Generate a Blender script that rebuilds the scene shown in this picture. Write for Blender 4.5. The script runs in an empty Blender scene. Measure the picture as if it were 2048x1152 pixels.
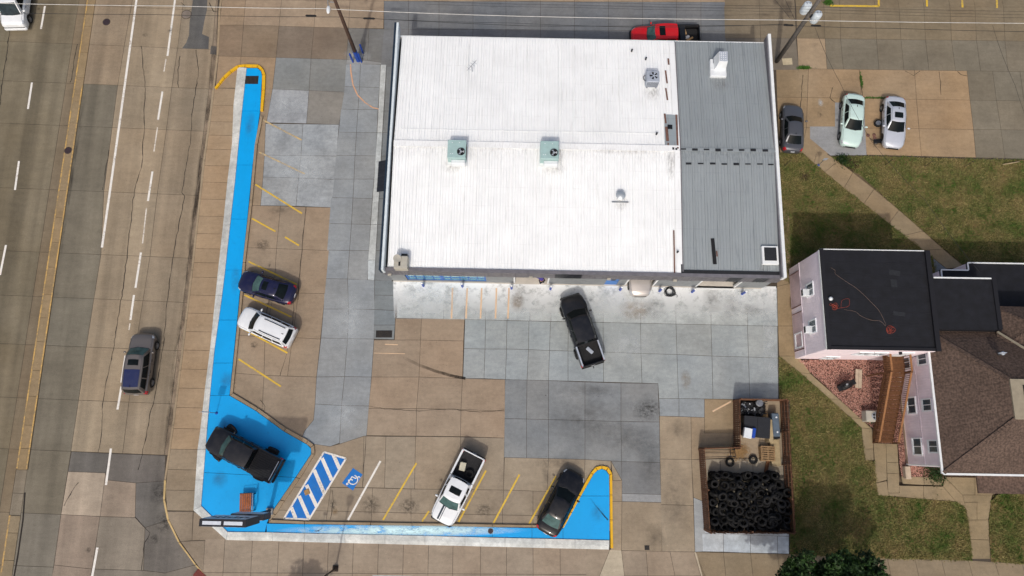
import bpy, bmesh, math, random
import numpy as np
from mathutils import Vector, Matrix
RND = random.Random(11)
sc = bpy.context.scene
COL = sc.collection
rad = math.radians

# ------------------------------------------------------------------ camera
TILT = rad(12.5); CAM_H = 55.0; FPX = 1400.0        # drone camera 55 m up, 12.5 degrees off straight down
cd = bpy.data.cameras.new('drone_camera'); cam = bpy.data.objects.new('drone_camera', cd); COL.objects.link(cam)
cam.location = (0, 0, CAM_H); cam.rotation_euler = (TILT, 0, 0)
cd.sensor_fit = 'HORIZONTAL'; cd.sensor_width = 36.0; cd.lens = 36.0 * FPX / 2048.0
cd.clip_start = 1.0; cd.clip_end = 3000
sc.camera = cam
sc.cycles.transparent_max_bounces = 32
# ------------------------------------------------------------------ sky and sun
SUN_EL = rad(50.5); SHX = 0.17                       # shadows fall to the north and a little east
w = bpy.data.worlds.new('World'); sc.world = w; w.use_nodes = True
nt = w.node_tree; nt.nodes.clear()
wo = nt.nodes.new('ShaderNodeOutputWorld'); wb = nt.nodes.new('ShaderNodeBackground'); sk = nt.nodes.new('ShaderNodeTexSky')
sk.sky_type = 'NISHITA'; sk.sun_disc = False; sk.sun_elevation = SUN_EL; sk.sun_rotation = math.pi + math.atan(SHX)
sk.air_density = 1.0; sk.dust_density = 5.0; sk.ozone_density = 0.0
nt.links.new(sk.outputs[0], wb.inputs[0]); nt.links.new(wb.outputs[0], wo.inputs[0])
wb.inputs[1].default_value = 0.15
sl = bpy.data.lights.new('sun', 'SUN'); sl.energy = 2.0; sl.angle = rad(1.2); sl.color = (1.0, 0.965, 0.91)
sun = bpy.data.objects.new('sun', sl); COL.objects.link(sun)
sd = Vector((SHX, 1, 0)).normalized() * math.cos(SUN_EL); sd.z = -math.sin(SUN_EL)
sun.rotation_euler = sd.to_track_quat('-Z', 'Y').to_euler(); sun.location = (-10, -60, 70)
sc.view_settings.view_transform = 'Standard'; sc.view_settings.look = 'None'
sc.view_settings.exposure = -0.33; sc.view_settings.gamma = 1.0; sc.view_settings.use_curve_mapping = False

# ------------------------------------------------------------------ survey: map sheet units (photo survey at 2048 wide) to metres
def P(x, y, h=0.0):
    u = x - 1024.0; v = y - 576.0
    dx = u; dy = FPX * math.sin(TILT) - v * math.cos(TILT); dz = -(FPX * math.cos(TILT) + v * math.sin(TILT))
    k = (h - CAM_H) / dz
    return Vector((dx * k, dy * k, h))
def P2(x, y, h=0.0):
    p = P(x, y, h); return (p.x, p.y)

# ------------------------------------------------------------------ materials
def lin(c):
    c /= 255.0
    return c / 12.92 if c <= 0.04045 else ((c + 0.055) / 1.055) ** 2.4
def S(r, g, b): return (lin(r), lin(g), lin(b), 1.0)
MATS = {}
class NT:
    def __init__(s, name):
        m = bpy.data.materials.new(name); m.use_nodes = True; s.m = m; s.t = m.node_tree
        s.t.nodes.clear(); s.out = s.n('ShaderNodeOutputMaterial'); s.b = s.n('ShaderNodeBsdfPrincipled')
        s.l(s.b.outputs[0], s.out.inputs[0])
    def n(s, k, **kw):
        nd = s.t.nodes.new(k)
        for a, v in kw.items(): setattr(nd, a, v)
        return nd
    def l(s, a, b): s.t.links.new(a, b)
    def pos(s):
        if not hasattr(s, '_p'): s._p = s.n('ShaderNodeNewGeometry').outputs['Position']
        return s._p
    def obj(s):
        return s.n('ShaderNodeTexCoord').outputs['Object']
    def noise(s, scale, detail=4, rough=0.55, vec=None, stretch=None):
        nd = s.n('ShaderNodeTexNoise'); nd.inputs['Scale'].default_value = scale
        nd.inputs['Detail'].default_value = detail; nd.inputs['Roughness'].default_value = rough
        v = vec or s.pos()
        if stretch:
            mp = s.n('ShaderNodeMapping'); mp.inputs['Scale'].default_value = stretch; s.l(v, mp.inputs[0]); v = mp.outputs[0]
        s.l(v, nd.inputs['Vector']); return nd.outputs['Fac']
    def rng(s, f, a, b, c, d, clamp=True):
        nd = s.n('ShaderNodeMapRange'); nd.clamp = clamp
        for i, v in zip((1, 2, 3, 4), (a, b, c, d)): nd.inputs[i].default_value = v
        s.l(f, nd.inputs[0]); return nd.outputs[0]
    def math(s, op, a, b):
        nd = s.n('ShaderNodeMath', operation=op)
        for i, v in enumerate((a, b)):
            if isinstance(v, (int, float)): nd.inputs[i].default_value = v
            else: s.l(v, nd.inputs[i])
        return nd.outputs[0]
    def mix(s, f, a, b, mode='MIX'):
        nd = s.n('ShaderNodeMix', data_type='RGBA', blend_type=mode)
        for i, v in ((0, f), (6, a), (7, b)):
            if isinstance(v, (int, float)): nd.inputs[i].default_value = v
            elif isinstance(v, tuple): nd.inputs[i].default_value = v
            else: s.l(v, nd.inputs[i])
        return nd.outputs[2]
    def mul(s, col, f):           # colour times a grey factor
        nd = s.n('ShaderNodeVectorMath', operation='SCALE')
        if isinstance(col, tuple): nd.inputs[0].default_value = col[:3]
        else: s.l(col, nd.inputs[0])
        if isinstance(f, (int, float)): nd.inputs['Scale'].default_value = f
        else: s.l(f, nd.inputs['Scale'])
        return nd.outputs[0]
    def bump(s, f, strength=0.3, dist=0.01):
        nd = s.n('ShaderNodeBump'); nd.inputs['Strength'].default_value = strength; nd.inputs['Distance'].default_value = dist
        s.l(f, nd.inputs['Height']); s.l(nd.outputs[0], s.b.inputs['Normal'])
    def set(s, color=None, rough=0.6, metal=0.0, spec=0.5, coat=0.0, alpha=None):
        i = s.b.inputs
        if color is not None:
            if isinstance(color, tuple): i['Base Color'].default_value = color
            else: s.l(color, i['Base Color'])
        if isinstance(rough, (int, float)): i['Roughness'].default_value = rough
        else: s.l(rough, i['Roughness'])
        i['Metallic'].default_value = metal; i['Specular IOR Level'].default_value = spec
        i['Coat Weight'].default_value = coat; i['Coat Roughness'].default_value = 0.06
        if alpha is not None: s.l(alpha, i['Alpha'])
        return s.m

def M(name, color, rough=0.6, metal=0.0, var=0.12, scale=3.0, spec=0.4, coat=0.0, bump=0.0, grain=0.06):
    """plain surface with a little grime and grain"""
    if name in MATS: return MATS[name]
    t = NT(name)
    a = t.rng(t.noise(scale, 5), 0.3, 0.7, 1 - var, 1 + var)
    g = t.rng(t.noise(scale * 14, 3), 0.3, 0.7, 1 - grain, 1 + grain)
    c = t.mul(color, t.math('MULTIPLY', a, g))
    t.set(c, rough, metal, spec, coat)
    if bump: t.bump(t.noise(scale * 14, 4), bump, 0.02)
    MATS[name] = t.m; return t.m

def concrete_mat(name, mott=0.14, speck=0.15, stain=0.35, joint=0.0, streak=None):
    """concrete tinted by the colour of each slab; blotches, speckle and old spills"""
    t = NT(name)
    oc = t.n('ShaderNodeObjectInfo'); col = oc.outputs['Color']
    big = t.rng(t.noise(0.45, 4, 0.6), 0.3, 0.7, 1 - mott, 1 + mott)
    mid = t.rng(t.noise(3.2, 6, 0.65), 0.3, 0.7, 1 - mott * 0.7, 1 + mott * 0.7)
    fine = t.rng(t.noise(22, 3, 0.7), 0.3, 0.7, 1 - speck, 1 + speck)
    f = t.math('MULTIPLY', t.math('MULTIPLY', big, mid), fine)
    st = t.rng(t.noise(0.9, 8, 0.7), 0.60, 0.74, 0.0, 1.0)
    f = t.math('MULTIPLY', f, t.rng(st, 0, 1, 1.0, 1 - stain * 0.5))
    if streak:                                       # rubber and oil worn into the wheel tracks along the lane
        sx = t.noise(1.0, 3, 0.5, stretch=(streak, 0.025, 1.0))
        f = t.math('MULTIPLY', f, t.rng(sx, 0.35, 0.66, 1.14, 0.74))
    dots = t.rng(t.noise(7.5, 2, 0.4), 0.70, 0.76, 0.0, 1.0); f = t.math('MULTIPLY', f, t.rng(dots, 0, 1, 1.0, 0.72))
    lit = t.rng(t.noise(5.3, 2, 0.4, stretch=(1, 1, 3)), 0.71, 0.77, 0.0, 1.0); f = t.math('MULTIPLY', f, t.rng(lit, 0, 1, 1.0, 1.22))
    scr = t.rng(t.noise(1.6, 6, 0.75, stretch=(0.35, 1.6, 1)), 0.42, 0.75, 1.03, 0.88); f = t.math('MULTIPLY', f, scr)
    hue = t.noise(0.22, 3)
    tint = t.mix(t.rng(hue, 0.35, 0.65, 0.0, 0.16), col, S(150, 143, 128), 'MIX')
    t.set(t.mul(tint, f), 0.85, 0, 0.3)
    t.bump(t.noise(30, 4), 0.25, 0.01)
    MATS[name] = t.m; return t.m
concrete_mat('concrete'); concrete_mat('concrete_mottled', 0.24, 0.14, 0.3)
concrete_mat('concrete_road', 0.10, 0.22, 0.4, streak=0.75)
M('joint_dirt', S(74, 66, 57), 0.95)
M('ground_dirt', S(120, 104, 84), 0.95, scale=0.4)

def paint_mat(name, color, under, wear=0.5, rough=0.55, soft=0.10, scale=7.0):
    t = NT(name)
    n = t.noise(scale, 8, 0.72)
    n2 = t.noise(0.8, 3, 0.5)
    f = t.rng(t.math('ADD', n, t.math('MULTIPLY', t.math('SUBTRACT', n2, 0.5), 0.5)), wear - soft, wear + soft, 0, 1)
    c = t.mix(f, color, under)
    c = t.mul(c, t.rng(t.noise(2.0, 4), 0.3, 0.7, 0.93, 1.07))
    t.set(c, rough, 0, 0.35); MATS[name] = t.m; return t.m
paint_mat('paint_white', S(228, 224, 216), S(160, 148, 134), 0.64)
paint_mat('paint_white_worn', S(222, 214, 202), S(140, 126, 110), 0.56)
paint_mat('paint_yellow', S(214, 178, 62), S(150, 134, 104), 0.62)
paint_mat('paint_yellow_faded', S(206, 178, 120), S(148, 142, 132), 0.50)
paint_mat('paint_median', S(205, 165, 95), S(140, 122, 92), 0.50)
paint_mat('paint_peach', S(216, 184, 150), S(160, 165, 166), 0.66)
paint_mat('paint_orange', S(214, 160, 120), S(150, 150, 148), 0.60)
paint_mat('paint_kerb_yellow', S(222, 172, 28), S(150, 122, 60), 0.68)
paint_mat('paint_access_blue', S(10, 110, 192), S(60, 116, 168), 0.66)
def blue_mat():
    t = NT('paint_island_blue')
    c = t.mul(S(0, 160, 230), t.rng(t.noise(0.5, 4), 0.3, 0.7, 0.94, 1.06))
    c = t.mix(t.rng(t.noise(3, 8, 0.75), 0.56, 0.76, 0, 0.45), c, S(16, 116, 186)); c = t.mix(t.rng(t.noise(6, 5, 0.7, stretch=(.4, 1, 1)), 0.62, 0.8, 0, 0.4), c, S(70, 190, 240)); c = t.mix(t.rng(t.noise(17, 3, 0.6), 0.72, 0.78, 0, 0.6), c, S(120, 130, 136))
    t.set(c, 0.45, 0, 0.35); MATS['paint_island_blue'] = t.m
blue_mat()
def decal(name, color, amount=0.8, scale=3.0, thr=(0.35, 0.65), rough=0.9, shape='blob', stretch=(1, 1, 1)):
    """thin spill, wash of dirt or pigment, or painted glare lying on a surface, its own ragged shape"""
    t = NT(name)
    g = t.n('ShaderNodeTexCoord').outputs['Generated']
    sp = t.n('ShaderNodeSeparateXYZ'); t.l(g, sp.inputs[0])
    if shape == 'blob':
        dx = t.math('SUBTRACT', sp.outputs[0], 0.5); dy = t.math('SUBTRACT', sp.outputs[1], 0.5)
        d = t.math('SQRT', t.math('ADD', t.math('MULTIPLY', dx, dx), t.math('MULTIPLY', dy, dy)), 0)
        fall = t.rng(d, 0.12, 0.5, 1, 0)
    elif shape == 'up':            # strongest along the far long side
        fall = t.rng(sp.outputs[1], 0.05, 0.92, 0, 1)
    elif shape == 'right':
        fall = t.rng(sp.outputs[0], 0.0, 1.0, 0, 1)
    else:
        ax = t.math('SUBTRACT', sp.outputs[0], 0.5); ax = t.math('ABSOLUTE', ax, 0)
        ay = t.math('ABSOLUTE', t.math('SUBTRACT', sp.outputs[1], 0.5), 0)
        fall = t.math('MULTIPLY', t.rng(ax, 0.12, 0.5, 1, 0), t.rng(ay, 0.22, 0.5, 1, 0))
    n = t.rng(t.noise(scale, 8, 0.7, stretch=stretch), thr[0], thr[1], 0, 1)
    a = t.math('MULTIPLY', t.math('MULTIPLY', n, amount), fall)
    t.set(color, rough, 0, 0.2, alpha=a); MATS[name] = t.m; return t.m
decal('oil_stain', S(60, 58, 55), 0.6, 4.2, (0.42, 0.62))
decal('dark_grime', S(76, 72, 68), 0.34, 1.4, (0.32, 0.7))
decal('rust_stain', S(150, 122, 84), 0.42, 2.0, (0.35, 0.6))
decal('chalk_wash', S(240, 243, 243), 1.0, 0.9, (0.26, 0.50), shape='up')
decal('chalk_blob', S(206, 212, 214), 0.45, 1.3, (0.34, 0.6))
decal('painted_glare', S(214, 246, 250), 1.0, 1.3, (0.33, 0.54), 0.4, stretch=(1.0, 2.2, 1))  # bright sky reflection on the blue strip, put into the colour
decal('tyre_mark', S(40, 36, 34), 0.9, 2.0, (0.2, 0.6), shape='right')
decal('gutter_grime', S(52, 47, 43), 0.62, 1.2, (0.42, 0.66), shape='band', stretch=(1, 0.25, 1))
decal('bare_earth', S(74, 60, 46), 0.95, 3.0, (0.2, 0.5))

# ------------------------------------------------------------------ mesh helpers
class MB:
    def __init__(s): s.v = []; s.f = []; s.mx = Matrix.Identity(4)
    def add(s, vs, fs):
        b = len(s.v)
        for p in vs: s.v.append(tuple(s.mx @ Vector(p)))
        for f in fs: s.f.append(tuple(b + i for i in f))
        return s
    def box(s, c, d, rz=0.0, rot=None, taper=1.0):
        x, y, z = d[0] / 2, d[1] / 2, d[2] / 2
        R = rot or Matrix.Rotation(rz, 3, 'Z')
        vs = []
        for k in (-1, 1):
            q = taper if k > 0 else 1.0
            for i, j in ((-1, -1), (1, -1), (1, 1), (-1, 1)):
                vs.append(R @ Vector((i * x * q, j * y * q, k * z)) + Vector(c))
        return s.add(vs, [(3, 2, 1, 0), (4, 5, 6, 7), (0, 1, 5, 4), (1, 2, 6, 5), (2, 3, 7, 6), (3, 0, 4, 7)])
    def bbox(s, c, d, b=0.02, rz=0.0, rot=None):
        """box with chamfered vertical and top edges"""
        x, y, z = d[0] / 2, d[1] / 2, d[2] / 2; b = min(b, x * .9, y * .9, z * .9)
        R = rot or Matrix.Rotation(rz, 3, 'Z')
        def ring(xx, yy, zz, q): return [(-xx + q, -yy, zz), (xx - q, -yy, zz), (xx, -yy + q, zz), (xx, yy - q, zz), (xx - q, yy, zz), (-xx + q, yy, zz), (-xx, yy - q, zz), (-xx, -yy + q, zz)]
        vs = ring(x, y, -z, b) + ring(x, y, z - b, b) + ring(x - b, y - b, z, b * .5)
        vs = [R @ Vector(p) + Vector(c) for p in vs]
        fs = [tuple(range(7, -1, -1)), tuple(range(16, 24))]
        for k in (0, 8):
            for i in range(8): j = (i + 1) % 8; fs.append((k + i, k + j, k + 8 + j, k + 8 + i))
        return s.add(vs, fs)
    def prism(s, pts, z0, z1, inset_top=0.0):
        n = len(pts)
        top = inset(pts, inset_top) if inset_top else pts
        vs = [(p[0], p[1], z0) for p in pts] + [(p[0], p[1], z1) for p in top]
        fs = [tuple(range(n - 1, -1, -1)), tuple(range(n, 2 * n))] + [(i, (i + 1) % n, n + (i + 1) % n, n + i) for i in range(n)]
        return s.add(vs, fs)
    def tube(s, pts, r, seg=8, caps=True):
        pts = [Vector(p) for p in pts]; n = len(pts)
        rs = r if isinstance(r, (list, tuple)) else [r] * n
        b = []; up = None
        for i, p in enumerate(pts):
            d = (pts[min(i + 1, n - 1)] - pts[max(i - 1, 0)])
            d = d.normalized() if d.length > 1e-9 else Vector((0, 0, 1))
            if up is None:
                up = Vector((0, 0, 1)) if abs(d.z) < .9 else Vector((1, 0, 0))
            a = d.cross(up)
            if a.length < 1e-6: a = d.cross(Vector((0, 1, 0.01)))
            a.normalize(); c = a.cross(d).normalized(); up = c
            for k in range(seg):
                t = 2 * math.pi * k / seg
                b.append(p + (a * math.cos(t) + c * math.sin(t)) * rs[i])
        fs = []
        for i in range(n - 1):
            for k in range(seg):
                k2 = (k + 1) % seg
                fs.append((i * seg + k, i * seg + k2, (i + 1) * seg + k2, (i + 1) * seg + k))
        if caps: fs.append(tuple(range(seg - 1, -1, -1))); fs.append(tuple((n - 1) * seg + k for k in range(seg)))
        return s.add(b, fs)
    def lathe(s, prof, seg=20, axis='z', c=(0, 0, 0), closed=False, caps=True):
        vs = []; n = len(prof)
        for k in range(seg):
            t = 2 * math.pi * k / seg; ca, sa = math.cos(t), math.sin(t)
            for r, h in prof:
                if axis == 'z': q = (r * ca, r * sa, h)
                elif axis == 'y': q = (r * ca, h, r * sa)
                else: q = (h, r * ca, r * sa)
                vs.append((q[0] + c[0], q[1] + c[1], q[2] + c[2]))
        fs = []
        m = n if closed else n - 1
        for k in range(seg):
            k2 = (k + 1) % seg
            for i in range(m):
                j = (i + 1) % n
                fs.append((k * n + i, k2 * n + i, k2 * n + j, k * n + j))
        if caps and not closed:
            fs.append(tuple(k * n for k in range(seg))); fs.append(tuple(k * n + n - 1 for k in range(seg - 1, -1, -1)))
        return s.add(vs, fs)
    def ell(s, c, d, seg=12, rings=7):
        prof = [(math.sin(math.pi * i / rings), -math.cos(math.pi * i / rings)) for i in range(rings + 1)]
        prof[0] = (0.02, -1); prof[-1] = (0.02, 1)
        vs = []
        o = MB(); o.lathe(prof, seg)
        return s.add([(v[0] * d[0] / 2 + c[0], v[1] * d[1] / 2 + c[1], v[2] * d[2] / 2 + c[2]) for v in o.v], o.f)
    def build(s, name, mat, parent=None, smooth=False, color=None):
        me = bpy.data.meshes.new(name); me.from_pydata(s.v, [], s.f); me.validate()
        bm = bmesh.new(); bm.from_mesh(me); bmesh.ops.recalc_face_normals(bm, faces=bm.faces); bm.to_mesh(me); bm.free()
        return link(name, me, mat, parent, smooth, color)
def link(name, me, mat, parent=None, smooth=False, color=None):
    if isinstance(mat, str): mat = MATS[mat]
    if not me.materials: me.materials.append(mat)
    if smooth:
        for p in me.polygons: p.use_smooth = True
        if smooth is not True: me.set_sharp_from_angle(angle=rad(smooth))
    o = bpy.data.objects.new(name, me); COL.objects.link(o)
    if parent: o.parent = parent
    if color: o.color = color
    return o
def thing(name, label, cat, loc=(0, 0, 0), rotz=0.0, group=None):
    o = bpy.data.objects.new(name, None); COL.objects.link(o); o.empty_display_size = .3
    o.location = loc; o.rotation_euler = (0, 0, rotz); return tag(o, label, cat, group)
def tag(o, label, cat, group=None):
    o['label'] = label; o['category'] = cat
    if group: o['group'] = group
    return o
def struct(o): o['kind'] = 'structure'; return o
def stuff(o, label=None, cat=None):
    o['kind'] = 'stuff'
    if label: o['label'] = label
    if cat: o['category'] = cat
    return o
def copy_tree(o, parent=None):
    c = o.copy(); COL.objects.link(c); c.parent = parent
    for ch in list(o.children): copy_tree(ch, c)
    return c
def area2(p): return sum(p[i][0] * p[(i + 1) % len(p)][1] - p[(i + 1) % len(p)][0] * p[i][1] for i in range(len(p)))
def inset(pts, d):
    """move every side of a polygon inwards by d"""
    if area2(pts) < 0: pts = pts[::-1]
    n = len(pts); L = []
    for i in range(n):
        a = Vector(pts[i][:2]); b = Vector(pts[(i + 1) % n][:2]); e = (b - a)
        if e.length < 1e-6: e = Vector((1, 0))
        e.normalize(); nrm = Vector((-e.y, e.x)); L.append((a + nrm * d, e))
    out = []
    for i in range(n):
        a, e = L[i - 1]; b, f = L[i]; cr = e.x * f.y - e.y * f.x
        if abs(cr) < 1e-4: out.append((b.x, b.y)); continue
        t = ((b.x - a.x) * f.y - (b.y - a.y) * f.x) / cr
        out.append((a.x + e.x * t, a.y + e.y * t))
    return out
def ribbon(name, pts, width, z, mat, parent, color=None, jitter=0.0):
    """flat strip along world points"""
    pts = [Vector(p[:2]) for p in pts]
    q = []
    for a, b in zip(pts, pts[1:]):                   # refine for jitter
        k = max(1, int((b - a).length / 0.35)) if jitter else 1
        q += [a.lerp(b, i / k) for i in range(k)]
    q.append(pts[-1])
    if jitter:
        for i in range(1, len(q) - 1): q[i] = q[i] + Vector((RND.uniform(-jitter, jitter), RND.uniform(-jitter, jitter)))
    vs = []; n = len(q)
    for i, p in enumerate(q):
        d = (q[min(i + 1, n - 1)] - q[max(i - 1, 0)]).normalized(); nn = Vector((-d.y, d.x))
        wd = width * (RND.uniform(.4, 1.3) if jitter else 1.0) / 2
        vs += [(p.x + nn.x * wd, p.y + nn.y * wd, z), (p.x - nn.x * wd, p.y - nn.y * wd, z)]
    m = MB(); m.add(vs, [(2 * i, 2 * i + 1, 2 * i + 3, 2 * i + 2) for i in range(n - 1)])
    return m.build(name, mat, parent, color=color)
def flat(name, pts, z, mat, parent=None, color=None):
    m = MB(); m.add([(p[0], p[1], z) for p in pts], [tuple(range(len(pts)))])
    return m.build(name, mat, parent, color=color)
GAP = 0.017
def tint(c, a=0.05):
    k = 1 + RND.uniform(-a, a); h = RND.uniform(-.02, .02)
    return (c[0] * (k + h), c[1] * k, c[2] * (k - h), 1.0)
def slab(parent, px, color, z=0.0, mat='concrete', gap=GAP, t=0.05, name='slab', a=0.05):
    pts = [P2(x, y, z) for x, y in px]
    pts = inset(pts, gap / 2)
    m = MB(); m.prism(pts, z - t, z + RND.uniform(-.004, .003), inset_top=0.006)
    return m.build(name, mat, parent, color=tint(color, a))
def lattice(parent, rows, color, z=0.0, mat='concrete', colors=None, skip=(), a=0.05, name='slab'):
    for r in range(len(rows) - 1):
        for c in range(len(rows[0]) - 1):
            if (r, c) in skip: continue
            cc = colors.get((r, c), color) if colors else color
            mm = mat
            if isinstance(cc[0], str): mm, cc = cc
            slab(parent, [rows[r][c], rows[r][c + 1], rows[r + 1][c + 1], rows[r + 1][c]], cc, z, mm, a=a, name=name)
def interp(tbl, y):
    """piecewise linear table [(y, x)...]"""
    if y <= tbl[0][0]: a, b = tbl[0], tbl[1]
    elif y >= tbl[-1][0]: a, b = tbl[-2], tbl[-1]
    else:
        for a, b in zip(tbl, tbl[1:]):
            if a[0] <= y <= b[0]: break
    return a[1] + (b[1] - a[1]) * (y - a[0]) / (b[0] - a[0])
# ================================================================== GROUND, ROAD, PAVEMENTS
m = MB(); m.add([(-900, -900, -.32), (900, -900, -.32), (900, 900, -.32), (-900, 900, -.32)], [(0, 1, 2, 3)])
struct(m.build('ground', 'ground_dirt'))
TAN = S(151, 133, 113); TAN2 = S(146, 128, 104); GREY = S(141, 146, 149); LGREY = S(152, 157, 160); DGREY = S(127, 131, 133)
RZ = -0.13
# ---- road
road = struct(flat('road', [P2(-420, -160, 0), P2(470, -160, 0), P2(450, 20, 0), P2(345, 960, 0), P2(345, 1010, 0), P2(420, 1140, 0), P2(520, 1215, 0), P2(2500, 1260, 0), P2(2500, 1600, 0), P2(-500, 1600, 0)], RZ - .014, 'joint_dirt'))
CURB = [(-160, 466), (-80, 455), (20, 441), (110, 437), (220, 424), (320, 410), (430, 398), (540, 386), (640, 374), (740, 362), (850, 348), (960, 332), (1000, 330), (1040, 338), (1085, 360), (1130, 393), (1160, 420), (1190, 452)]
def ln(a, b): return [(-160, a - b * -160), (1400, a - b * 1400)]
c0 = ln(-190, .13); c1 = ln(28, .14); c2 = ln(163, .155); mL = ln(173, .150); mR = ln(190, .1445)
c4 = [(-160, 292), (0, 263), (85, 248), (170, 234), (288, 219), (380, 207), (500, 202), (576, 190), (690, 172), (795, 157), (864, 147), (1030, 121), (1152, 104)]
c5 = [(-160, 384), (70, 357), (150, 345), (260, 331), (385, 313), (500, 300), (576, 288), (730, 264), (864, 251), (1030, 222), (1152, 200)]
ROWS = [-160, -70, 4, 82, 161, 246, 375, 501, 590, 687, 794, 897]
def rp(tbl, y0, off=0.0):
    x = interp(tbl, y0) + off; return (x, y0 + .040 * x)
def road_rows(left, right, rows, col, lo=0.0, ro=0.0):
    for i in range(len(rows) - 1):
        a, b = rows[i], rows[i + 1]
        cc = col(i) if callable(col) else col
        slab(road, [rp(left, a, lo), rp(right, a, ro), rp(right, b, ro), rp(left, b, lo)], cc, RZ, 'concrete_road', name='road_slab', gap=.02)
ALL = ROWS + [1024, 1130, 1250]
road_rows(ln(-420, .12), c0, ALL, S(118, 109, 88))
road_rows(c0, c1, ALL, S(118, 109, 88))
road_rows(c1, c2, ALL, S(115, 105, 85), 0, -6)
road_rows(c2, mL, ALL, S(120, 105, 83), -6)
road_rows(mR, c4, ALL, lambda i: S(146, 129, 107) if ROWS[min(i, 11)] < 150 else (S(114, 108, 94) if i < 12 else S(122, 116, 104)))
road_rows(c4, c5, ROWS, lambda i: S(154, 138, 115))
road_rows(c5, CURB, ROWS, lambda i: S(146, 131, 110), 0, -13)
road_rows(CURB, CURB, ROWS, lambda i: S(134, 119, 101), -13, -4)
for px, cc in (([(143, 903), (219, 907), (211, 946), (136, 943)], S(100, 97, 93)), ([(219, 907), (331, 911), (329, 962), (272, 966), (215, 960), (211, 946)], S(105, 100, 95)),
               ([(136, 943), (211, 946), (200, 1033), (122, 1029)], S(168, 152, 133)), ([(211, 946), (215, 960), (272, 966), (270, 1035), (200, 1033)], S(152, 136, 119)),
               ([(272, 966), (329, 962), (329, 1000), (337, 1040), (290, 1055), (270, 1035)], S(107, 103, 98)),
               ([(122, 1029), (200, 1033), (184, 1138), (108, 1130)], S(140, 126, 112)), ([(200, 1033), (270, 1035), (290, 1055), (287, 1141), (184, 1138)], S(131, 122, 109)),
               ([(290, 1055), (337, 1040), (358, 1085), (390, 1130), (330, 1146), (287, 1141)], S(114, 108, 101)),
               ([(108, 1130), (184, 1138), (160, 1250), (86, 1245)], S(138, 124, 110)), ([(184, 1138), (287, 1141), (330, 1146), (390, 1130), (420, 1160), (452, 1190), (450, 1270), (160, 1250)], S(124, 117, 107))):
    slab(road, px, cc, RZ, 'concrete_road', name='road_slab', gap=.02)
lattice(road, [[(450 + i * 90, 1200 + i * 1.5) for i in range(24)], [(450 + i * 90, 1285 + i * 1.5) for i in range(24)], [(440 + i * 91, 1400) for i in range(24)]], S(132, 120, 106), RZ, 'concrete_road', name='road_slab')
lattice(road, [[(-230, 1250), (-20, 1250), (160, 1255), (440, 1270)], [(-260, 1400), (-40, 1400), (140, 1400), (440, 1400)]], S(120, 110, 96), RZ, 'concrete_road', name='road_slab')
# asphalt patches set into the lane
def patch(parent, px, z, mat, color, name): return flat(name, [P2(x, y, z) for x, y in px], z, mat, parent, color=color)
patch(road, [(390, -40), (416, -40), (414, 20), (409, 40), (404, 68), (418, 74), (417, 98), (364, 97), (372, 86), (378, 70), (379, 45), (384, 15)], RZ + .006, 'concrete_road', S(88, 88, 88), 'asphalt_patch')
patch(road, [(422, 92), (438, 93), (437, 110), (420, 108)], RZ + .006, 'concrete_road', S(92, 88, 84), 'asphalt_patch')
M('crack', S(44, 39, 35), 0.95)
def crack(parent, px, z=0.0, wd=.05, j=.05): return ribbon('crack', [P2(x, y, z) for x, y in px], wd, z + .006, 'crack', parent, jitter=j)
for px in ([(282, 92), (290, 165), (288, 260), (284, 330), (268, 385), (255, 500), (246, 576), (228, 690), (206, 800), (204, 860), (196, 905)],
           [(392, 100), (397, 145), (392, 175), (385, 220), (380, 288), (364, 385), (369, 392), (352, 480), (347, 510), (338, 576), (333, 620), (328, 680), (310, 790), (300, 830), (286, 900), (276, 940)],
           [(19, 62), (12, 120), (4, 165), (0, 210)], [(155, 88), (150, 110), (145, 150), (140, 165)], [(218, 300), (208, 363), (205, 380)],
           [(270, 1033), (286, 1052), (300, 1066), (290, 1085), (287, 1110), (283, 1140)], [(157, 965), (140, 990), (128, 1012)], [(418, 5), (428, 22), (438, 24)], [(362, 5), (370, 12)], [(360, 112), (356, 140), (357, 175)]):
    crack(road, px, RZ, .055)
for px in ([(166, 165), (172, 110), (183, 45), (192, -20)], [(50, 985), (46, 1040), (36, 1110), (27, 1160)]):
    ribbon('gutter_line', [P2(x, y, RZ) for x, y in px], .12, RZ + .006, 'crack', road)
# lane markings
def mark(parent, px, wd, mat, z=0.0, name='lane_marking'): return ribbon(name, [P2(x, y, z) for x, y in px], wd, z + .008, mat, parent)
mark(road, [(281, -60), (273, 0), (240, 240), (204, 495)], .19, 'paint_white', RZ)
for a, b, mt in (((350, 0), (335, 112), 0), ((332, 118), (328, 143), 1), ((325, 183), (316, 240), 0), ((315, 255), (308, 303), 1), ((305, 343), (296, 402), 0), ((293, 416), (285, 488), 1), ((282, 505), (271, 576), 0),
                 ((268, 590), (261, 640), 0), ((260, 647), (258, 660), 1), ((251, 711), (243, 765), 0), ((243, 773), (235, 819), 0), ((222, 897), (212, 970), 0), ((195, 1095), (183, 1160), 0), ((360, -70), (352, -8), 0),
                 ((90, 12), (82, 58), 0), ((64, 165), (56, 218), 0), ((38, 322), (30, 380), 0), ((12, 490), (0, 550), 0), ((-16, 650), (-27, 710), 0)):
    mark(road, [a, b], .17 if mt == 0 else .10, 'paint_white' if mt == 0 else 'paint_white_worn', RZ)
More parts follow.
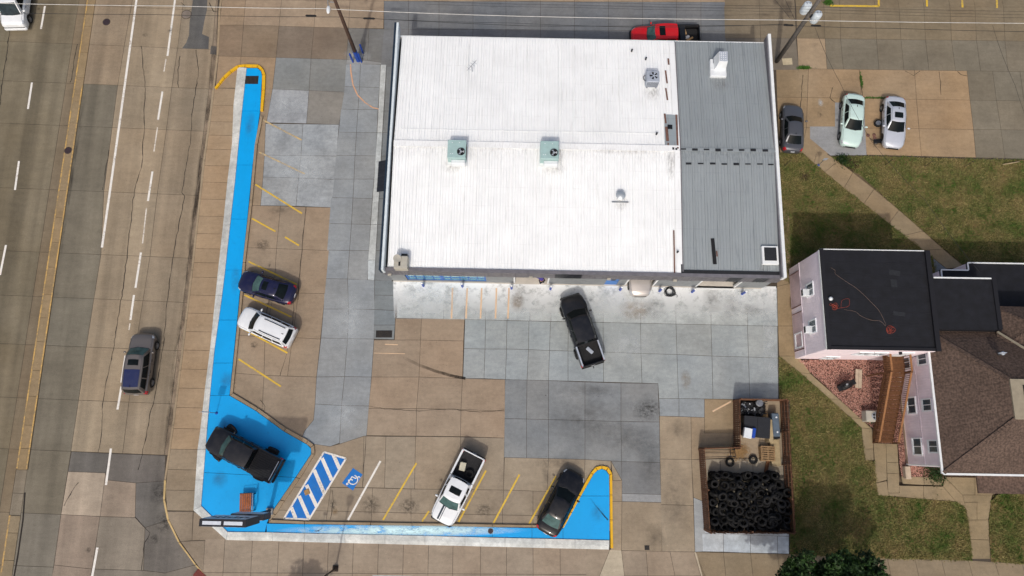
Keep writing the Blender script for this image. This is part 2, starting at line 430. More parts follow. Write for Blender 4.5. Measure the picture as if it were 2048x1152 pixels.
# raised centre strip
med = struct(flat('median_strip', [P2(173 + 25, -160, 0), P2(190 + 23, -160, 0), P2(190 - .1445 * 940, 940, 0), P2(173 - .15 * 940, 940, 0)], RZ + .006, 'joint_dirt'))
mr = [-160, -100, -45, 46, 98, 148, 196, 240, 290, 376, 430, 480, 530, 585, 632, 680, 738, 790, 848, 895, 938]
for a, b in zip(mr, mr[1:]): slab(med, [rp(mL, a), rp(mR, a), rp(mR, b), rp(mL, b)], S(143, 122, 90), RZ + .05, 'concrete', name='median_slab', t=.045)
for a, b in ((1030, 1065), (1065, 1120), (1120, 1200)): slab(med, [rp(mL, a), rp(mR, a), rp(mR, b), rp(mL, b)], S(138, 122, 96), RZ + .05, 'concrete', name='median_slab', t=.045)
for a, b in ((938, 985), (985, 1030)): slab(road, [rp(mL, a), rp(mR, a), rp(mR, b), rp(mL, b)], S(122, 112, 96), RZ, 'concrete_road', name='road_slab', gap=.02)
for tb, off, y0, y1 in ((mL, 1.2, -150, 935), (mR, -1.5, 165, 935), (mL, 1.2, 1030, 1190)):
    ys = [y0 + (y1 - y0) * i / 10 for i in range(11)]
    ribbon('edge_line', [P2(*rp(tb, y, off), RZ + .05) for y in ys], .11, RZ + .058, 'paint_median', med)
patch(road, [rp(mR, 175, 1), rp(mR, 175, 8), rp(mR, 520, 7), rp(mR, 520, 1)], RZ + .007, 'gutter_grime', None, 'gutter_stain')
# kerb along the road
kerb = struct(flat('kerb', [P2(x - 3, y, 0) for y, x in CURB] + [P2(x + 1, y, 0) for y, x in CURB[::-1]], RZ + .004, 'joint_dirt'))
def kerb_run(parent, left, right, z0, z1, color, name='kerb_stone', mat='concrete', step=1, gap=.02):
    for i in range(0, len(left) - 1, step):
        j = min(i + step, len(left) - 1)
        pts = [P2(*p, z1) for p in left[i:j + 1]] + [P2(*p, z1) for p in right[i:j + 1]][::-1]
        q = inset(pts, gap / 2); mb = MB(); mb.prism(q, z0, z1, inset_top=.012); mb.build(name, mat, parent, color=tint(color, .04))
kl = [(x - 4.5, y) for y, x in CURB]; kr = [(x + .5, y) for y, x in CURB]
kerb_run(kerb, kl[:12], kr[:12], RZ - .02, .012, S(156, 138, 112)); kerb_run(kerb, kl[11:], kr[11:], RZ - .02, .012, S(198, 170, 116))
for y0, y1, o in ((30, 110, -9), (90, 300, -9), (250, 430, -10), (360, 560, -12), (500, 720, -12), (640, 830, -14), (760, 905, -12), (560, 900, -8), (130, 560, -7)):
    patch(road, [rp(CURB, y0, o - 7), rp(CURB, y0, o + 7), rp(CURB, y1, o + 7), rp(CURB, y1, o - 7)], RZ + .008, 'gutter_grime', None, 'gutter_stain')
for x, y, a, b in ((320, 985, 40, 60), (330, 1045, 50, 50), (310, 1078, 26, 22), (176, 1100, 14, 12), (290, 70, 12, 8), (341, 62, 12, 16)):
    patch(road, [(x - a / 2, y - b / 2), (x + a / 2, y - b / 2), (x + a / 2, y + b / 2), (x - a / 2, y + b / 2)], RZ + .009, 'oil_stain', None, 'oil_stain')

# ---- sidewalk along the road and along the side street
walk = struct(flat('sidewalk', [P2(x, y, 0) for y, x in CURB] + [P2(2500, 1215, 0), P2(2500, 1100, 0), P2(1400, 1090, 0), P2(470, 1070, 0), P2(410, 1000, 0), P2(480, 130, 0), P2(470, 60, 0)], -.016, 'joint_dirt'))
WALL_L = [(135, 475), (210, 467), (287, 464), (360, 455), (450, 446), (550, 435), (591, 431), (698, 420), (856, 401), (899, 395), (1021, 387)]
WALL_R = [(135, 493), (287, 477), (438, 461), (575, 446), (726, 425), (864, 414), (1011, 402)]
SY = [176, 210, 243, 270, 298, 331, 364, 398, 432, 467, 497, 525, 554, 590, 626, 663, 700, 738, 776, 815, 857, 898, 939, 980, 1021]
for a, b in zip(SY, SY[1:]):
    slab(walk, [(interp(CURB, a), a), (interp(WALL_L, a) + 3, a + 1), (interp(WALL_L, b) + 3, b + 1), (interp(CURB, b), b)], S(158, 135, 107) if b <= 899 else S(142, 127, 106))
TOPY = [(380, 1081), (455, 1081), (600, 1083), (900, 1092), (1180, 1098), (1390, 1104), (1580, 1108), (1730, 1116), (1945, 1121), (2048, 1128), (2500, 1140)]
SX = [410, 450, 505, 558, 608, 657, 707, 757, 807, 857, 906, 961, 1013, 1066, 1120, 1174]
lattice(walk, [[(x, interp(TOPY, x) - 3) for x in SX], [(x - (1024 - x) * .007, 1146 + (x - 560) * .005) for x in SX], [(x - (1024 - x) * .013, 1196) for x in SX]], S(153, 138, 120))
for px, cc in (([(330, 1021), (389, 1022), (389, 1021), (385, 1080), (362, 1082), (342, 1045)], S(140, 125, 106)), ([(387, 1021), (402, 1030), (455, 1066), (455, 1080), (384, 1081)], S(140, 125, 106)),
               ([(362, 1085), (410, 1082), (398, 1146), (395, 1128)], S(140, 126, 108)), ([(398, 1136), (450, 1146), (449, 1188), (424, 1160)], S(145, 130, 112)),
               ([(1174, 1096), (1199, 1098), (1196, 1112), (1176, 1152), (1160, 1196)], S(150, 136, 118))):
    pass
slab(walk, [(331, 1023), (386, 1023), (384, 1081), (361, 1083), (341, 1046)], S(140, 125, 106)); slab(walk, [(387, 1023), (402, 1032), (452, 1066), (452, 1080), (384, 1081)], S(140, 125, 106))
slab(walk, [(361, 1083), (410, 1081), (406, 1147), (394, 1129)], S(141, 127, 109))
slab(walk, [(394, 1129), (406, 1147), (402, 1196), (450, 1196), (420, 1160)], S(145, 130, 112))
# driveway crossing with pale flares
FL = S(184, 172, 150)
slab(walk, [(1174, 1096), (1220, 1099), (1199, 1152), (1186, 1196), (1165, 1196), (1172, 1148)], S(150, 136, 118))
slab(walk, [(1220, 1099), (1243, 1101), (1249, 1152), (1253, 1196), (1186, 1196), (1199, 1152)], FL)
lattice(walk, [[(1243, 1101), (1292, 1102), (1340, 1103), (1388, 1104)], [(1249, 1152), (1296, 1152), (1350, 1152), (1402, 1152)], [(1253, 1196), (1300, 1196), (1358, 1196), (1415, 1196)]], S(146, 131, 113))
slab(walk, [(1388, 1104), (1392, 1104), (1412, 1152), (1428, 1196), (1415, 1196), (1402, 1152)], FL)
SX2 = [1392, 1447, 1501, 1555, 1612, 1668, 1722, 1775, 1830, 1883, 1937, 1990, 2044, 2100, 2160, 2230, 2300]
lattice(walk, [[(x, interp(TOPY, x)) for x in SX2], [(x + (14 if x < 1400 else (x - 1024) * .012), 1156 + (x - 1390) * .012) for x in SX2], [(x + 20, 1200 + (x - 1390) * .01) for x in SX2]], S(134, 119, 96))
patch(walk, [(745, 1150), (825, 1152), (824, 1185), (744, 1184)], .007, 'concrete_mottled', S(190, 192, 192), 'concrete_patch')

# ---- the yard of the shop
lot = struct(flat('parking_lot', [P2(438, -160, 0), P2(1700, -160, 0), P2(1700, 140, 0), P2(1558, 150, 0), P2(1600, 720, 0), P2(1590, 1104, 0), P2(1390, 1102, 0), P2(470, 1068, 0), P2(410, 1010, 0), P2(470, 180, 0), P2(432, 176, 0)], -.011, 'joint_dirt'))
AP = S(153, 134, 112)
lattice(lot, [[(466, -160), (509, -160), (580, -160), (648, -160), (714, -160), (779, -160)], [(444, 0), (491, 0), (563, 0), (632, 1), (700, 1), (768, 2)], [(439, 50), (487, 50), (558, 52), (628, 54), (697, 56), (767, 57)]], AP, colors={(1, 0): S(150, 131, 108)})
ax = [768, 817, 878, 946, 1012, 1081, 1149, 1217, 1285, 1353, 1402, 1450]
lattice(lot, [[(1024 + (x - 1024) * .965, -160) for x in ax], [(x, 2 + (x - 768) * .003) for x in ax]], S(160, 138, 112))
lattice(lot, [[(x, 2 + (x - 768) * .003) for x in ax], [(x, 58 + (x - 768) * .006) for x in ax], [(x + (x - 1100) * .02, 134 + (x - 768) * .004) for x in ax]], S(115, 118, 121), a=.04)
bx_ = [1450, 1521, 1592]
lattice(lot, [[(x - 16, -160) for x in bx_], [(x - 2, 12) for x in bx_], [(x, 76) for x in bx_], [(x + 6, 140) for x in bx_]], S(126, 112, 91), colors={(2, 1): S(112, 104, 92), (2, 0): S(112, 104, 92)})
lattice(lot, [[(439, 50), (487, 50), (558, 52), (628, 54), (697, 56), (738, 57), (797, 59)], [(437, 112), (482, 113), (552, 115), (622, 117), (693, 119), (735, 121), (785, 128)]], S(121, 108, 94), colors={(0, 0): S(132, 114, 94), (0, 1): S(128, 112, 93), (0, 4): S(114, 112, 108), (0, 5): S(110, 110, 108)})
lattice(lot, [[(437, 112), (482, 113), (552, 115)], [(431, 176), (476, 176), (545, 178)]], S(152, 130, 104))
lattice(lot, [[(552, 115), (622, 117), (693, 119)], [(545, 178), (618, 181), (689, 184)], [(533, 245), (613, 247), (678, 249)]], S(126, 129, 128), colors={(1, 0): ('concrete_mottled', S(152, 155, 158)), (1, 1): S(131, 128, 122)})
slab(lot, [(500, 176), (545, 178), (533, 245), (531, 247), (529, 310), (526, 354), (521, 411), (495, 411)], S(146, 127, 104))
slab(lot, [(693, 119), (735, 121), (785, 128), (773, 129), (692, 128)], S(140, 142, 142))
lattice(lot, [[(531, 247), (606, 248), (678, 249)], [(529, 310), (602, 311), (673, 312)], [(526, 354), (597, 356), (669, 359)], [(521, 411), (592, 412), (663, 415)]], LGREY, mat='concrete_mottled')
lattice(lot, [[(500, 411), (561, 412), (612, 414), (663, 415)], [(490, 495), (553, 497), (604, 499), (658, 501)], [(480, 583), (548, 583), (597, 586), (650, 587)], [(470, 670), (530, 674), (585, 675), (641, 678)], [(458, 745), (528, 751), (575, 752), (633, 754)]], S(150, 132, 111))
slab(lot, [(458, 745), (528, 751), (523, 838), (450, 800)], S(150, 132, 111)); slab(lot, [(528, 751), (633, 754), (630, 808), (627, 840), (609, 862), (600, 884), (523, 838)], S(149, 132, 112))
G3 = [[(692, 128), (721, 128), (761, 129)], [(688, 173), (719, 174), (759, 175)], [(682, 218), (716, 219), (756, 219)], [(677, 264), (713, 265), (754, 265)], [(672, 311), (710, 311), (752, 312)], [(667, 358), (708, 358), (748, 358)], [(662, 395), (706, 396), (745, 397)], [(658, 447), (703, 448), (741, 449)], [(654, 500), (699, 501), (738, 501)], [(650, 557), (695, 558), (735, 560)]]
lattice(lot, G3, GREY, a=.035)
lattice(lot, [[(650, 557), (695, 558), (749, 560)], [(647, 618), (697, 618), (749, 619)], [(642, 676), (695, 677), (748, 678)], [(633, 754), (689, 753), (743, 754)], [(630, 808), (683, 811), (738, 812)]], GREY, a=.035)
slab(lot, [(630, 808), (683, 811), (679, 886), (660, 893), (600, 884), (609, 862), (627, 840)], GREY); slab(lot, [(683, 811), (738, 812), (733, 872), (728, 872), (679, 888)], GREY)
# pale kerb and narrow strip beside the west wall
sL = [(761, 129), (754, 265), (748, 358), (741, 449), (736, 520), (735, 559)]; sR = [(773, 129), (765, 265), (760, 358), (755, 449), (751, 520), (749, 560)]
kerb_run(lot, sL, sR, -.02, .08, S(184, 190, 191), 'kerb_stone', 'concrete_mottled')
wr = [(805, 134), (798, 222), (795, 265), (791, 312), (790, 358), (788, 397), (786, 449), (785, 501), (784, 563)]; wl = [(773, 129), (768, 222), (765, 265), (763, 312), (760, 358), (758, 397), (755, 449), (752, 501), (749, 560)]
for i in range(8): slab(lot, [wl[i], wr[i], wr[i + 1], wl[i + 1]], S(122, 127, 130))
lattice(lot, [[(749, 560), (795, 563)], [(749, 590), (793, 591)], [(748, 619), (791, 621)], [(748, 650), (790, 650)], [(748, 678), (788, 679)]], S(121, 129, 133))
# apron in front of the bays
IX = [795, 845, 888, 930, 971, 1016, 1060, 1102, 1140, 1206, 1281, 1351, 1421, 1494, 1554]
lattice(lot, [[(x, 563.5 + (x - 795) * .0155) for x in IX], [(x - (1100 - x) * .004, 636 + (x - 793) * .0215) for x in IX]], S(164, 171, 171), mat='concrete_mottled', a=.03)
r0 = [(930, 639), (971, 640), (1014, 641), (1058, 642), (1101, 643), (1137, 643.5), (1206, 645), (1281, 646.5), (1352, 648), (1422, 649.5), (1495, 651), (1555, 652.5)]
r1 = [(928, 697), (970, 698), (1013, 698), (1057, 699), (1099, 701), (1136, 702), (1207, 704), (1282, 707), (1354, 709), (1424, 712), (1497, 714), (1556, 716)]
lattice(lot, [r0, r1], S(152, 159, 160), a=.03, skip=((0, 4),))
slab(lot, [(1101, 643), (1137, 643.5), (1136, 702), (1099, 701)], S(150, 157, 158))
lattice(lot, [r1[:7], [(926, 757), (968, 757), (1011, 759), (1054, 760), (1097, 761), (1136, 762), (1207, 764)]], S(150, 157, 159), a=.03)
slab(lot, [(1207, 704), (1282, 707), (1284, 766), (1207, 764)], S(150, 157, 158))
slab(lot, [(1282, 707), (1354, 709), (1357, 797), (1318, 797), (1316, 767), (1284, 766)], S(150, 157, 158))
lattice(lot, [r1[8:], [(1357, 797), (1426, 798), (1500, 799), (1557, 799)]], S(149, 156, 158), a=.03)
# warm slabs
lattice(lot, [[(791, 637), (843, 637), (929, 638)], [(789, 680), (841, 680), (927, 682)]], TAN)
slab(lot, [(748, 680), (841, 680), (838, 754), (743, 754)], TAN); slab(lot, [(841, 680), (927, 682), (925, 757), (838, 754)], TAN)
lattice(lot, [[(743, 754), (838, 754), (925, 757), (1010, 759)], [(737, 817), (833, 817), (922, 819), (1010, 822)], [(733, 871), (832, 872), (921, 873), (1009, 876)]], TAN)
slab(lot, [(600, 884), (660, 893), (679, 888), (728, 872), (725, 975), (560, 974), (575, 950), (605, 905)], S(152, 137, 117))
lattice(lot, [[(728, 872), (772, 873), (831, 873), (921, 874), (1009, 876)], [(725, 975), (769, 976), (829, 978), (921, 979), (1007, 980)]], S(150, 136, 117))
lattice(lot, [[(560, 974), (662, 975), (745, 976), (822, 978), (912, 979), (1007, 980), (1066, 982), (1180, 985)], [(545, 1020), (655, 1022), (743, 1024), (822, 1026), (912, 1028), (1005, 1030), (1066, 1031), (1160, 1033)], [(535, 1056), (650, 1056), (742, 1057), (822, 1058), (912, 1059), (1005, 1060), (1066, 1061), (1140, 1062)]], S(148, 134, 115))
slab(lot, [(536, 975), (562, 974), (546, 1022), (530, 1050), (515, 1050)], S(150, 132, 108))
lattice(lot, [[(1009, 915), (1097, 917), (1170, 919), (1222, 922)], [(1007, 980), (1094, 983), (1168, 985), (1222, 987)]], S(152, 138, 118))
slab(lot, [(1180, 985), (1222, 987), (1222, 1062), (1140, 1062)], S(150, 136, 116))
lattice(lot, [[(1010, 759), (1054, 760), (1097, 761), (1170, 764), (1242, 766), (1316, 767)], [(1009, 837), (1053, 838), (1097, 839), (1170, 841), (1242, 843), (1319, 844)], [(1008, 915), (1053, 916), (1097, 917), (1170, 919), (1243, 923), (1320, 925)]], DGREY, a=.03)
lattice(lot, [[(1243, 923), (1320, 925)], [(1244, 987), (1322, 989)], [(1244, 1003), (1323, 1005)]], S(118, 121, 123), colors={(1, 0): S(142, 143, 143)})
slab(lot, [(1222, 922), (1243, 923), (1244, 961)], S(124, 126, 126)); slab(lot, [(1222, 922), (1244, 961), (1226, 961)], S(150, 136, 114))
lattice(lot, [[(1222, 961), (1244, 961)], [(1222, 1003), (1244, 1003)], [(1222, 1101), (1243, 1102)]], S(150, 135, 114))
lattice(lot, [[(1244, 1003), (1323, 1005)], [(1243, 1101), (1324, 1103)]], S(146, 132, 112))
lattice(lot, [[(1318, 797), (1358, 797), (1409, 798)], [(1319, 832), (1358, 833), (1409, 835)]], S(143, 151, 156))
slab(lot, [(1409, 798), (1470, 799), (1470, 866), (1409, 866)], S(158, 136, 106)); slab(lot, [(1319, 832), (1382, 834), (1383, 919), (1320, 918)], S(154, 138, 116)); slab(lot, [(1382, 834), (1409, 835), (1409, 866), (1470, 866), (1470, 915), (1383, 919)], S(154, 136, 112))
lattice(lot, [[(1320, 918), (1383, 919)], [(1322, 1009), (1387, 1011)], [(1324, 1103), (1390, 1104)]], S(154, 139, 118))
slab(lot, [(1383, 919), (1400, 919), (1407, 1003), (1387, 995)], S(150, 134, 112)); slab(lot, [(1387, 995), (1409, 1004), (1411, 1103), (1390, 1104)], S(160, 165, 168))
# floor of the tyre compound
lattice(lot, [[(1470, 799), (1520, 799), (1566, 800)], [(1470, 915), (1520, 916), (1570, 916)], [(1405, 1005), (1405, 1005), (1405, 1005)]][:2], S(158, 142, 120))
lattice(lot, [[(1400, 919), (1440, 918), (1505, 917), (1572, 916)], [(1404, 985), (1445, 985), (1508, 985), (1575, 985)], [(1408, 1062), (1450, 1062), (1512, 1063), (1578, 1064)]], S(160, 150, 132))
slab(lot, [(1402, 1061), (1578, 1064), (1578, 1073), (1404, 1067)], S(176, 184, 190), mat='concrete_mottled')
lattice(lot, [[(1404, 1067), (1447, 1068), (1501, 1070), (1555, 1072), (1578, 1073)], [(1406, 1103), (1447, 1104), (1501, 1106), (1555, 1107), (1578, 1108)]], S(182, 191, 198), mat='concrete_mottled')
# passage between shop and house
lattice(lot, [[(1554, 573), (1584, 566)], [(1556, 652), (1590, 652)], [(1558, 712), (1596, 712)]], S(146, 126, 96)); slab(lot, [(1553, 420), (1578, 420), (1584, 566), (1554, 573)], S(140, 120, 92))
# spills, scuffs and washed-out areas
BLOTS = [0]
def blot(parent, x, y, a, b, mat, z=.009, name='stain'):
    BLOTS[0] += 1; z = z + .00018 * BLOTS[0]                 # no two overlapping spills share a plane
    return patch(parent, [(x - a, y - b), (x + a, y - b), (x + a, y + b), (x - a, y + b)], z, mat, None, name)
blot(lot, 1296, 820, 34, 26, 'oil_stain'); blot(lot, 1372, 760, 11, 22, 'rust_stain'); blot(lot, 1265, 880, 70, 34, 'dark_grime'); blot(lot, 1170, 840, 100, 55, 'dark_grime')
blot(lot, 742, 1010, 22, 22, 'oil_stain'); blot(lot, 818, 1012, 24, 20, 'oil_stain'); blot(lot, 968, 1020, 22, 16, 'oil_stain'); blot(lot, 666, 1010, 9, 14, 'oil_stain'); blot(lot, 670, 1022, 8, 10, 'rust_stain'); blot(lot, 1092, 950, 10, 34, 'dark_grime')
blot(lot, 1120, 925, 70, 12, 'dark_grime'); blot(lot, 1300, 930, 30, 60, 'dark_grime'); blot(lot, 1350, 1000, 30, 90, 'dark_grime'); blot(lot, 1360, 860, 30, 24, 'dark_grime'); blot(lot, 525, 490, 16, 14, 'oil_stain'); blot(lot, 1310, 1075, 22, 30, 'dark_grime')
blot(lot, 560, 420, 34, 16, 'dark_grime'); blot(lot, 508, 690, 8, 8, 'oil_stain'); blot(lot, 1270, 620, 34, 24, 'rust_stain'); blot(lot, 1310, 615, 26, 26, 'dark_grime'); blot(lot, 1035, 605, 16, 22, 'rust_stain'); blot(lot, 1040, 590, 26, 34, 'dark_grime'); blot(lot, 1425, 600, 22, 30, 'dark_grime'); blot(lot, 1462, 610, 16, 34, 'dark_grime'); blot(lot, 1500, 620, 28, 14, 'dark_grime')
patch(lot, [(788, 637), (1552, 652), (1552, 573), (786, 562)], .010, 'chalk_wash', None, 'pale_wash'); blot(lot, 1480, 590, 75, 40, 'chalk_blob', .012, 'pale_wash'); blot(lot, 1200, 600, 110, 40, 'chalk_blob', .012, 'pale_wash'); blot(lot, 860, 590, 90, 40, 'chalk_blob', .013, 'pale_wash'); blot(lot, 1250, 690, 60, 40, 'chalk_blob', .015, 'pale_wash'); blot(lot, 1180, 780, 70, 14, 'dark_grime', .016); blot(lot, 700, 640, 40, 80, 'chalk_blob', .014, 'pale_wash'); blot(lot, 690, 830, 40, 40, 'chalk_blob', .014, 'pale_wash')
blot(lot, 715, 112, 30, 20, 'chalk_blob', .012, 'pale_wash'); blot(lot, 575, 210, 44, 36, 'chalk_blob', .012, 'pale_wash'); blot(lot, 600, 340, 70, 60, 'chalk_blob', .012, 'pale_wash'); blot(lot, 1540, 690, 14, 110, 'chalk_blob', .012, 'pale_wash')
o = ribbon('tyre_mark', [P2(x, y) for x, y in ((800, 712), (838, 730), (870, 742), (905, 752), (931, 757))], .22, .011, 'tyre_mark', lot)
for px in ([(612, 414), (610, 440), (606, 470), (604, 500), (600, 530), (598, 560), (596, 600)], [(585, 590), (588, 620), (583, 660), (575, 700), (566, 730), (560, 752)], [(1090, 790), (1093, 792)], [(738, 812), (770, 818), (830, 822), (900, 818), (960, 824), (1008, 820)], [(540, 585), (534, 620), (530, 650)],
           [(521, 800), (530, 812), (523, 838)], [(664, 980), (667, 1003), (660, 1040)], [(732, 872), (729, 920), (725, 975)]):
    crack(lot, px, 0, .035, .04)
# parking lines
for a, b, mt in (((520, 237), (603, 280), 1), ((518, 304), (610, 348), 1), ((511, 369), (604, 427), 0), ((504, 437), (551, 463), 0), ((570, 474), (598, 491), 0), ((497, 523), (594, 569), 0), ((489, 590), (583, 634), 0), ((483, 656), (575, 706), 0), ((477, 718), (562, 773), 0),
                 ((833, 926), (766, 1040), 0), ((972, 941), (917, 1044), 0), ((858, 1022), (844, 1043), 0), ((1039, 949), (987, 1046), 0), ((1112, 952), (1058, 1048), 0)):
    mark(lot, [a, b], .13, 'paint_yellow' if mt == 0 else 'paint_yellow_faded', .002, 'parking_line')
mark(lot, [(761, 922), (696, 1040)], .15, 'paint_white', .002, 'parking_line')
for x0, x1 in ((905, 903), (934.5, 932), (963.5, 961), (993, 991), (1018, 1016)): mark(lot, [(x0, 576), (x1, 637)], .13, 'paint_peach', .004, 'parking_line')
mark(lot, [(1462, 803), (1425, 823)], .12, 'paint_peach', .004, 'parking_line'); mark(lot, [(770, 688.5), (796, 689.5)], .07, 'paint_peach', .004, 'parking_line'); mark(lot, [(748, 706), (810, 707.5)], .05, 'paint_peach', .004, 'parking_line')
mark(lot, [(701, 128), (702, 145), (706, 170), (715, 190), (730, 205), (745, 215), (761, 219)], .10, 'paint_orange', .004, 'painted_arc')
# accessible bay: hatched aisle and wheelchair symbol
acc = [(648, 904), (692, 917), (618, 1039), (568, 1037)]
flat('hatched_aisle', [P2(*p) for p in acc], .010, 'paint_access_blue', lot)
A = [P(*p) for p in acc]
def bil(u, v): return A[0].lerp(A[1], u).lerp(A[3].lerp(A[2], u), v)
for a, b in ((0, 1), (1, 2), (2, 3), (3, 0)): ribbon('hatch_border', [A[a], A[b]], .14, .016, 'paint_white', lot)
for x0, y0, x1, y1 in ((618, 180, 668, 292), (528, 208, 606, 384), (466, 304, 548, 494), (404, 424, 488, 600), (345, 512, 424, 690), (283, 604, 318, 690)):
    ribbon('hatch_stripe', [P(512 + x0 / 4, 864 + y0 / 4), P(512 + x1 / 4, 864 + y1 / 4)], .27, .013, 'paint_white', lot)
sy = [(706, 936), (725, 949), (706, 981), (684, 966)]
flat('wheelchair_symbol', [P2(*p) for p in sy], .008, 'paint_access_blue', lot)
sc_ = P(705, 958); ex = (P(725, 949) - P(706, 936)).normalized(); ey = (P(706, 936) - P(684, 966)).normalized()
def sp_(a, b): q = sc_ + ex * a + ey * b; return (q.x, q.y)
arc = [sp_(.08 + .34 * math.cos(t), -.02 + .34 * math.sin(t)) for t in [rad(-150 + i * 20) for i in range(14)]]
ribbon('symbol_wheel', arc, .08, .014, 'paint_white', lot)
ribbon('symbol_body', [sp_(-.10, -.42), sp_(-.12, -.12), sp_(-.14, .12), sp_(.16, .16), sp_(.30, .42), sp_(.42, .38)], .085, .015, 'paint_white', lot)
flat('symbol_head', [sp_(-.10 + .09 * math.cos(i * .785), -.52 + .09 * math.sin(i * .785)) for i in range(8)], .014, 'paint_white', lot)
ribbon('symbol_arm', [sp_(-.13, -.08), sp_(.08, -.06)], .09, .016, 'paint_white', lot)

# ---- blue painted island with its kerbs
isl = struct(flat('blue_island', [P2(*p) for p in [(470, 190), (500, 150), (515, 150), (450, 780), (600, 900), (520, 1030), (440, 1040), (410, 1000)]], -.019, 'joint_dirt'))
IZ = .13
blue_a = [(493, 136), (515, 136), (522, 143), (524, 152), (520, 222), (509, 288), (499, 400), (485, 525), (481, 576), (459, 791), (512, 822), (568, 863), (614, 889), (622, 897), (622, 908), (542, 1026), (534, 1046), (544, 1048), (544, 1065.5), (455, 1063.5), (424, 1040), (402, 1012), (414, 864), (425, 726), (446, 575), (461, 438), (477, 287)]
# split into joint-separated pours
def pour(px, z=IZ, t=.16):
    pts = inset([P2(x, y, z) for x, y in px], .012); mb = MB(); mb.prism(pts, z - t, z); return mb.build('island_slab', 'paint_island_blue', isl)
def bl(y): return interp([(136, 493), (287, 477), (438, 461), (575, 446), (726, 425), (864, 414), (1011, 402)], y)
def br(y): return interp([(152, 524), (222, 520), (288, 509), (400, 499), (525, 485), (576, 481), (791, 459)], y)
pour([(493, 136), (515, 136), (522, 143), (524, 152), (520, 222), (bl(222), 222)])
for a, b in ((222, 330), (330, 438), (438, 540), (540, 640), (640, 726), (726, 791)): pour([(bl(a), a), (br(a), a), (br(b), b), (bl(b), b)])
pour([(bl(791), 791), (459, 791), (512, 822), (568, 863), (614, 889), (622, 897), (622, 908), (591, 955), (407, 945)])
pour([(407, 945), (591, 955), (542, 1026), (534, 1046), (530, 1064.5), (455, 1063.5), (424, 1040), (402, 1012)])
xs = [533, 609, 741, 824, 904, 985, 1064, 1126]
for a, b in zip(xs, xs[1:]): pour([(a, 1047 + (a - 533) * .0165), (b, 1047 + (b - 533) * .0165), (b, 1064.5 + (b - 530) * .0222), (a, 1064.5 + (a - 530) * .0222)])
pour([(1126, 1057), (1162, 992), (1219, 992), (1219, 1080), (1126, 1078)])
pour([(1162, 992), (1188, 947), (1196, 940), (1204, 938), (1212, 941), (1218, 950), (1219, 992)])
patch(isl, [(545, 1047), (1035, 1055), (1035, 1076), (545, 1066)], IZ + .006, 'painted_glare', None, 'glare_patch')  # pale sheet standing in for the broad reflection off the blue strip
for px in ([(1180, 996), (1192, 1012), (1207, 1030), (1216, 1040)], ): ribbon('scuff', [P2(x, y, IZ) for x, y in px], .10, IZ + .005, 'tyre_mark', isl)
for x, y, a, b in ((440, 960, 16, 20), (520, 950, 20, 14), (470, 560, 8, 30), (500, 250, 10, 30), (1195, 1030, 16, 22), (455, 760, 16, 20), (445, 850, 12, 14)): blot(isl, x, y, a, b, 'dark_grime', IZ + .004, 'stain')
blot(isl, 820, 1061, 240, 12, 'painted_glare', IZ + .009, 'glare_patch')  # last call lays a second layer of the painted reflection
# white retaining kerb on the street side
wl_ = [(475, 135), (467, 210), (464, 287), (455, 360), (446, 450), (435, 550), (431, 591), (420, 698), (410, 776), (401, 856), (395, 899), (391, 960), (387, 1021), (453, 1080), (545, 1082), (609, 1084), (690, 1086), (770, 1088), (850, 1090), (930, 1092), (1010, 1094), (1090, 1096), (1150, 1097.5), (1218, 1099)]
wr_ = [(493, 135), (485, 210), (477, 287), (470, 360), (460, 450), (449, 550), (444, 591), (429, 698), (421, 776), (414, 856), (411, 899), (406, 960), (402, 1012), (455, 1064), (544, 1065), (609, 1067), (690, 1068.5), (770, 1070), (850, 1072), (930, 1074), (1010, 1076), (1090, 1077.5), (1150, 1079), (1219, 1081)]
def sloped(parent, L, Rr, z0, zl, zr, color, name, mat):
    for i in range(len(L) - 1):
        f = .42
        g = []
        for p, q in ((L[i], Rr[i]), (L[i + 1], Rr[i + 1])):
            a = P(*p, z0); b = P(*q, zr); mid = a.lerp(b, f); g.append((a, Vector((mid.x, mid.y, zl)), b))
        d = (g[1][0] - g[0][0]).normalized() * .01
        A3 = [v + d for v in g[0]]; B3 = [v - d for v in g[1]]
        vs = A3 + B3 + [Vector((A3[2].x, A3[2].y, -.05)), Vector((A3[0].x, A3[0].y, -.05)), Vector((B3[2].x, B3[2].y, -.05)), Vector((B3[0].x, B3[0].y, -.05))]
        mb = MB(); mb.add(vs, [(0, 1, 4, 3), (1, 2, 5, 4), (2, 6, 8, 5), (0, 3, 9, 7), (0, 7, 6, 2, 1), (3, 4, 5, 8, 9), (7, 9, 8, 6)])
        mb.build(name, mat, parent, color=tint(color, .03))
sloped(isl, wl_, wr_, .04, .15, .19, S(196, 199, 196), 'retaining_block', 'concrete_mottled')
# warm kerb on the yard side
k_in = [(520, 232), (509, 288), (499, 400), (485, 525), (481, 576), (471, 680), (459, 791), (512, 822), (568, 863), (612, 888), (621, 895), (622.5, 908), (591, 955), (560, 1000), (542, 1027), (536, 1046), (609, 1048.5), (741, 1050.5), (824, 1052), (904, 1053), (985, 1054.5), (1064, 1055.5), (1128, 1056.5)]
k_out = [(526, 232), (515, 288), (505, 400), (491, 525), (487, 576), (477, 680), (466, 786), (516, 816), (572, 856), (616, 880), (628, 890), (630, 908), (600, 957), (569, 1002), (552, 1029), (542, 1039), (609, 1042.5), (741, 1044.5), (824, 1046), (904, 1047), (985, 1048.5), (1064, 1049.5), (1130, 1050.5)]
kerb_run(isl, k_in, k_out, -.03, .142, S(150, 132, 108), 'kerb_stone', 'concrete')
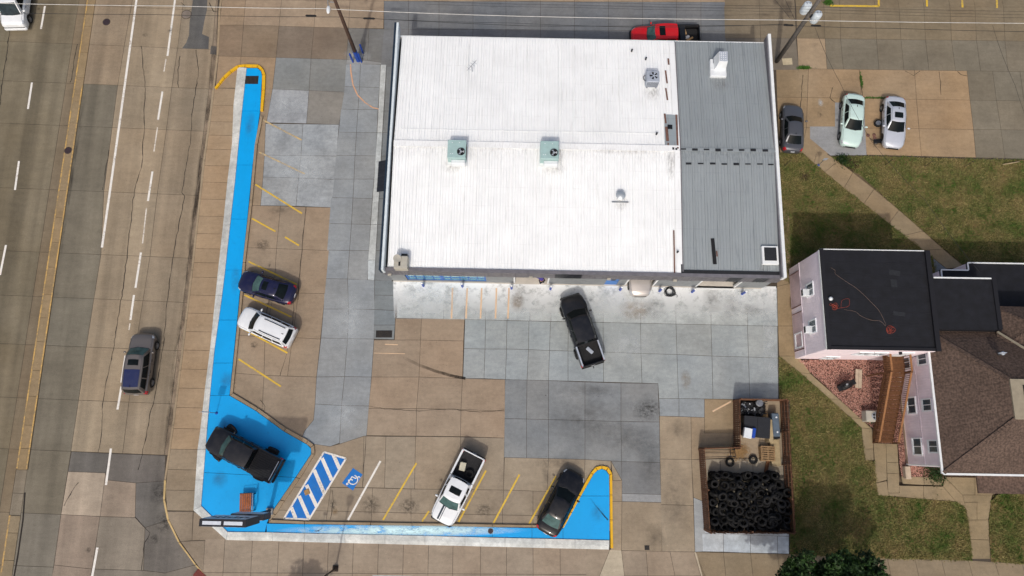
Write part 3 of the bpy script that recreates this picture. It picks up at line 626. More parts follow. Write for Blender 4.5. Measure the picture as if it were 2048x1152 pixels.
# yellow kerbs round the two ends
y_in = [(432, 178), (440, 168), (449, 157), (462, 145), (477, 134.5), (490, 134), (515, 134.5), (521, 140), (524, 149), (523, 180), (520, 222)]
y_out = [(428, 175), (437, 164), (446, 152), (459, 140), (475, 129.5), (490, 128), (517, 128.5), (526, 136), (531, 149), (530, 180), (526, 222)]
kerb_run(isl, y_in, y_out, -.03, .145, S(220, 170, 30), 'yellow_kerb', 'paint_kerb_yellow')
y_in2 = [(1128, 1056), (1145, 1025), (1162, 993), (1187, 949), (1195, 941), (1204, 938), (1213, 941), (1219, 950), (1219.5, 990), (1220, 1040), (1221, 1097)]
y_out2 = [(1122, 1056), (1139, 1024), (1156, 990), (1181, 946), (1191, 934), (1204, 931), (1217, 934), (1225, 947), (1225.5, 990), (1226, 1040), (1227, 1097)]
kerb_run(isl, y_in2, y_out2, -.03, .146, S(220, 170, 30), 'yellow_kerb', 'paint_kerb_yellow')

# ---- lot behind the houses (north-east)
nlot = struct(flat('rear_lot', [P2(1592, -160, 0), P2(2600, -160, 0), P2(2600, 330, 0), P2(1700, 320, 0), P2(1552, 312, 0), P2(1545, 100, 0)], -.013, 'joint_dirt'))
OL = S(126, 112, 89); OG = S(119, 111, 95)
gx0 = [1592, 1648, 1680, 1750, 1798, 1848, 1900, 1950, 2007, 2070, 2140, 2220, 2320]; gx1 = [1594, 1650, 1681, 1753, 1802, 1851, 1903, 1953, 2010, 2075, 2146, 2228, 2330]; gx2 = [1597, 1654, 1687, 1758, 1808, 1858, 1911, 1961, 2016, 2080, 2152, 2235, 2340]
lattice(nlot, [[(1024 + (x - 1024) * .96, -160) for x in gx0], [(1024 + (x - 1024) * .985, -60) for x in gx0], [(x, 14) for x in gx0], [(x, 77 + (x - 1650) * .013) for x in gx1], [(x, 138 + (x - 1654) * .013) for x in gx2]], OL, colors={(3, 0): S(160, 138, 110), **{(3, c): OG for c in range(1, 12)}})
lx0 = [1552, 1617, 1720, 1829, 1934, 1985, 2040, 2095, 2160, 2240, 2350]; lx1 = [1554, 1615, 1722, 1833, 1940, 1993, 2048, 2104, 2170, 2250, 2360]; lx2 = [1557, 1613, 1724, 1838, 1947, 2002, 2058, 2114, 2180, 2262, 2372]; lx3 = [1560, 1602, 1734, 1843, 1952, 2010, 2066, 2122, 2190, 2274, 2384]
lattice(nlot, [[(x, 138 + (x - 1654) * .013) for x in lx0], [(x, 194 + (x - 1555) * .016) for x in lx1], [(x, 254 + (x - 1555) * .012) for x in lx2], [(x, 305 + (x - 1560) * .026) for x in lx3]], S(158, 133, 102), colors={(r, c): OG for r in range(3) for c in (4, 5, 6, 7, 8, 9)} | {(r, 0): S(148, 126, 96) for r in range(3)} | {(2, 1): S(150, 128, 98), (1, 1): S(152, 130, 100)})
patch(nlot, [(1620, 253), (1670, 253), (1670, 205), (1728, 205), (1733, 310), (1661, 311), (1620, 277)], .009, 'concrete', S(146, 148, 150), 'concrete_patch')
patch(nlot, [(1564, 117), (1584, 116), (1585, 129), (1566, 130)], .010, 'concrete', S(190, 176, 146), 'concrete_patch')
for px in ([(1665, 175), (1660, 195), (1663, 200), (1672, 206)], [(1718, 140), (1722, 160), (1724, 195)], [(1878, 143), (1881, 165), (1882, 190)], [(1915, 143), (1922, 150), (1934, 152)], [(1810, 142), (1826, 151), (1840, 142)], [(1604, 275), (1600, 220), (1606, 150)]): crack(nlot, px, 0, .05, .05)
for px in ([(1660, 11.5), (1758, 12.5)], [(1757, -40), (1757.5, 12.5)], [(1852, -40), (1854, 13)], [(1923, -40), (1925, 15)], [(1992, -40), (1994, 16)], [(2062, -40), (2065, 17)]): mark(nlot, px, .17, 'paint_yellow', .004, 'parking_line')
blot(nlot, 1596, 230, 8, 14, 'chalk_blob', .011, 'pale_wash'); blot(nlot, 1641, 205, 6, 9, 'chalk_blob', .011, 'pale_wash'); blot(nlot, 1640, 228, 7, 7, 'oil_stain', .011); blot(nlot, 1755, 285, 18, 16, 'oil_stain', .012); blot(nlot, 1628, 90, 12, 6, 'dark_grime', .011)

# ---- lawns, walks and gravel round the house
def lawn_mat():
    t = NT('lawn_soil')
    n = t.noise(0.55, 5, 0.6); n2 = t.noise(9, 5, 0.7)
    c = t.mix(t.rng(n, 0.38, 0.62, 0, 1), S(66, 92, 40), S(132, 114, 78))
    c = t.mix(t.rng(n2, 0.35, 0.7, 0, .8), c, S(108, 94, 64)); t.set(c, 0.95, 0, 0.1); t.bump(n2, .5, .03); MATS['lawn_soil'] = t.m
    t = NT('grass_blade')
    n = t.noise(0.5, 5, 0.62); n3 = t.noise(28, 3, 0.7)
    c = t.mix(t.rng(n, 0.40, 0.56, 0, 1), S(66, 108, 40), S(184, 160, 116))
    n4 = t.noise(2.6, 5, 0.7); c = t.mix(t.rng(n4, 0.42, 0.64, 0, .85), c, S(152, 134, 88))
    c = t.mix(t.rng(n3, 0.35, 0.65, 0, .8), c, S(80, 106, 44)); t.set(c, 0.7, 0, 0.2); MATS['grass_blade'] = t.m
lawn_mat()
LAWNS = [[(1556, 306), (1604, 306), (1650, 345), (1700, 385), (1770, 440), (1846, 499), (1866, 514), (1880, 560), (1590, 575), (1570, 560)],
         [(1660, 313), (1735, 312), (1950, 318), (2044, 320), (2300, 330), (2300, 720), (1900, 720), (1900, 560), (1930, 533), (1810, 430), (1720, 350)],
         [(1558, 712), (1600, 746), (1660, 798), (1722, 856), (1730, 920), (1750, 923), (1756, 991), (1915, 1004), (1930, 1016), (1936, 1040), (1945, 1122), (1730, 1117), (1580, 1110), (1580, 800), (1558, 800)],
         [(1983, 1002), (2000, 985), (2048, 968), (2300, 975), (2300, 1134), (2048, 1129), (1982, 1123), (1978, 1040)]]
lw = MB()
for pg in LAWNS:
    q = [P2(*p) for p in pg]; lw.add([(a, b, -.004) for a, b in q], [tuple(range(len(q)))])
lawn = struct(lw.build('lawn', 'lawn_soil'))
def inpoly(px, py, poly):
    c = np.zeros(len(px), bool); n = len(poly); j = n - 1
    for i in range(n):
        xi, yi = poly[i]; xj, yj = poly[j]
        if yi != yj: c ^= ((yi > py) != (yj > py)) & (px < (xj - xi) * (py - yi) / (yj - yi) + xi)
        j = i
    return c
nr = np.random.default_rng(5)
def scatter(poly_px, per_m2, h=0.0):
    q = [P2(*p, h) for p in poly_px]; xs = [a for a, b in q]; ys = [b for a, b in q]
    n = int((max(xs) - min(xs)) * (max(ys) - min(ys)) * per_m2)
    x = nr.uniform(min(xs), max(xs), n); y = nr.uniform(min(ys), max(ys), n); k = inpoly(x, y, q); return x[k], y[k]
def tris(name, V, mat, parent=None, smooth=False):
    n = len(V) // 3; me = bpy.data.meshes.new(name); me.vertices.add(3 * n); me.vertices.foreach_set('co', V.astype(np.float32).ravel())
    me.loops.add(3 * n); me.loops.foreach_set('vertex_index', np.arange(3 * n, dtype=np.int32)); me.polygons.add(n); me.polygons.foreach_set('loop_start', np.arange(0, 3 * n, 3, dtype=np.int32))
    me.update(); me.validate(); return link(name, me, mat, parent)
def grass(polys, per, h, mat='grass_blade'):
    out = []
    for pg in polys:
        x, y = scatter(pg, per); n = len(x); 
        for k in range(3):
            a = nr.uniform(0, 6.283, n); L = h * nr.uniform(.5, 1.3, n); wd = nr.uniform(.018, .045, n); ox = x + nr.normal(0, .07, n); oy = y + nr.normal(0, .07, n)
            lean = nr.uniform(.3, 1.1, n) * L; b = nr.uniform(0, 6.283, n)
            V = np.zeros((n, 3, 3)); V[:, 0] = np.c_[ox - np.cos(a) * wd, oy - np.sin(a) * wd, np.full(n, -.003)]; V[:, 1] = np.c_[ox + np.cos(a) * wd, oy + np.sin(a) * wd, np.full(n, -.003)]
            V[:, 2] = np.c_[ox + np.cos(b) * lean, oy + np.sin(b) * lean, L]; out.append(V.reshape(-1, 3))
    return np.concatenate(out)
stuff(tris('grass', grass([LAWNS[0], [(1660, 313), (1735, 312), (1950, 318), (2048, 320), (2060, 560), (1930, 560), (1930, 533), (1810, 430), (1720, 350)], LAWNS[2], [(1983, 1002), (2000, 985), (2048, 968), (2060, 968), (2060, 1129), (1982, 1123), (1978, 1040)]], 150, .10), 'grass_blade'), 'patchy green and brown grass growing on the lawns around the pink house', 'grass')
# weeds in the joints
M('weed', S(70, 112, 40), 0.7, var=.3, scale=20)
def weed(x, y, sx, sy, n, h, label):
    cx, cy = P2(x, y); V = []
    for i in range(n):
        a = nr.normal(0, sx / 50.0); b = nr.normal(0, sy / 50.0); t = nr.uniform(0, 6.28); L = h * nr.uniform(.5, 1.2); u = nr.uniform(0, 6.28); wd = nr.uniform(.02, .05)
        V += [(cx + a - math.cos(t) * wd, cy + b - math.sin(t) * wd, 0), (cx + a + math.cos(t) * wd, cy + b + math.sin(t) * wd, 0), (cx + a + math.cos(u) * L * .8, cy + b + math.sin(u) * L * .8, L)]
    o = tris('weed_clump', np.array(V), 'weed'); tag(o, label, 'weeds'); o['kind'] = 'stuff'; return o
weed(1608, 136, 14, 3, 420, .16, 'green weed clump in the slab joint east of the grey roof'); weed(1656, 5, 9, 6, 420, .18, 'green weed clump at the end of the yellow kerb line near the transformer pole')
weed(1722, 162, 2, 16, 320, .12, 'weeds lining the slab crack above the mint green sedan'); weed(1748, 196, 40, 1.5, 360, .10, 'weeds lining the cross joint behind the parked mint and silver sedans')
# concrete walks across the lawns
path = struct(flat('garden_path', [P2(*p) for p in [(1612, 285), (1650, 318), (1800, 430), (1920, 530), (1860, 505), (1780, 440), (1660, 345), (1612, 300)]], -.012, 'joint_dirt'))
pu = [(1607, 274), (1636, 296), (1676, 322), (1706, 345), (1748, 378), (1798, 420), (1846, 462), (1888, 499), (1930, 534)]; pl_ = [(1604, 304), (1628, 326), (1650, 344), (1688, 376), (1728, 407), (1778, 447), (1808, 471), (1846, 500), (1893, 537)]
for i in range(8): slab(path, [pl_[i], pu[i], pu[i + 1], pl_[i + 1]], S(150, 130, 100), .012)
slab(path, [(1866, 516), (1894, 538), (1890, 580), (1876, 580)], S(128, 130, 130), .010)
p_l = [(1558, 712), (1600, 745), (1660, 798), (1700, 834), (1723, 856)]; p_r = [(1597, 712), (1622, 748), (1680, 800), (1722, 838), (1745, 858)]
for i in range(4): slab(path, [p_l[i], p_r[i], p_r[i + 1], p_l[i + 1]], S(146, 130, 100), .012)
PC = S(140, 124, 96)
for px in ([(1723, 856), (1746, 858), (1747, 898), (1727, 898)], [(1727, 898), (1747, 898), (1748, 921), (1731, 921)], [(1747, 886), (1772, 887), (1774, 960), (1752, 966), (1749, 922)], [(1772, 887), (1795, 888), (1797, 925), (1773, 925)], [(1773, 925), (1797, 925), (1798, 947), (1774, 947)], [(1774, 947), (1798, 947), (1799, 986), (1776, 986)], [(1752, 966), (1774, 962), (1777, 992), (1756, 991)],
           [(1798, 971), (1847, 972), (1847, 998), (1777, 992), (1776, 986), (1799, 986)], [(1847, 972), (1886, 973), (1912, 1003), (1847, 998)], [(1886, 973), (1890, 955), (1925, 990), (1932, 1016), (1912, 1003)], [(1802, 953), (1848, 954), (1848, 970), (1806, 968)], [(1848, 954), (1888, 955), (1884, 971), (1848, 970)],
           [(1890, 954), (1950, 955), (1950, 990), (1925, 990)], [(1950, 955), (2012, 956), (1985, 990), (1950, 990)], [(1925, 990), (1985, 990), (1980, 1008), (1953, 1004), (1929, 1005)], [(1929, 1005), (1954, 1004), (1954, 1040), (1936, 1040)], [(1954, 1004), (1982, 1006), (1977, 1040), (1954, 1040)], [(1936, 1040), (1977, 1040), (1979, 1080), (1941, 1079)], [(1941, 1079), (1979, 1080), (1981, 1118), (1944, 1118)], [(2012, 956), (2048, 950), (2048, 966), (2000, 984), (1985, 990)]):
    slab(path, px, PC, .012)
# gravel bed of red lava stones
GRAV = [[(1595, 720), (1796, 716), (1812, 890), (1795, 886), (1748, 886), (1748, 857), (1722, 838)], [(1796, 888), (1812, 890), (1816, 955), (1803, 952), (1799, 925)], [(1815, 932), (1892, 935), (1888, 954), (1848, 953), (1815, 953)]]
def rock_mat():
    t = NT('lava_rock'); n = t.noise(16, 2); c = t.mix(t.rng(n, .35, .65, 0, 1), S(156, 100, 84), S(204, 166, 150)); c = t.mix(t.rng(t.noise(23, 2), .55, .7, 0, .8), c, S(80, 52, 44)); t.set(c, .9); MATS['lava_rock'] = t.m
rock_mat()
gb = MB()
for pg in GRAV:
    q = [P2(*p) for p in pg]; gb.add([(a, b, -.002) for a, b in q], [tuple(range(len(q)))])
M('gravel_soil', S(84, 58, 50), .95, var=.3, scale=8); gbed = struct(gb.build('gravel_bed', 'gravel_soil'))
V = []
for pg in GRAV:
    x, y = scatter(pg, 330); n = len(x); s_ = nr.uniform(.02, .055, n)
    J = lambda: nr.uniform(.7, 1.25, n)
    top = np.c_[x + nr.normal(0, .01, n), y + nr.normal(0, .01, n), s_ * J() * .9]
    a0 = nr.uniform(0, 6.28, n); ring = [np.c_[x + np.cos(a0 + k * 1.571) * s_ * J(), y + np.sin(a0 + k * 1.571) * s_ * J(), np.full(n, 0.0)] for k in range(4)]
    for k in range(4): V.append(np.stack([ring[k], ring[(k + 1) % 4], top], 1).reshape(-1, 3))
stuff(tris('gravel', np.concatenate(V), 'lava_rock'), 'red lava gravel spread between the pink house and the diagonal walk', 'gravel')
patch(lawn, [(1664, 312), (1733, 312), (1706, 347), (1690, 334)], .004, 'bare_earth', None, 'bare_soil'); blot(lawn, 1609, 353, 12, 10, 'bare_earth', .006, 'bare_soil')
stuff(lawn) if False else None
# ================================================================== AUTO SHOP
def groove_mat(name, color, per_m, axis=0, depth=.4, rough=.6, var=.12, metal=0.0, tint2=None):
    """painted boarding or ribbed sheet: fine relief along one object axis"""
    t = NT(name); sp = t.n('ShaderNodeSeparateXYZ'); t.l(t.obj(), sp.inputs[0])
    if axis == 'xy': a = t.math('ADD', sp.outputs[0], sp.outputs[1])
    else: a = sp.outputs[axis]
    fr = t.math('FRACT', t.math('MULTIPLY', a, per_m), 0)
    g = t.rng(t.math('ABSOLUTE', t.math('SUBTRACT', fr, 0.5), 0), 0.40, 0.47, 1.0, 0.0)
    c = t.mul(color, t.rng(t.noise(1.3, 5), .3, .7, 1 - var, 1 + var))
    c = t.mix(t.rng(t.noise(14, 4, .7, stretch=(1, 1, .15)), .5, .8, 0, .25), c, tint2 or S(110, 96, 92))
    t.set(c, rough, metal, .35); t.bump(g, depth, .02); MATS[name] = t.m; return t.m
def roof_mat(name, color, dirt, amt, rough=.5, metal=0.0):
    t = NT(name)
    st = t.noise(1.0, 6, .7, stretch=(9, .35, 1)); bl_ = t.noise(.5, 5, .6)
    c = t.mul(color, t.rng(bl_, .3, .7, .95, 1.05)); c = t.mix(t.rng(st, .55, .78, 0, amt), c, dirt)
    c = t.mix(t.rng(t.noise(9, 6, .75), .66, .8, 0, amt), c, dirt)
    sp = t.n('ShaderNodeSeparateXYZ'); t.l(t.obj(), sp.inputs[0]); fr = t.math('FRACT', t.math('MULTIPLY', sp.outputs[1], .68), 0); ln_ = t.rng(t.math('ABSOLUTE', t.math('SUBTRACT', fr, .5), 0), .0, .035, 1, 0)
    c = t.mix(t.math('MULTIPLY', ln_, t.rng(t.noise(1.2, 3), .45, .7, 0, amt * .35)), c, dirt)
    rd = t.rng(t.math('ABSOLUTE', t.math('SUBTRACT', sp.outputs[1], 9.6), 0), 0, 1.1, 1, 0); c = t.mix(t.math('MULTIPLY', rd, t.rng(t.noise(4, 6, .75, stretch=(2.5, .6, 1)), .45, .7, 0, amt)), c, dirt)
    t.set(c, rough, metal, .35); MATS[name] = t.m
roof_mat('roof_white', S(240, 242, 242), S(178, 176, 172), .55)
roof_mat('roof_grey', S(150, 157, 160), S(112, 120, 124), .9, .55, .12)
roof_mat('roof_bare', S(156, 166, 170), S(124, 92, 80), .8, .55, .2)
M('rust', S(112, 82, 72), .9, var=.3, scale=6); M('tar', S(34, 36, 40), .7, var=.3, scale=9); M('trim_white', S(228, 231, 231), .5, var=.05); M('trim_blue', S(212, 222, 226), .45, var=.08); M('trim_navy', S(28, 44, 60), .5)
M('fascia_grey', S(116, 114, 119), .5, .2, var=.15); M('fascia_black', S(44, 46, 52), .4, .2, var=.2); M('shop_wall', S(132, 136, 138), .8, var=.12); M('frame_blue', S(28, 96, 176), .4); M('bollard_blue', S(30, 70, 160), .4, var=.1); M('door_blue', S(60, 118, 190), .5)
M('glass_shop', S(104, 160, 176), .08, 0, var=.15, spec=.8); M('floor_shop', S(196, 190, 180), .7, var=.12, scale=1.2); M('dark_metal', S(38, 40, 44), .45, .4); M('black_rubber', S(26, 26, 28), .8, var=.25, scale=8); M('steel', S(150, 154, 158), .4, .7); M('white_metal', S(226, 230, 232), .45, .1, var=.06); M('ac_green', S(160, 188, 186), .5, var=.08); M('ac_grey', S(168, 176, 188), .5, .1, var=.06); M('ac_beige', S(176, 172, 160), .6, var=.08); M('flashing', S(190, 196, 200), .4, .5)
decal('roof_grime', S(120, 112, 104), .5, 3.5, (.42, .68), stretch=(2.5, .7, 1))
SHOP_O = Vector((-9.73, 12.53, 0)); SHOP_R = rad(-1.2)
shop = thing('auto_shop_building', 'long white and grey metal roofed repair shop with dark fascia and open service bays', 'building', SHOP_O, SHOP_R)
_iR = Matrix.Rotation(-SHOP_R, 3, 'Z')
def L(x, y, h=0.0):
    q = _iR @ (P(x, y, h) - SHOP_O); return q
W_ = 29.95; D_ = 19.4; VR = 9.95; ZE, ZRDG, ZN = 4.42, 4.95, 4.28
def roofz(v): return ZE + (ZRDG - ZE) * (v - .15) / (VR - .15) if v < VR else ZRDG + (ZN - ZRDG) * (v - VR) / (D_ - VR)
ux = lambda x, h=1.0: L(x, 566 + (x - 790) * .0155, h).x
# floor and walls
m = MB(); m.box((W_ / 2, D_ / 2 + .05, .012), (W_ - .3, D_ - .3, .02)); m.build('floor', 'floor_shop', shop)
openings = [(ux(812), ux(972), .10, 2.55), (ux(1027), ux(1098), 0, 2.75), (ux(1211), ux(1236), 0, 2.2), (ux(1252), ux(1312), 0, 2.75), (ux(1396), ux(1477), 0, 2.75)]
m = MB(); u = .15
for a, b, z0, z1 in openings:
    m.box(((u + a) / 2, .40, 1.5), (a - u, .24, 3.0))
    if z0 > 0: m.box(((a + b) / 2, .40, z0 / 2), (b - a - .004, .236, z0))
    m.box(((a + b) / 2, .40, (z1 + 3.0) / 2), (b - a - .004, .236, 3.0 - z1)); u = b
m.box(((u + W_ - .15) / 2, .40, 1.5), (W_ - .15 - u, .24, 3.0))
m.box((W_ / 2, .45, 3.65), (W_ - .3, .13, 1.29))
m.build('front_wall', 'shop_wall', shop)
groove_mat('wall_ribbed', S(122, 128, 132), 3.0, 'xy', .5)
m = MB(); m.box((W_ / 2, D_ - .12, 2.05), (W_ - .3, .24, 4.1)); m.build('rear_wall', 'wall_ribbed', shop)
m = MB(); m.box((.12, D_ / 2 + .15, 2.1), (.22, D_ - .32, 4.2)); m.build('side_wall', 'wall_ribbed', shop); m = MB(); m.box((W_ - .12, D_ / 2 + .15, 2.1), (.22, D_ - .32, 4.2)); m.build('side_wall', 'wall_ribbed', shop)
# storefront glazing
a, b = openings[0][:2]
m = MB(); m.box(((a + b) / 2, .43, 1.325), (b - a, .03, 2.44)); m.build('shop_window', 'glass_shop', shop)
win = shop.children[-1]
nfr = 9
for k in range(nfr + 1):
    m = MB(); wx = a + (b - a) * k / nfr; m.box((wx, .39, 1.325), (.30 if k in (0, 4, 9) else .05, .05, 2.44)); m.build('mullion', 'frame_blue', win)
for z in (.14, .95, 1.75, 2.51): m = MB(); m.box(((a + b) / 2, .40, z), (b - a, .035, .07)); m.build('transom', 'frame_blue', win)
m = MB(); m.box(((openings[2][0] + openings[2][1]) / 2, .36, 1.1), (openings[2][1] - openings[2][0], .08, 2.2)); dr = m.build('door', 'door_blue', shop)
m = MB(); m.box((openings[2][1] - .12, .31, 1.05), (.05, .04, .14)); m.build('handle', 'steel', dr); m = MB(); m.box(((openings[2][0] + openings[2][1]) / 2 + .05, .315, 1.7), (.35, .02, .5)); m.build('door_glass', 'dark_metal', dr)
for k in (1, 3, 4):
    a, b = openings[k][:2]
    for xx in (a + .06, b - .06): m = MB(); m.box((xx, .34, 1.42), (.12, .16, 2.66)); m.build('door_jamb', 'trim_white', shop)
    for z in range(3): m = MB(); m.box(((a + b) / 2, 1.1 + z * .62, 2.82), (b - a - .2, .58, .05)); m.build('garage_door_panel', 'trim_white', shop)
m = MB(); m.box((ux(1435), .20, .012), (ux(1478) - ux(1396), .3, .02)); m.build('threshold', 'trim_white', shop)
# fascia of upright metal panels
n = 30
for k in range(n):
    wpan = W_ / n; m = MB(); x0 = k * wpan
    m.box((x0 + wpan / 2, .10, 3.76), (wpan - .02, .12, 1.48))
    for r in range(4): m.box((x0 + wpan * (r + .5) / 4, .03, 3.76), (.035, .03, 1.46))
    m.build('fascia_panel', 'fascia_black' if k in (13, 14) or k > 24 and k % 2 == 0 else 'fascia_grey', shop)
m = MB(); m.box((W_ / 2, .12, 4.53), (W_ + .04, .26, .05)); m.build('fascia_cap', 'fascia_grey', shop)
m = MB(); m.box((W_ / 2, .20, 3.03), (W_ - .1, .30, .04)); m.build('soffit', 'fascia_grey', shop)
for x in (779, 1062, 1218, 1350): m = MB(); m.box((L(x, 549, 3.4).x, -.02, 3.3), (.26, .16, .18)); m.build('wall_lamp', 'ac_beige', shop)
# roof sheets
UG = L(1360, 330, 4.9).x
def sheet(v0, v1, pw, mat, name):
    prof = [(0, 0), (.02, .06), (.07, .06), (.09, 0)]
    for k in (1, 2, 3): c = pw * k / 4; prof += [(c - .04, 0), (c - .02, .032), (c + .02, .032), (c + .04, 0)]
    prof.append((pw, 0)); n_ = len(prof)
    vs = [(x, v0, roofz(v0) + z) for x, z in prof] + [(x, v1, roofz(v1) + z) for x, z in prof] + [(0, v0, roofz(v0) - .03), (pw, v0, roofz(v0) - .03), (pw, v1, roofz(v1) - .03), (0, v1, roofz(v1) - .03)]
    fs = [(i, i + 1, n_ + i + 1, n_ + i) for i in range(n_ - 1)] + [(2 * n_, 2 * n_ + 3, 2 * n_ + 2, 2 * n_ + 1)]
    mb = MB(); mb.add(vs, fs); return mb.build(name, mat, shop)
def run_sheets(u0, u1, n, mat):
    pw = (u1 - u0) / n
    for v0, v1 in ((.28, VR), (VR, D_ + .12)):
        o = sheet(v0, v1, pw, mat, 'roof_panel'); o.location = (u0, 0, 0)
        for k in range(1, n):
            c = o.copy(); COL.objects.link(c); c.location = (u0 + k * pw, 0, RND.uniform(-.004, .004))
run_sheets(.45, UG, 24, 'roof_white'); run_sheets(UG, W_ - .35, 8, 'roof_grey')
def on_roof(pts, wd, th, mat, name, parent=None, lift=.045):
    """strip laid over the roof sheets along (u, v) points"""
    m = MB()
    for (a, b), (c, d) in zip(pts, pts[1:]):
        A_ = Vector((a, b, roofz(b) + lift)); B_ = Vector((c, d, roofz(d) + lift)); dd = (B_ - A_); q = dd.to_track_quat('X', 'Z').to_matrix()
        m.box((A_ + B_) / 2 + Vector((0, 0, th / 2)), (dd.length, wd, th), rot=q)
    return m.build(name, mat, parent or shop)
def rl(x, y): q = L(x, y, 4.75); return (q.x, q.y)
on_roof([(.45, VR), (UG, VR)], .5, .03, 'roof_white', 'ridge_cap'); on_roof([(UG, VR - .05), (W_ - .3, VR - .05)], .3, .02, 'roof_grey', 'ridge_cap')
on_roof([(UG + .06, .3), (UG + .06, VR), (UG + .06, D_)], .08, .02, 'fascia_grey', 'seam_flashing', lift=.06); on_roof([(UG - .18, .3), (UG - .18, VR), (UG - .18, D_)], .45, .018, 'roof_white', 'painted_seam')
on_roof([rl(1342, 230), rl(1342, 300)], 1.05, .02, 'roof_bare', 'unpainted_sheet', lift=.05)
for p, q, wd in (((1329, 228), (1331, 248), .14), ((1332, 255), (1334, 285), .22), ((1335, 288), (1335, 305), .12), ((1338, 113), (1339, 126), .13), ((1332, 138), (1335, 165), .12), ((1332, 175), (1335, 200), .12), ((1348, 460), (1351, 550), .10), ((1352, 230), (1354, 300), .14)):
    on_roof([rl(*p), rl(*q)], wd, .012, 'rust', 'rusty_strip', lift=.072)
on_roof([rl(1339, 251), rl(1339, 260)], .38, .02, 'dark_metal', 'roof_opening', lift=.075)
on_roof([rl(1366, 527), rl(1367, 552)], .2, .03, 'tar', 'tar_strip')
on_roof([(UG, .38), (W_ - .35, .38)], .28, .03, 'tar', 'tar_strip', lift=.05)
for x, y in ((1365, 301), (1388, 302), (1411, 302), (1434, 303), (1458, 303), (1481, 303), (1504, 303), (1528, 304), (1345, 300), (1351, 301)): on_roof([rl(x - (5.5 if x > 1360 else 2), y), rl(x + (5.5 if x > 1360 else 2), y)], RND.uniform(.10, .24), .012, 'tar', 'tar_patch', lift=.08)
for x, y in ((1376, 329), (1400, 329), (1424, 329), (1447, 330), (1471, 330), (1494, 330), (1518, 330), (1540, 331)): on_roof([rl(x - 5.5, y), rl(x + 5.5, y)], RND.uniform(.07, .24), .012, 'tar', 'tar_patch')
# parapets and caps
m = MB(); m.box((.20, D_ / 2 + .35, 4.66), (.17, D_ + .9, .96)); m.build('parapet', 'trim_blue', shop); m = MB(); m.box((.03, D_ / 2 + .35, 4.66), (.165, D_ + .9, .98)); m.build('parapet_edge', 'trim_navy', shop)
m = MB(); m.box((W_ - .18, D_ / 2 + .2, 4.70), (.22, D_ + .5, .78)); m.build('parapet', 'trim_white', shop); m = MB(); m.box((W_ - .33, D_ / 2 + .2, 4.62), (.06, D_ + .3, .6)); m.build('parapet_edge', 'fascia_grey', shop)
m = MB(); m.box((W_ / 2, D_ + .14, 4.20), (W_ - .4, .14, .12)); m.build('gutter', 'trim_white', shop)
m = MB(); m.tube([(.55, D_ + .16, 4.2), (.6, D_ + .1, 3.8), (.6, D_ + .1, .1)], .05); m.build('downspout', 'dark_metal', shop)
# seamed awning over the side door
v0, v1 = L(762, 382, 2.7).y, L(762, 320, 2.7).y
for k in range(6):
    a = v0 + (v1 - v0) * k / 6; b = v0 + (v1 - v0) * (k + 1) / 6 - .02; m = MB()
    m.add([(-1.15, a, 2.45), (-1.15, b, 2.45), (-.02, b, 3.0), (-.02, a, 3.0), (-1.15, a, 2.40), (-1.15, b, 2.40), (-.02, b, 2.95), (-.02, a, 2.95)], [(0, 1, 2, 3), (7, 6, 5, 4), (0, 4, 5, 1), (2, 6, 7, 3), (0, 3, 7, 4), (1, 5, 6, 2)])
    m.build('awning_panel', 'fascia_black', shop)
m = MB(); m.box((-.012, (v0 + v1) / 2, 1.08), (.05, 1.0, 2.1)); m.build('side_door', 'trim_white', shop)
for x, y, a, b in ((905, 335, 26, 14), (1108, 338, 30, 16), (1120, 310, 12, 22), (850, 292, 60, 7), (1240, 302, 100, 8), (1000, 296, 50, 6), (1242, 405, 16, 20), (1305, 185, 20, 18), (1440, 165, 20, 16), (1340, 330, 10, 40), (1530, 535, 14, 12)):
    (u0, v0), (u1, v1) = rl(x - a, y + b), rl(x + a, y - b); vs = []; N = 6
    for i in range(N + 1):
        for j in range(2): vv = v0 + (v1 - v0) * i / N; vs.append((u0 + (u1 - u0) * j, vv, roofz(vv) + .068))
    m = MB(); m.add(vs, [(2 * i, 2 * i + 1, 2 * i + 3, 2 * i + 2) for i in range(N)]); m.build('roof_stain', 'roof_grime', shop)
# conduits on the roof
for px in ([(800, 259), (1060, 264), (1318, 268)], [(937, 84), (935, 180), (933, 288)], [(1117, 88), (1117, 190), (1116, 290)], [(800, 398), (797, 520)]):
    pts = [rl(*p) for p in px]; m = MB(); m.tube([(a, b, roofz(b) + .07) for a, b in pts], .014, 6); m.build('conduit', 'trim_white', shop)
# ---- things standing on the roof
def roof_pt(x, y, h=4.8):
    q = L(x, y, h); return SHOP_O + Matrix.Rotation(SHOP_R, 3, 'Z') @ Vector((q.x, q.y, roofz(q.y) + .03))
def fan(parent, c, r, mat_ring, nb=4, mat_b='flashing'):
    m = MB(); m.lathe([(r, 0), (r, .05), (r - .04, .05), (r - .04, 0)], 24, 'z', c, closed=True); m.build('fan_ring', mat_ring, parent, smooth=40)
    m = MB(); m.lathe([(.01, 0), (r - .045, 0)], 24, 'z', (c[0], c[1], c[2] + .006), caps=False); m.build('fan_well', 'black_rubber', parent)
    for k in range(nb):
        t = 6.283 * k / nb; m = MB(); vs = []
        for rr, w0 in ((.07, .16), (r * .55, .42), (r * .88, .50)):
            for s in (-1, 1): a = t + s * w0 * .75; vs.append((c[0] + rr * math.cos(a), c[1] + rr * math.sin(a), c[2] + .03 + s * .012))
        m.add(vs, [(0, 1, 3, 2), (2, 3, 5, 4)]); m.build('fan_blade', mat_b, parent)
    m = MB(); m.lathe([(.01, .06), (.08, .05), (.09, .02)], 12, 'z', c); m.build('fan_hub', mat_b, parent)
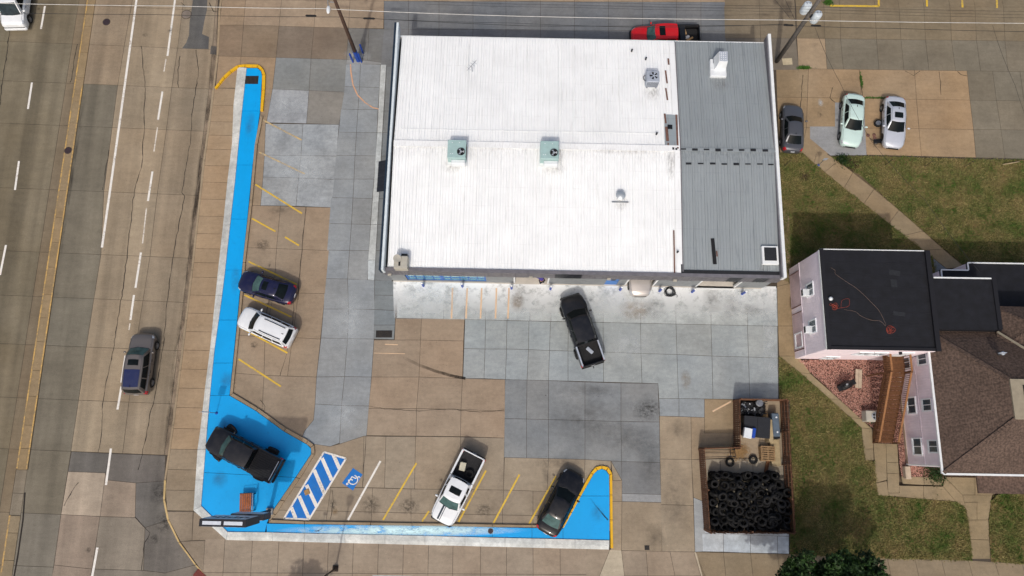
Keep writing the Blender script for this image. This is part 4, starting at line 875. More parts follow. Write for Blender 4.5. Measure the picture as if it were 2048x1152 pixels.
def ac_unit(x, y, label):
    p = roof_pt(x, y, 5.1); t = thing('rooftop_air_conditioner', label, 'air conditioner', p, SHOP_R, 'packaged air conditioners on the white roof')
    m = MB(); m.box((0, 0, .06), (1.5, 1.75, .12)); m.build('curb', 'trim_white', t)
    m = MB(); m.bbox((0, .1, .56), (1.38, 1.45, .88), .025); m.build('cabinet', 'ac_green', t)
    m = MB(); m.bbox((.12, -.80, .42), (1.05, .34, .6), .05); m.build('duct_box', 'white_metal', t)
    fan(t, (.33, -.12, 1.0), .30, 'dark_metal', 3)
    for k in range(7): m = MB(); m.box((.70, -.45 + k * .16, .55), (.02, .11, .6)); m.build('louvre', 'dark_metal', t)
    for a, b in ((-.35, .6), (-.45, -.3), (-.3, -.3), (.2, .6)): m = MB(); m.box((a, b, 1.005), (.07, .05, .012)); m.build('cover_plate', 'white_metal', t)
ac_unit(915, 309, 'green packaged air conditioner with round fan, the nearer one to the west parapet'); ac_unit(1098, 311, 'green packaged air conditioner with round fan, near the middle of the white roof')
p = roof_pt(1305, 156, 5.2); t = thing('condenser_unit', 'square grey condenser with large round fan on the white roof near the red pickup', 'air conditioner', p, SHOP_R)
m = MB(); m.bbox((0, 0, .50), (.98, .98, .86), .06); m.build('cabinet', 'ac_grey', t)
for k in range(10): m = MB(); m.box((-.4 + k * .089, -.495, .5), (.03, .015, .72)); m.build('louvre', 'dark_metal', t)
fan(t, (.04, .02, .93), .37, 'ac_grey', 5, 'ac_grey')
for s in (-.35, .35): m = MB(); m.box((s, 0, .035), (.12, 1.1, .07)); m.build('skid', 'steel', t)
m = MB(); m.tube([(-.45, -.1, .3), (-.62, 0, .35), (-.66, .25, .3), (-.5, .46, .2), (-.25, .5, .1)], .03, 6); m.build('hose', 'black_rubber', t)
p = roof_pt(1438, 130, 5.0); t = thing('exhaust_hood', 'white cooler hood with perforated slanted top on the grey metal roof', 'roof vent', p, SHOP_R)
m = MB(); m.bbox((0, -.28, .16), (1.28, 1.15, .32), .04); m.build('base', 'white_metal', t)
m = MB(); m.add([(-.35, -.35, .3), (.55, -.35, .3), (.55, .75, .3), (-.35, .75, .3), (-.15, -.05, 1.15), (.5, -.05, 1.15), (.5, .75, 1.25), (-.15, .75, 1.25)], [(0, 1, 5, 4), (1, 2, 6, 5), (2, 3, 7, 6), (3, 0, 4, 7), (4, 5, 6, 7), (0, 3, 2, 1)]); hd = m.build('hood', 'white_metal', t)
m = MB(); m.add([(-.13, -.02, 1.165), (.49, -.02, 1.165), (.49, .73, 1.262), (-.13, .73, 1.262)], [(0, 1, 2, 3)]); m.build('panel', 'ac_grey', hd)
for i in range(3):
    for j in range(4): m = MB(); m.lathe([(.045, .0), (.035, .02)], 8, 'z', (.0 + i * .17, .1 + j * .17, 1.185 + j * .021)); m.build('rivet_cap', 'white_metal', hd)
m = MB(); m.box((-.52, .15, .18), (.22, .9, .36)); m.build('side_duct', 'white_metal', t)
p = roof_pt(1241, 392, 5.0); t = thing('mushroom_vent', 'small round metal mushroom vent on the south slope of the white roof', 'roof vent', p, SHOP_R)
m = MB(); m.lathe([(.20, 0), (.20, .35)], 16); m.build('stack', 'flashing', t, smooth=40); m = MB(); m.lathe([(.34, .34), (.36, .40), (.22, .50), (.05, .53)], 20); m.build('cap', 'flashing', t, smooth=40); m = MB(); m.box((0, -.42, .05), (1.25, .06, .06)); m.build('crossbar', 'steel', t)
p = roof_pt(802, 523, 4.9); t = thing('swamp_cooler', 'beige box cooler with round dish at the south west roof corner', 'air conditioner', p, SHOP_R)
m = MB(); m.bbox((.05, -.15, .45), (1.0, .95, .85), .04); m.build('cabinet', 'ac_beige', t); m = MB(); m.lathe([(.05, 0), (.25, .02), (.30, .07), (.28, .07), (.2, .05), (.05, .03)], 20, 'z', (-.2, .1, .90)); m.build('dish', 'ac_beige', t, smooth=40); m = MB(); m.box((-.03, -.3, .91), (.13, .3, .05)); m.build('bracket', 'dark_metal', t); m = MB(); m.box((.25, .42, .4), (.45, .25, .5)); m.build('duct', 'dark_metal', t)
p = roof_pt(1541, 510, 4.8); t = thing('roof_hatch', 'square black roof hatch with white tarred curb on the grey roof', 'roof hatch', p, SHOP_R)
m = MB(); m.bbox((0, 0, .13), (1.22, 1.42, .26), .03); m.build('curb', 'trim_white', t); m = MB(); m.bbox((0, .07, .28), (.90, 1.0, .06), .02); m.build('lid', 'tar', t)
p = roof_pt(1429, 501, 4.8); t = thing('rubber_strip', 'long black rubber strip lying on the grey metal roof', 'strip', p, SHOP_R + rad(3)); m = MB(); m.bbox((0, 0, .055), (.27, 2.0, .03), .01); m.build('sheet', 'black_rubber', t); m = MB(); m.bbox((.22, -.2, .05), (.1, .42, .03), .01); m.build('block', 'rust', t)
def antenna(x, y, label):
    p = roof_pt(x, y, 4.9); t = thing('tv_antenna', label, 'antenna', p, SHOP_R); m = MB(); m.tube([(0, 0, 0), (0, 0, .9)], .02, 6); m.build('mast', 'steel', t); m = MB(); m.tube([(-.35, -.45, .9), (.35, .45, .9)], .015, 5); m.build('boom', 'steel', t)
    for k in (-.6, -.2, .2, .6): m = MB(); m.tube([(.35 * k - .18, .45 * k + .14, .9), (.35 * k + .18, .45 * k - .14, .9)], .01, 5); m.build('element', 'steel', t)
antenna(944, 138, 'thin aerial on a short mast on the north slope of the white roof')
for x, y, lb in ((1265, 97, 'small dark vent pipe near the north eave of the white roof'), (1293, 114, 'small dark vent pipe north of the grey condenser'), (1312, 270, 'small dark vent pipe beside the rusty unpainted roof strip'), (1356, 503, 'small dark vent pipe at the seam of white and grey roofs')):
    p = roof_pt(x, y, 4.8); m = MB(); m.lathe([(.07, 0), (.07, .28), (.05, .29)], 10); o = m.build('vent_pipe', 'dark_metal', None, smooth=40); o.location = p; tag(o, lb, 'vent pipe')
# ---- bollards along the front
def bollard(x, y, label, h=1.05, lean=(0, 0), mat='bollard_blue', cap='trim_white', r=.10):
    p = P(x, y, 0); t = thing('bollard', label, 'bollard', p, 0, 'blue bollards'); m = MB(); m.lathe([(r, 0), (r, h)], 14); m.build('post', mat, t, smooth=40); m = MB(); m.lathe([(r * 1.02, h - .02), (r * .8, h + .06), (.02, h + .09)], 14); m.build('cap', cap, t, smooth=60)
for x, y, lb in ((847, 572, 'blue bollard with pale cap in front of the blue shop window, nearer the corner'), (925, 573, 'blue bollard with pale cap in front of the blue shop window, nearer the bay'), (1023, 577, 'blue bollard left of the open bay with the worker'), (1101, 578, 'blue bollard right of the open bay with the worker'), (1240, 580, 'blue bollard between blue door and silver car bay'), (1319, 582, 'blue bollard beside the coiled hose'), (1384, 584, 'blue bollard left of the wide white open bay'), (1484, 588, 'blue bollard right of the wide white open bay')): bollard(x, y, lb)
for x, y, lb in ((706, 124, 'blue bollard west of the brown utility pole'), (726, 106, 'blue bollard north east of the brown utility pole'), (723, 124, 'blue bollard south east of the brown utility pole')): bollard(x, y, lb, 1.25, cap='bollard_blue', r=.08)
# coiled hose by the wall
p = P(1339, 584, 0); pts = []
for k in range(150):
    a = k * .33; r = .46 - .0014 * k + RND.uniform(-.05, .05); pts.append((r * math.cos(a) + .05 * math.sin(a * .13), r * math.sin(a) * .95, .03 + .0009 * k))
pts += [(.5, -.2, .03), (.62, -.32, .02), (.55, -.45, .02)]
m = MB(); m.tube(pts, .02, 5); o = m.build('coiled_hose', 'dark_metal', None, smooth=True); o.location = p; tag(o, 'loose coil of dark hose on the pale concrete by the shop wall', 'hose')

# ================================================================== PINK HOUSE
groove_mat('siding_pink', S(250, 236, 242), 5.0, 'xy', .5, .6, .05, tint2=S(230, 212, 216)); M('pink_trim', S(226, 214, 218), .5, var=.04); groove_mat('panel_mauve', S(206, 182, 184), 6.0, 'xy', .5, .7, .1)
M('flat_roof_black', S(20, 21, 27), .8, var=.4, scale=1.6, grain=.3); M('roof_edge_black', S(20, 20, 26), .7); M('window_white', S(236, 240, 242), .4, var=.03); M('pane_dark', S(64, 80, 88), .06, spec=.8, var=.3, scale=4); M('board_weathered', S(176, 160, 140), .85, var=.15); M('cord_orange', S(160, 70, 54), .6); M('cord_white', S(190, 170, 156), .6); M('hose_pale', S(120, 100, 90), .6)
HO = Vector((22.28, 6.50, 0)); HR = rad(-1.0)
house = thing('pink_house', 'pink two storey house with flat black roof and brown shingled wing', 'house', HO, HR)
_hR = Matrix.Rotation(-HR, 3, 'Z')
def HL(x, y, h=0.0): return _hR @ (P(x, y, h) - HO)
HW, HD, HZ = 7.85, 7.25, 5.75
m = MB(); m.box((HW / 2, HD / 2, HZ / 2), (HW, HD, HZ)); m.build('wall', 'siding_pink', house)
m = MB(); m.box((HW / 2, HD / 2, HZ + .03), (HW + .04, HD + .04, .10)); rf = m.build('flat_roof', 'flat_roof_black', house)
for c, d in (((.10, HD / 2, HZ + .13), (.26, HD + .1, .12)), ((HW - .10, HD / 2, HZ + .16), (.34, HD + .1, .18)), ((HW / 2, .09, HZ + .12), (HW - .5, .2, .09))): m = MB(); m.box(c, d); m.build('roof_kerb', 'roof_edge_black', rf)
for k in range(1, 8): m = MB(); m.box((HW / 2, k * HD / 8 + RND.uniform(-.03, .03), HZ + .084), (HW - .5, .07, .008)); m.build('membrane_seam', 'roof_edge_black', rf)
for k in range(3): m = MB(); m.box((RND.uniform(1, HW - 1), RND.uniform(1, HD - 1), HZ + .086), (RND.uniform(.4, .9), RND.uniform(.3, .6), .01), RND.uniform(-.2, .2)); m.build('membrane_patch', 'tar', rf)
m = MB(); m.box((HW / 2, HD + .05, HZ + .06), (HW, .06, .10)); m.build('gutter', 'trim_white', rf)
m = MB(); m.box((-.035, HD / 2, HZ - .03), (.05, HD, .16)); m.build('roof_trim', 'trim_white', rf)
# belt line and lower panels on the west wall
m = MB(); m.box((-.02, HD / 2, 2.05), (.05, HD, .06)); m.build('belt_trim', 'pink_trim', house)
for ya, yb, k in ((3.95, 6.65, 0), (.55, 3.45, 1)):
    m = MB(); m.box((-.015, (ya + yb) / 2, 1.05), (.03, yb - ya, 1.8)); q = m.build('wall_panel', 'panel_mauve', house)
    for yy in (ya, yb): m = MB(); m.box((-.03, yy, 1.05), (.06, .06, 1.86)); m.build('panel_trim', 'rust', q)
def window(parent, c, w_, h_, axis, sash=True, name='window'):
    """frame, pane and meeting bar set on a wall; axis is the wall's outward direction ('-x', '-y')"""
    t = MB(); pm = MB(); bm_ = MB(); sm = MB()
    def B(mb, a, z, da, dz, dep, out):
        if axis == '-x': mb.box((c[0] - out, c[1] + a, c[2] + z), (dep, da, dz))
        else: mb.box((c[0] + a, c[1] - out, c[2] + z), (da, dep, dz))
    for s in (-1, 1): B(t, s * (w_ / 2 + .05), 0, .10, h_ + .2, .09, .03)
    for s in (-1, 1): B(t, 0, s * (h_ / 2 + .05), w_, .10, .09, .03)
    f = t.build(name, 'window_white', parent); B(pm, 0, 0, w_, h_, .03, .01); pm.build('pane', 'pane_dark', f)
    if sash: B(bm_, 0, 0, .05, h_, .05, .03); bm_.build('sash_bar', 'window_white', f)
    B(sm, 0, -h_ / 2 - .13, w_ + .2, .05, .09, .04); sm.build('sill', 'window_white', f); return f
for yy in (4.75, 1.95): window(house, (0, yy, 3.75), .85, 1.05, '-x')
m = MB(); window(house, (0, .95 + .35, 1.1), 1.0, 1.1, '-x', False)
for xx in (3.4, 4.5): window(house, (xx, 0, 3.9), .8, 1.1, '-y')
for xx in (2.2, ): window(house, (xx, 0, 1.2), .9, 1.0, '-y')
m = MB(); m.box((6.3, -.03, 3.75), (.95, .06, 2.05)); d_ = m.build('upper_door', 'window_white', house); m = MB(); m.box((6.6, -.08, 3.75), (.05, .05, .12)); m.build('handle', 'steel', d_)
m = MB(); m.box((5.6, -.1, 4.95), (.14, .2, .2)); m.build('wall_lamp', 'dark_metal', house)
# window air conditioners
for yy, lb in ((4.55, 'white window air conditioner in the upper west window nearer the yard'), (1.75, 'white window air conditioner in the upper west window nearer the gravel')):
    q = HO + Matrix.Rotation(HR, 3, 'Z') @ Vector((-.27, yy, 3.47)); t = thing('window_air_conditioner', lb, 'air conditioner', q, HR); m = MB(); m.bbox((0, 0, 0), (.5, .55, .4), .03); m.build('case', 'white_metal', t); m = MB(); m.box((-.256, 0, 0), (.02, .45, .3)); m.build('grille', 'dark_metal', t)
# wing with the hip roof
WX = 7.95; WY0 = HL(1813, 931, 0).y; EZ = 4.95
m = MB(); m.box((WX + 6.5, (WY0 + 0) / 2 - .01, EZ / 2), (13, -WY0 - .03, EZ)); m.build('wing_wall', 'siding_pink', house); m = MB(); m.box((WX + 6.5, .8 + .5, EZ / 2), (12.9, 2.55, EZ - .02)); m.build('wing_wall', 'siding_pink', house)
m = MB(); m.box((WX - .02, WY0 / 2, 2.45), (.04, -WY0, .05)); m.build('belt_trim', 'pink_trim', house); m = MB(); m.box((WX - .02, WY0 / 2, .12), (.05, -WY0, .25)); m.build('plinth', 'board_weathered', house)
for px, z in (((1837, 811), 3.3), ((1838, 893), 3.3), ((1822, 715), 3.3)):
    q = HL(px[0], px[1], z); 
for px, zc, ww in (((1837, 811), 1.55, 1.1), ((1838, 893), 1.75, 1.1), ((1869, 810), 3.55, .75), ((1876, 893), 3.75, .75), ((1866, 718), 3.6, .75), ((1829, 725), 1.4, .9)):
    q = HL(px[0], px[1], zc); window(house, (WX, q.y, zc), ww, 1.0, '-x')
ec = [(WX - .25, WY0 - .35), (WX + 13.2, WY0 - .35), (WX + 13.2, 1.55), (WX - .25, 1.55)]
IN = 3.62; DZ = 7.5
dk = [(ec[0][0] + IN, ec[0][1] + IN), (ec[1][0] - IN, ec[1][1] + IN), (ec[2][0] - IN, ec[2][1] - IN), (ec[3][0] + IN, ec[3][1] - IN)]
def shingle_mat():
    t = NT('shingle_brown'); n = t.noise(7, 2, .5); c = t.mix(t.rng(n, .35, .65, 0, 1), S(76, 64, 57), S(104, 87, 77)); c = t.mul(c, t.rng(t.noise(.7, 4), .3, .7, .88, 1.12)); t.set(c, .9, 0, .2); t.bump(t.noise(60, 3), .5, .01); MATS['shingle_brown'] = t.m
shingle_mat()
m = MB(); m.add([(x, y, EZ) for x, y in ec] + [(x, y, DZ) for x, y in dk], [(0, 1, 5, 4), (1, 2, 6, 5), (2, 3, 7, 6), (3, 0, 4, 7), (4, 5, 6, 7), (3, 2, 1, 0)]); hip = m.build('hip_roof', 'shingle_brown', house)
def shingles(a, b, c, d, parent, tw=.32, ex=.15):
    """overlapping tabs on a roof slope: eave a-b, top d-c"""
    a, b, c, d = map(Vector, (a, b, c, d)); n = (b - a).cross(d - a).normalized(); e = (b - a).normalized(); up = n.cross(e).normalized(); 
    if n.z < 0: n = -n; up = -up if up.z < 0 else up
    if up.z < 0: up = -up
    hgt = (d - a).dot(up); wl0 = 0; wl1 = (b - a).length; t0 = (d - a).dot(e); t1 = (c - a).dot(e); rows = int(hgt / ex); mb = MB()
    for r in range(rows):
        s0 = r * ex; f = s0 / hgt; x0 = t0 * f; x1 = wl1 + (t1 - wl1) * f; x = x0 - (r % 2) * tw * .5
        while x < x1:
            xa = max(x, x0); xb = min(x + tw - .012, x1)
            if xb - xa > .04:
                lift = .012 + RND.uniform(0, .012); p0 = a + e * xa + up * s0; p1 = a + e * xb + up * s0; p2 = p1 + up * (ex + .02); p3 = p0 + up * (ex + .02)
                mb.add([p0 + n * (lift + .012), p1 + n * (lift + .012), p2 + n * .006, p3 + n * .006, p0, p1], [(0, 1, 2, 3), (0, 4, 5, 1)])
            x += tw
    o = mb.build('shingles', 'shingle_brown', parent); o['kind'] = 'stuff'; return o
E3 = [Vector((x, y, EZ)) for x, y in ec]; K3 = [Vector((x, y, DZ)) for x, y in dk]
shingles(E3[3], E3[0], K3[0], K3[3], hip); shingles(E3[0], E3[1], K3[1], K3[0], hip); shingles(E3[2], E3[3], K3[3], K3[2], hip)
for a, b in ((E3[0], K3[0]), (E3[3], K3[3])):
    nn = 22
    for k in range(nn):
        p0 = a.lerp(b, k / nn); p1 = a.lerp(b, (k + 1.15) / nn); dd = p1 - p0; q = dd.to_track_quat('X', 'Z').to_matrix(); mb = MB(); mb.box((p0 + p1) / 2 + Vector((0, 0, .045)), (dd.length, .26, .025), rot=q); mb.build('hip_cap', 'shingle_brown', hip)
M('deck_cream', S(150, 140, 120), .7); m = MB(); m.box(((dk[0][0] + dk[1][0]) / 2, (dk[0][1] + dk[3][1]) / 2, DZ + .05), (dk[1][0] - dk[0][0], dk[3][1] - dk[0][1], .12)); m.build('roof_deck', 'deck_cream', hip); m = MB(); m.box(((dk[0][0] + dk[1][0]) / 2 + .4, (dk[0][1] + dk[3][1]) / 2, DZ + .12), (dk[1][0] - dk[0][0] - .8, dk[3][1] - dk[0][1] - .8, .06)); m.build('deck_surface', 'flat_roof_black', hip)
for c, d in (((ec[0][0] - .07, (ec[0][1] + ec[3][1]) / 2, EZ), (.14, ec[3][1] - ec[0][1] + .1, .12)), (((ec[0][0] + ec[1][0]) / 2, ec[0][1] - .07, EZ), (ec[1][0] - ec[0][0], .14, .12))): m = MB(); m.box(c, d); m.build('gutter', 'trim_white', house)
m = MB(); m.tube([(ec[0][0] - .05, ec[0][1] + .1, EZ), (WX - .08, WY0 + .1, 4.6), (WX - .08, WY0 + .1, .1)], .05, 6); m.build('downspout', 'trim_white', house)
q = HL(1998, 708, 6.2); m = MB(); m.lathe([(.09, -.3), (.09, .25), (.14, .27), (.14, .33), (.03, .36)], 10, 'z', (q.x, q.y, 6.3)); m.build('vent_pipe', 'flashing', hip)
# flat roofed middle and rear parts
fx0, fy0 = HW + .02, 1.62; f1 = HL(1990, 556, 5.6)
m = MB(); m.box(((fx0 + f1.x) / 2, (fy0 + f1.y) / 2, 2.75), (f1.x - fx0, f1.y - fy0, 5.5)); m.build('middle_wall', 'siding_pink', house); m = MB(); m.box(((fx0 + f1.x) / 2, (fy0 + f1.y) / 2, 5.56), (f1.x - fx0, f1.y - fy0, .12)); f2 = m.build('flat_roof', 'flat_roof_black', house)
m = MB(); m.box(((fx0 + f1.x) / 2 + .1, f1.y - .05, 5.63), (f1.x - fx0 - .4, .10, .06)); m.build('roof_trim', 'trim_white', f2); m = MB(); m.box((f1.x - .15, (fy0 + f1.y) / 2, 5.66), (.3, f1.y - fy0, .1)); m.build('roof_kerb', 'roof_edge_black', f2)
g0 = HL(1881, 541, 3.2); g1 = HL(2048, 530, 3.2); m = MB(); yb = f1.y + .02
m.box(((g0.x + 20) / 2, (g0.y + yb) / 2, 1.55), (20 - g0.x, g0.y - yb, 3.1)); m.build('rear_wall', 'siding_pink', house); m = MB(); m.box(((g0.x + 20) / 2, (g0.y + yb) / 2, 3.16), (20 - g0.x + .1, g0.y - yb + .1, .12)); f3 = m.build('flat_roof', 'flat_roof_black', house)
gx = HL(1935, 535, 3.2).x; m = MB(); m.box(((gx + 20) / 2, g0.y + .32, 1.55), (20 - gx, .56, 3.08)); m.build('rear_wall', 'siding_pink', house); m = MB(); m.box(((gx + 20) / 2, g0.y + .34, 3.17), (20 - gx + .1, .62, .12)); m.build('flat_roof', 'flat_roof_black', house)
for c, d in (((g0.x + gx) / 2, (gx - g0.x)), ): m = MB(); m.box((c, g0.y + .04, 3.27), (d, .09, .08)); m.build('roof_trim', 'trim_white', f3)
m = MB(); m.box(((gx + 20) / 2, g0.y + .63, 3.27), (20 - gx, .09, .08)); m.build('roof_trim', 'trim_white', f3); m = MB(); m.box((gx, g0.y + .33, 3.27), (.09, .5, .08)); m.build('roof_trim', 'trim_white', f3); m = MB(); m.box((g0.x, (g0.y + yb) / 2, 3.27), (.09, g0.y - yb, .08)); m.build('roof_trim', 'trim_white', f3)
m = MB(); m.box(((fx0 + f1.x) / 2, fy0 - .03, 5.28), (f1.x - fx0, .05, .62)); m.build('wall_flashing', 'roof_edge_black', house)
_s0 = HL(1986, 613, 5.2); m = MB(); m.box(((f1.x + 20) / 2 + .15, (_s0.y + yb) / 2, 1.56), (20 - f1.x - .3, yb - _s0.y - .02, 3.12)); m.build('rear_wall', 'siding_pink', house); m = MB(); m.box(((f1.x + 20) / 2 + .15, (_s0.y + yb) / 2, 3.18), (20 - f1.x - .3, yb - _s0.y - .02, .12)); m.build('flat_roof', 'flat_roof_black', house)
m = MB(); m.box((f1.x + .9, (_s0.y + yb) / 2, 3.26), (.08, yb - _s0.y, .05)); m.build('roof_trim', 'trim_white', house)
# second small hip roof further east
s0 = HL(1986, 613, 5.2); s1 = HL(1994, 664, 5.2); xa = s0.x; ya_, yb_ = s1.y, s0.y
m = MB(); m.add([(xa, ya_ - 1.3, 5.2), (20, ya_ - 1.3, 5.2), (20, yb_, 5.2), (xa, yb_, 5.2), (xa + 1.9, (ya_ - 1.3 + yb_) / 2, 6.5), (20, (ya_ - 1.3 + yb_) / 2, 6.5)], [(0, 1, 5, 4), (2, 3, 4, 5), (3, 0, 4), (0, 3, 2, 1), (1, 2, 5)]); h2 = m.build('hip_roof', 'shingle_brown', house)
V0, V1, V2, V3 = Vector((xa, ya_ - 1.3, 5.2)), Vector((20, ya_ - 1.3, 5.2)), Vector((20, (ya_ - 1.3 + yb_) / 2, 6.5)), Vector((xa + 1.9, (ya_ - 1.3 + yb_) / 2, 6.5)); shingles(V0, V1, V2, V3, h2); shingles(Vector((20, yb_, 5.2)), Vector((xa, yb_, 5.2)), V3, V2, h2); shingles(Vector((xa, yb_, 5.2)), V0, V3, V3, h2)
m = MB(); m.box(((xa + 20) / 2, (ya_ - 1.3 + yb_) / 2, 2.6), (20 - xa - .4, yb_ - ya_ + 1.0, 5.1)); m.build('wing_wall', 'siding_pink', house)
dd = K3[3].lerp(K3[3], 0); q0 = HL(1993, 664, 5.6); q1 = HL(2060, 705, 6.6); m = MB(); d3 = q1 - q0; m.box((q0 + q1) / 2 + Vector((0, 0, .1)), (d3.length, .14, .06), rot=d3.to_track_quat('X', 'Z').to_matrix()); m.build('valley_trim', 'deck_cream', house)
# porch roof over the front door, just showing under the eave
m = MB(); m.box((WX + 6.0, WY0 - 1.0, 2.6), (5.0, 1.6, .12)); m.build('porch_roof', 'shingle_brown', house)
# ---- cords lying on the flat roof
def roofpt(x, y, dz=.12): q = P(x, y, HZ + dz); return q
def cord(px, r, mat, name, label, cat):
    m = MB(); m.tube([roofpt(*p) for p in px], r, 5); o = m.build(name, mat, None, smooth=True); tag(o, label, cat)
def tangle(cx, cy, a, b, n):
    out = []; ox, oy, r = 0.0, 0.0, .5
    for k in range(n * 3):
        if k % 6 == 0: ox, oy, r = RND.uniform(-.6, .6), RND.uniform(-.6, .6), RND.uniform(.25, .6)
        t = k * 1.05; out.append((cx + a * (ox + r * math.cos(t)), cy + b * (oy + r * math.sin(t))))
    return out
def smooth_px(px, k=4):
    out = []
    for i in range(len(px) - 1):
        p0 = px[max(i - 1, 0)]; p1 = px[i]; p2 = px[i + 1]; p3 = px[min(i + 2, len(px) - 1)]
        for j in range(k):
            t = j / k; out.append(tuple(.5 * ((2 * p1[c]) + (-p0[c] + p2[c]) * t + (2 * p0[c] - 5 * p1[c] + 4 * p2[c] - p3[c]) * t * t + (-p0[c] + 3 * p1[c] - 3 * p2[c] + p3[c]) * t ** 3) for c in (0, 1)))
    return out + [px[-1]]
cord(smooth_px(tangle(1667, 611, 10, 8, 11) + [(1680, 616), (1697, 612), (1698, 598), (1684, 601), (1682, 616)]), .009, 'cord_orange', 'extension_cord', 'orange extension cord tangle near the west edge of the flat roof', 'cord')
cord(smooth_px(tangle(1777, 657, 14, 13, 13)), .009, 'cord_orange', 'extension_cord', 'orange extension cord tangle near the middle of the flat roof', 'cord')
cord(smooth_px([(1688, 619), (1710, 623), (1722, 632), (1742, 640), (1760, 642), (1771, 652)]), .010, 'hose_pale', 'pale_cord', 'pale cord joining the two orange tangles on the flat roof', 'cord')
cord(smooth_px([(1662, 535), (1670, 541), (1671, 548), (1688, 560), (1712, 576), (1728, 590), (1742, 604), (1757, 620), (1766, 636), (1772, 650)]), .010, 'hose_pale', 'pale_cord', 'pale cord running diagonally across the flat roof from its north west', 'cord')
m = MB(); m.ell((0, 0, .12), (.3, .3, .26)); o = m.build('white_jug', 'white_metal', None, smooth=True); o.location = roofpt(1660, 598, .08); tag(o, 'small white jug beside the cord tangle on the flat roof', 'jug')
# ---- outside stairs
M('stair_wood', S(98, 64, 38), .8, var=.25, scale=5, bump=.2); M('stair_wood_light', S(140, 98, 62), .8, var=.2, scale=5)
st = thing('wooden_stairs', 'brown wooden outside stairs with slatted railings beside the pink house', 'stairs', P(1765, 886, 0), HR)
sw = 1.40; NT_ = 16; RUN = 5.1; RISE = 2.75
for k in range(NT_):
    z = RISE * (k + 1) / NT_; y = RUN * (k + .5) / NT_
    for j in (0, 1): m = MB(); m.box((0, y - .075 + j * .155, z - .02), (sw, .145, .04)); m.build('tread', 'stair_wood', st)
for s in (-1, 1):
    d = Vector((0, RUN, RISE)); m = MB(); m.box((s * (sw / 2 + .03), RUN / 2, RISE / 2 - .08), (.05, d.length, .26), rot=Matrix.Rotation(math.atan2(RISE, RUN), 3, 'X')); m.build('stringer', 'stair_wood', st)
    m = MB(); m.box((s * (sw / 2 + .03), RUN / 2, RISE / 2 + .92), (.14, d.length, .045), rot=Matrix.Rotation(math.atan2(RISE, RUN), 3, 'X')); m.build('handrail', 'stair_wood_light', st)
    m = MB(); m.box((s * (sw / 2 + .03), RUN + .7, RISE + .98), (.14, 1.4, .045)); m.build('handrail', 'stair_wood_light', st)
    m = MB(); nb = 36
    for k in range(nb): y = RUN * k / nb + .05; m.box((s * (sw / 2 + .03), y, RISE * y / RUN + .45), (.035, .035, .95))
    for k in range(9): m.box((s * (sw / 2 + .03), RUN + .08 + k * .16, RISE + .5), (.035, .035, .95))
    o = m.build('balusters', 'stair_wood', st); o['kind'] = 'stuff'
    for y, z in ((.02, 1.0), (RUN, RISE + 1.02), (RUN + 1.35, RISE + 1.02)): m = MB(); m.box((s * (sw / 2 + .03), y, z / 2), (.10, .10, z)); m.build('post', 'stair_wood', st)
for k in range(9): m = MB(); m.box((0, RUN + .08 + k * .158, RISE + .0), (sw + .16, .145, .04)); m.build('deck_board', 'stair_wood', st)
m = MB(); m.box((0, RUN + .7, RISE - .12), (sw, 1.3, .16)); m.build('deck_joist', 'stair_wood', st)
# ---- things on the gravel
p = P(1685, 772, 0); t = thing('covered_grill', 'black covered barbecue grill standing on the red gravel', 'grill', p, rad(25)); M('grill_cover', S(24, 24, 26), .5, var=.3, scale=6)
m = MB(); m.bbox((0, 0, .5), (.95, .55, .75), .14); m.build('body', 'grill_cover', t, smooth=50); m = MB(); m.ell((0, .02, .88), (.8, .5, .4)); m.build('lid', 'grill_cover', t, smooth=True)
for s in (-1, 1): m = MB(); m.box((s * .6, 0, .7), (.32, .4, .05)); m.build('side_shelf', 'grill_cover', t)
for a in (-.35, .35):
    for b in (-.2, .2): m = MB(); m.box((a, b, .1), (.05, .05, .2)); m.build('leg', 'dark_metal', t)
m = MB(); m.ell((-.1, .1, 1.08), (.22, .16, .12)); m.build('handle_cap', 'steel', t)
p = P(1713, 758, 0); t = thing('plank_bench', 'low pale bench of two planks on the red gravel', 'bench', p, rad(-8))
for s in (-.13, .13): m = MB(); m.box((s, 0, .33), (.24, 1.45, .05)); m.build('plank', 'board_weathered', t)
for s in (-.5, .5): m = MB(); m.box((0, s, .15), (.4, .08, .30)); m.build('leg', 'board_weathered', t)
p = P(1738, 833, 0); t = thing('condenser_unit', 'pale ground level condenser beside the foot of the wooden stairs', 'air conditioner', p, rad(-2)); m = MB(); m.bbox((0, 0, .4), (1.15, .85, .75), .06); m.build('cabinet', 'ac_beige', t); fan(t, (.1, 0, .78), .28, 'ac_grey', 4)
p = P(1811, 945, 0); o = MB().bbox((0, 0, .2), (.42, .95, .4), .04).build('utility_box', 'board_weathered'); o.location = p; tag(o, 'tan wooden box at the south west corner of the pink wing', 'box')
# satellite dish on the hip roof
q = P(2000, 709, 6.4)
t = thing('satellite_dish', 'small satellite dish on the brown shingled roof', 'satellite dish', q, 0); m = MB(); m.tube([(0, 0, -.35), (0, 0, .2)], .03, 6); m.build('mast', 'steel', t); m = MB(); m.lathe([(.03, .0), (.2, .03), (.3, .09), (.28, .1), (.03, .03)], 16, 'y', (0, 0, .25)); m.build('dish', 'ac_grey', t, smooth=True)
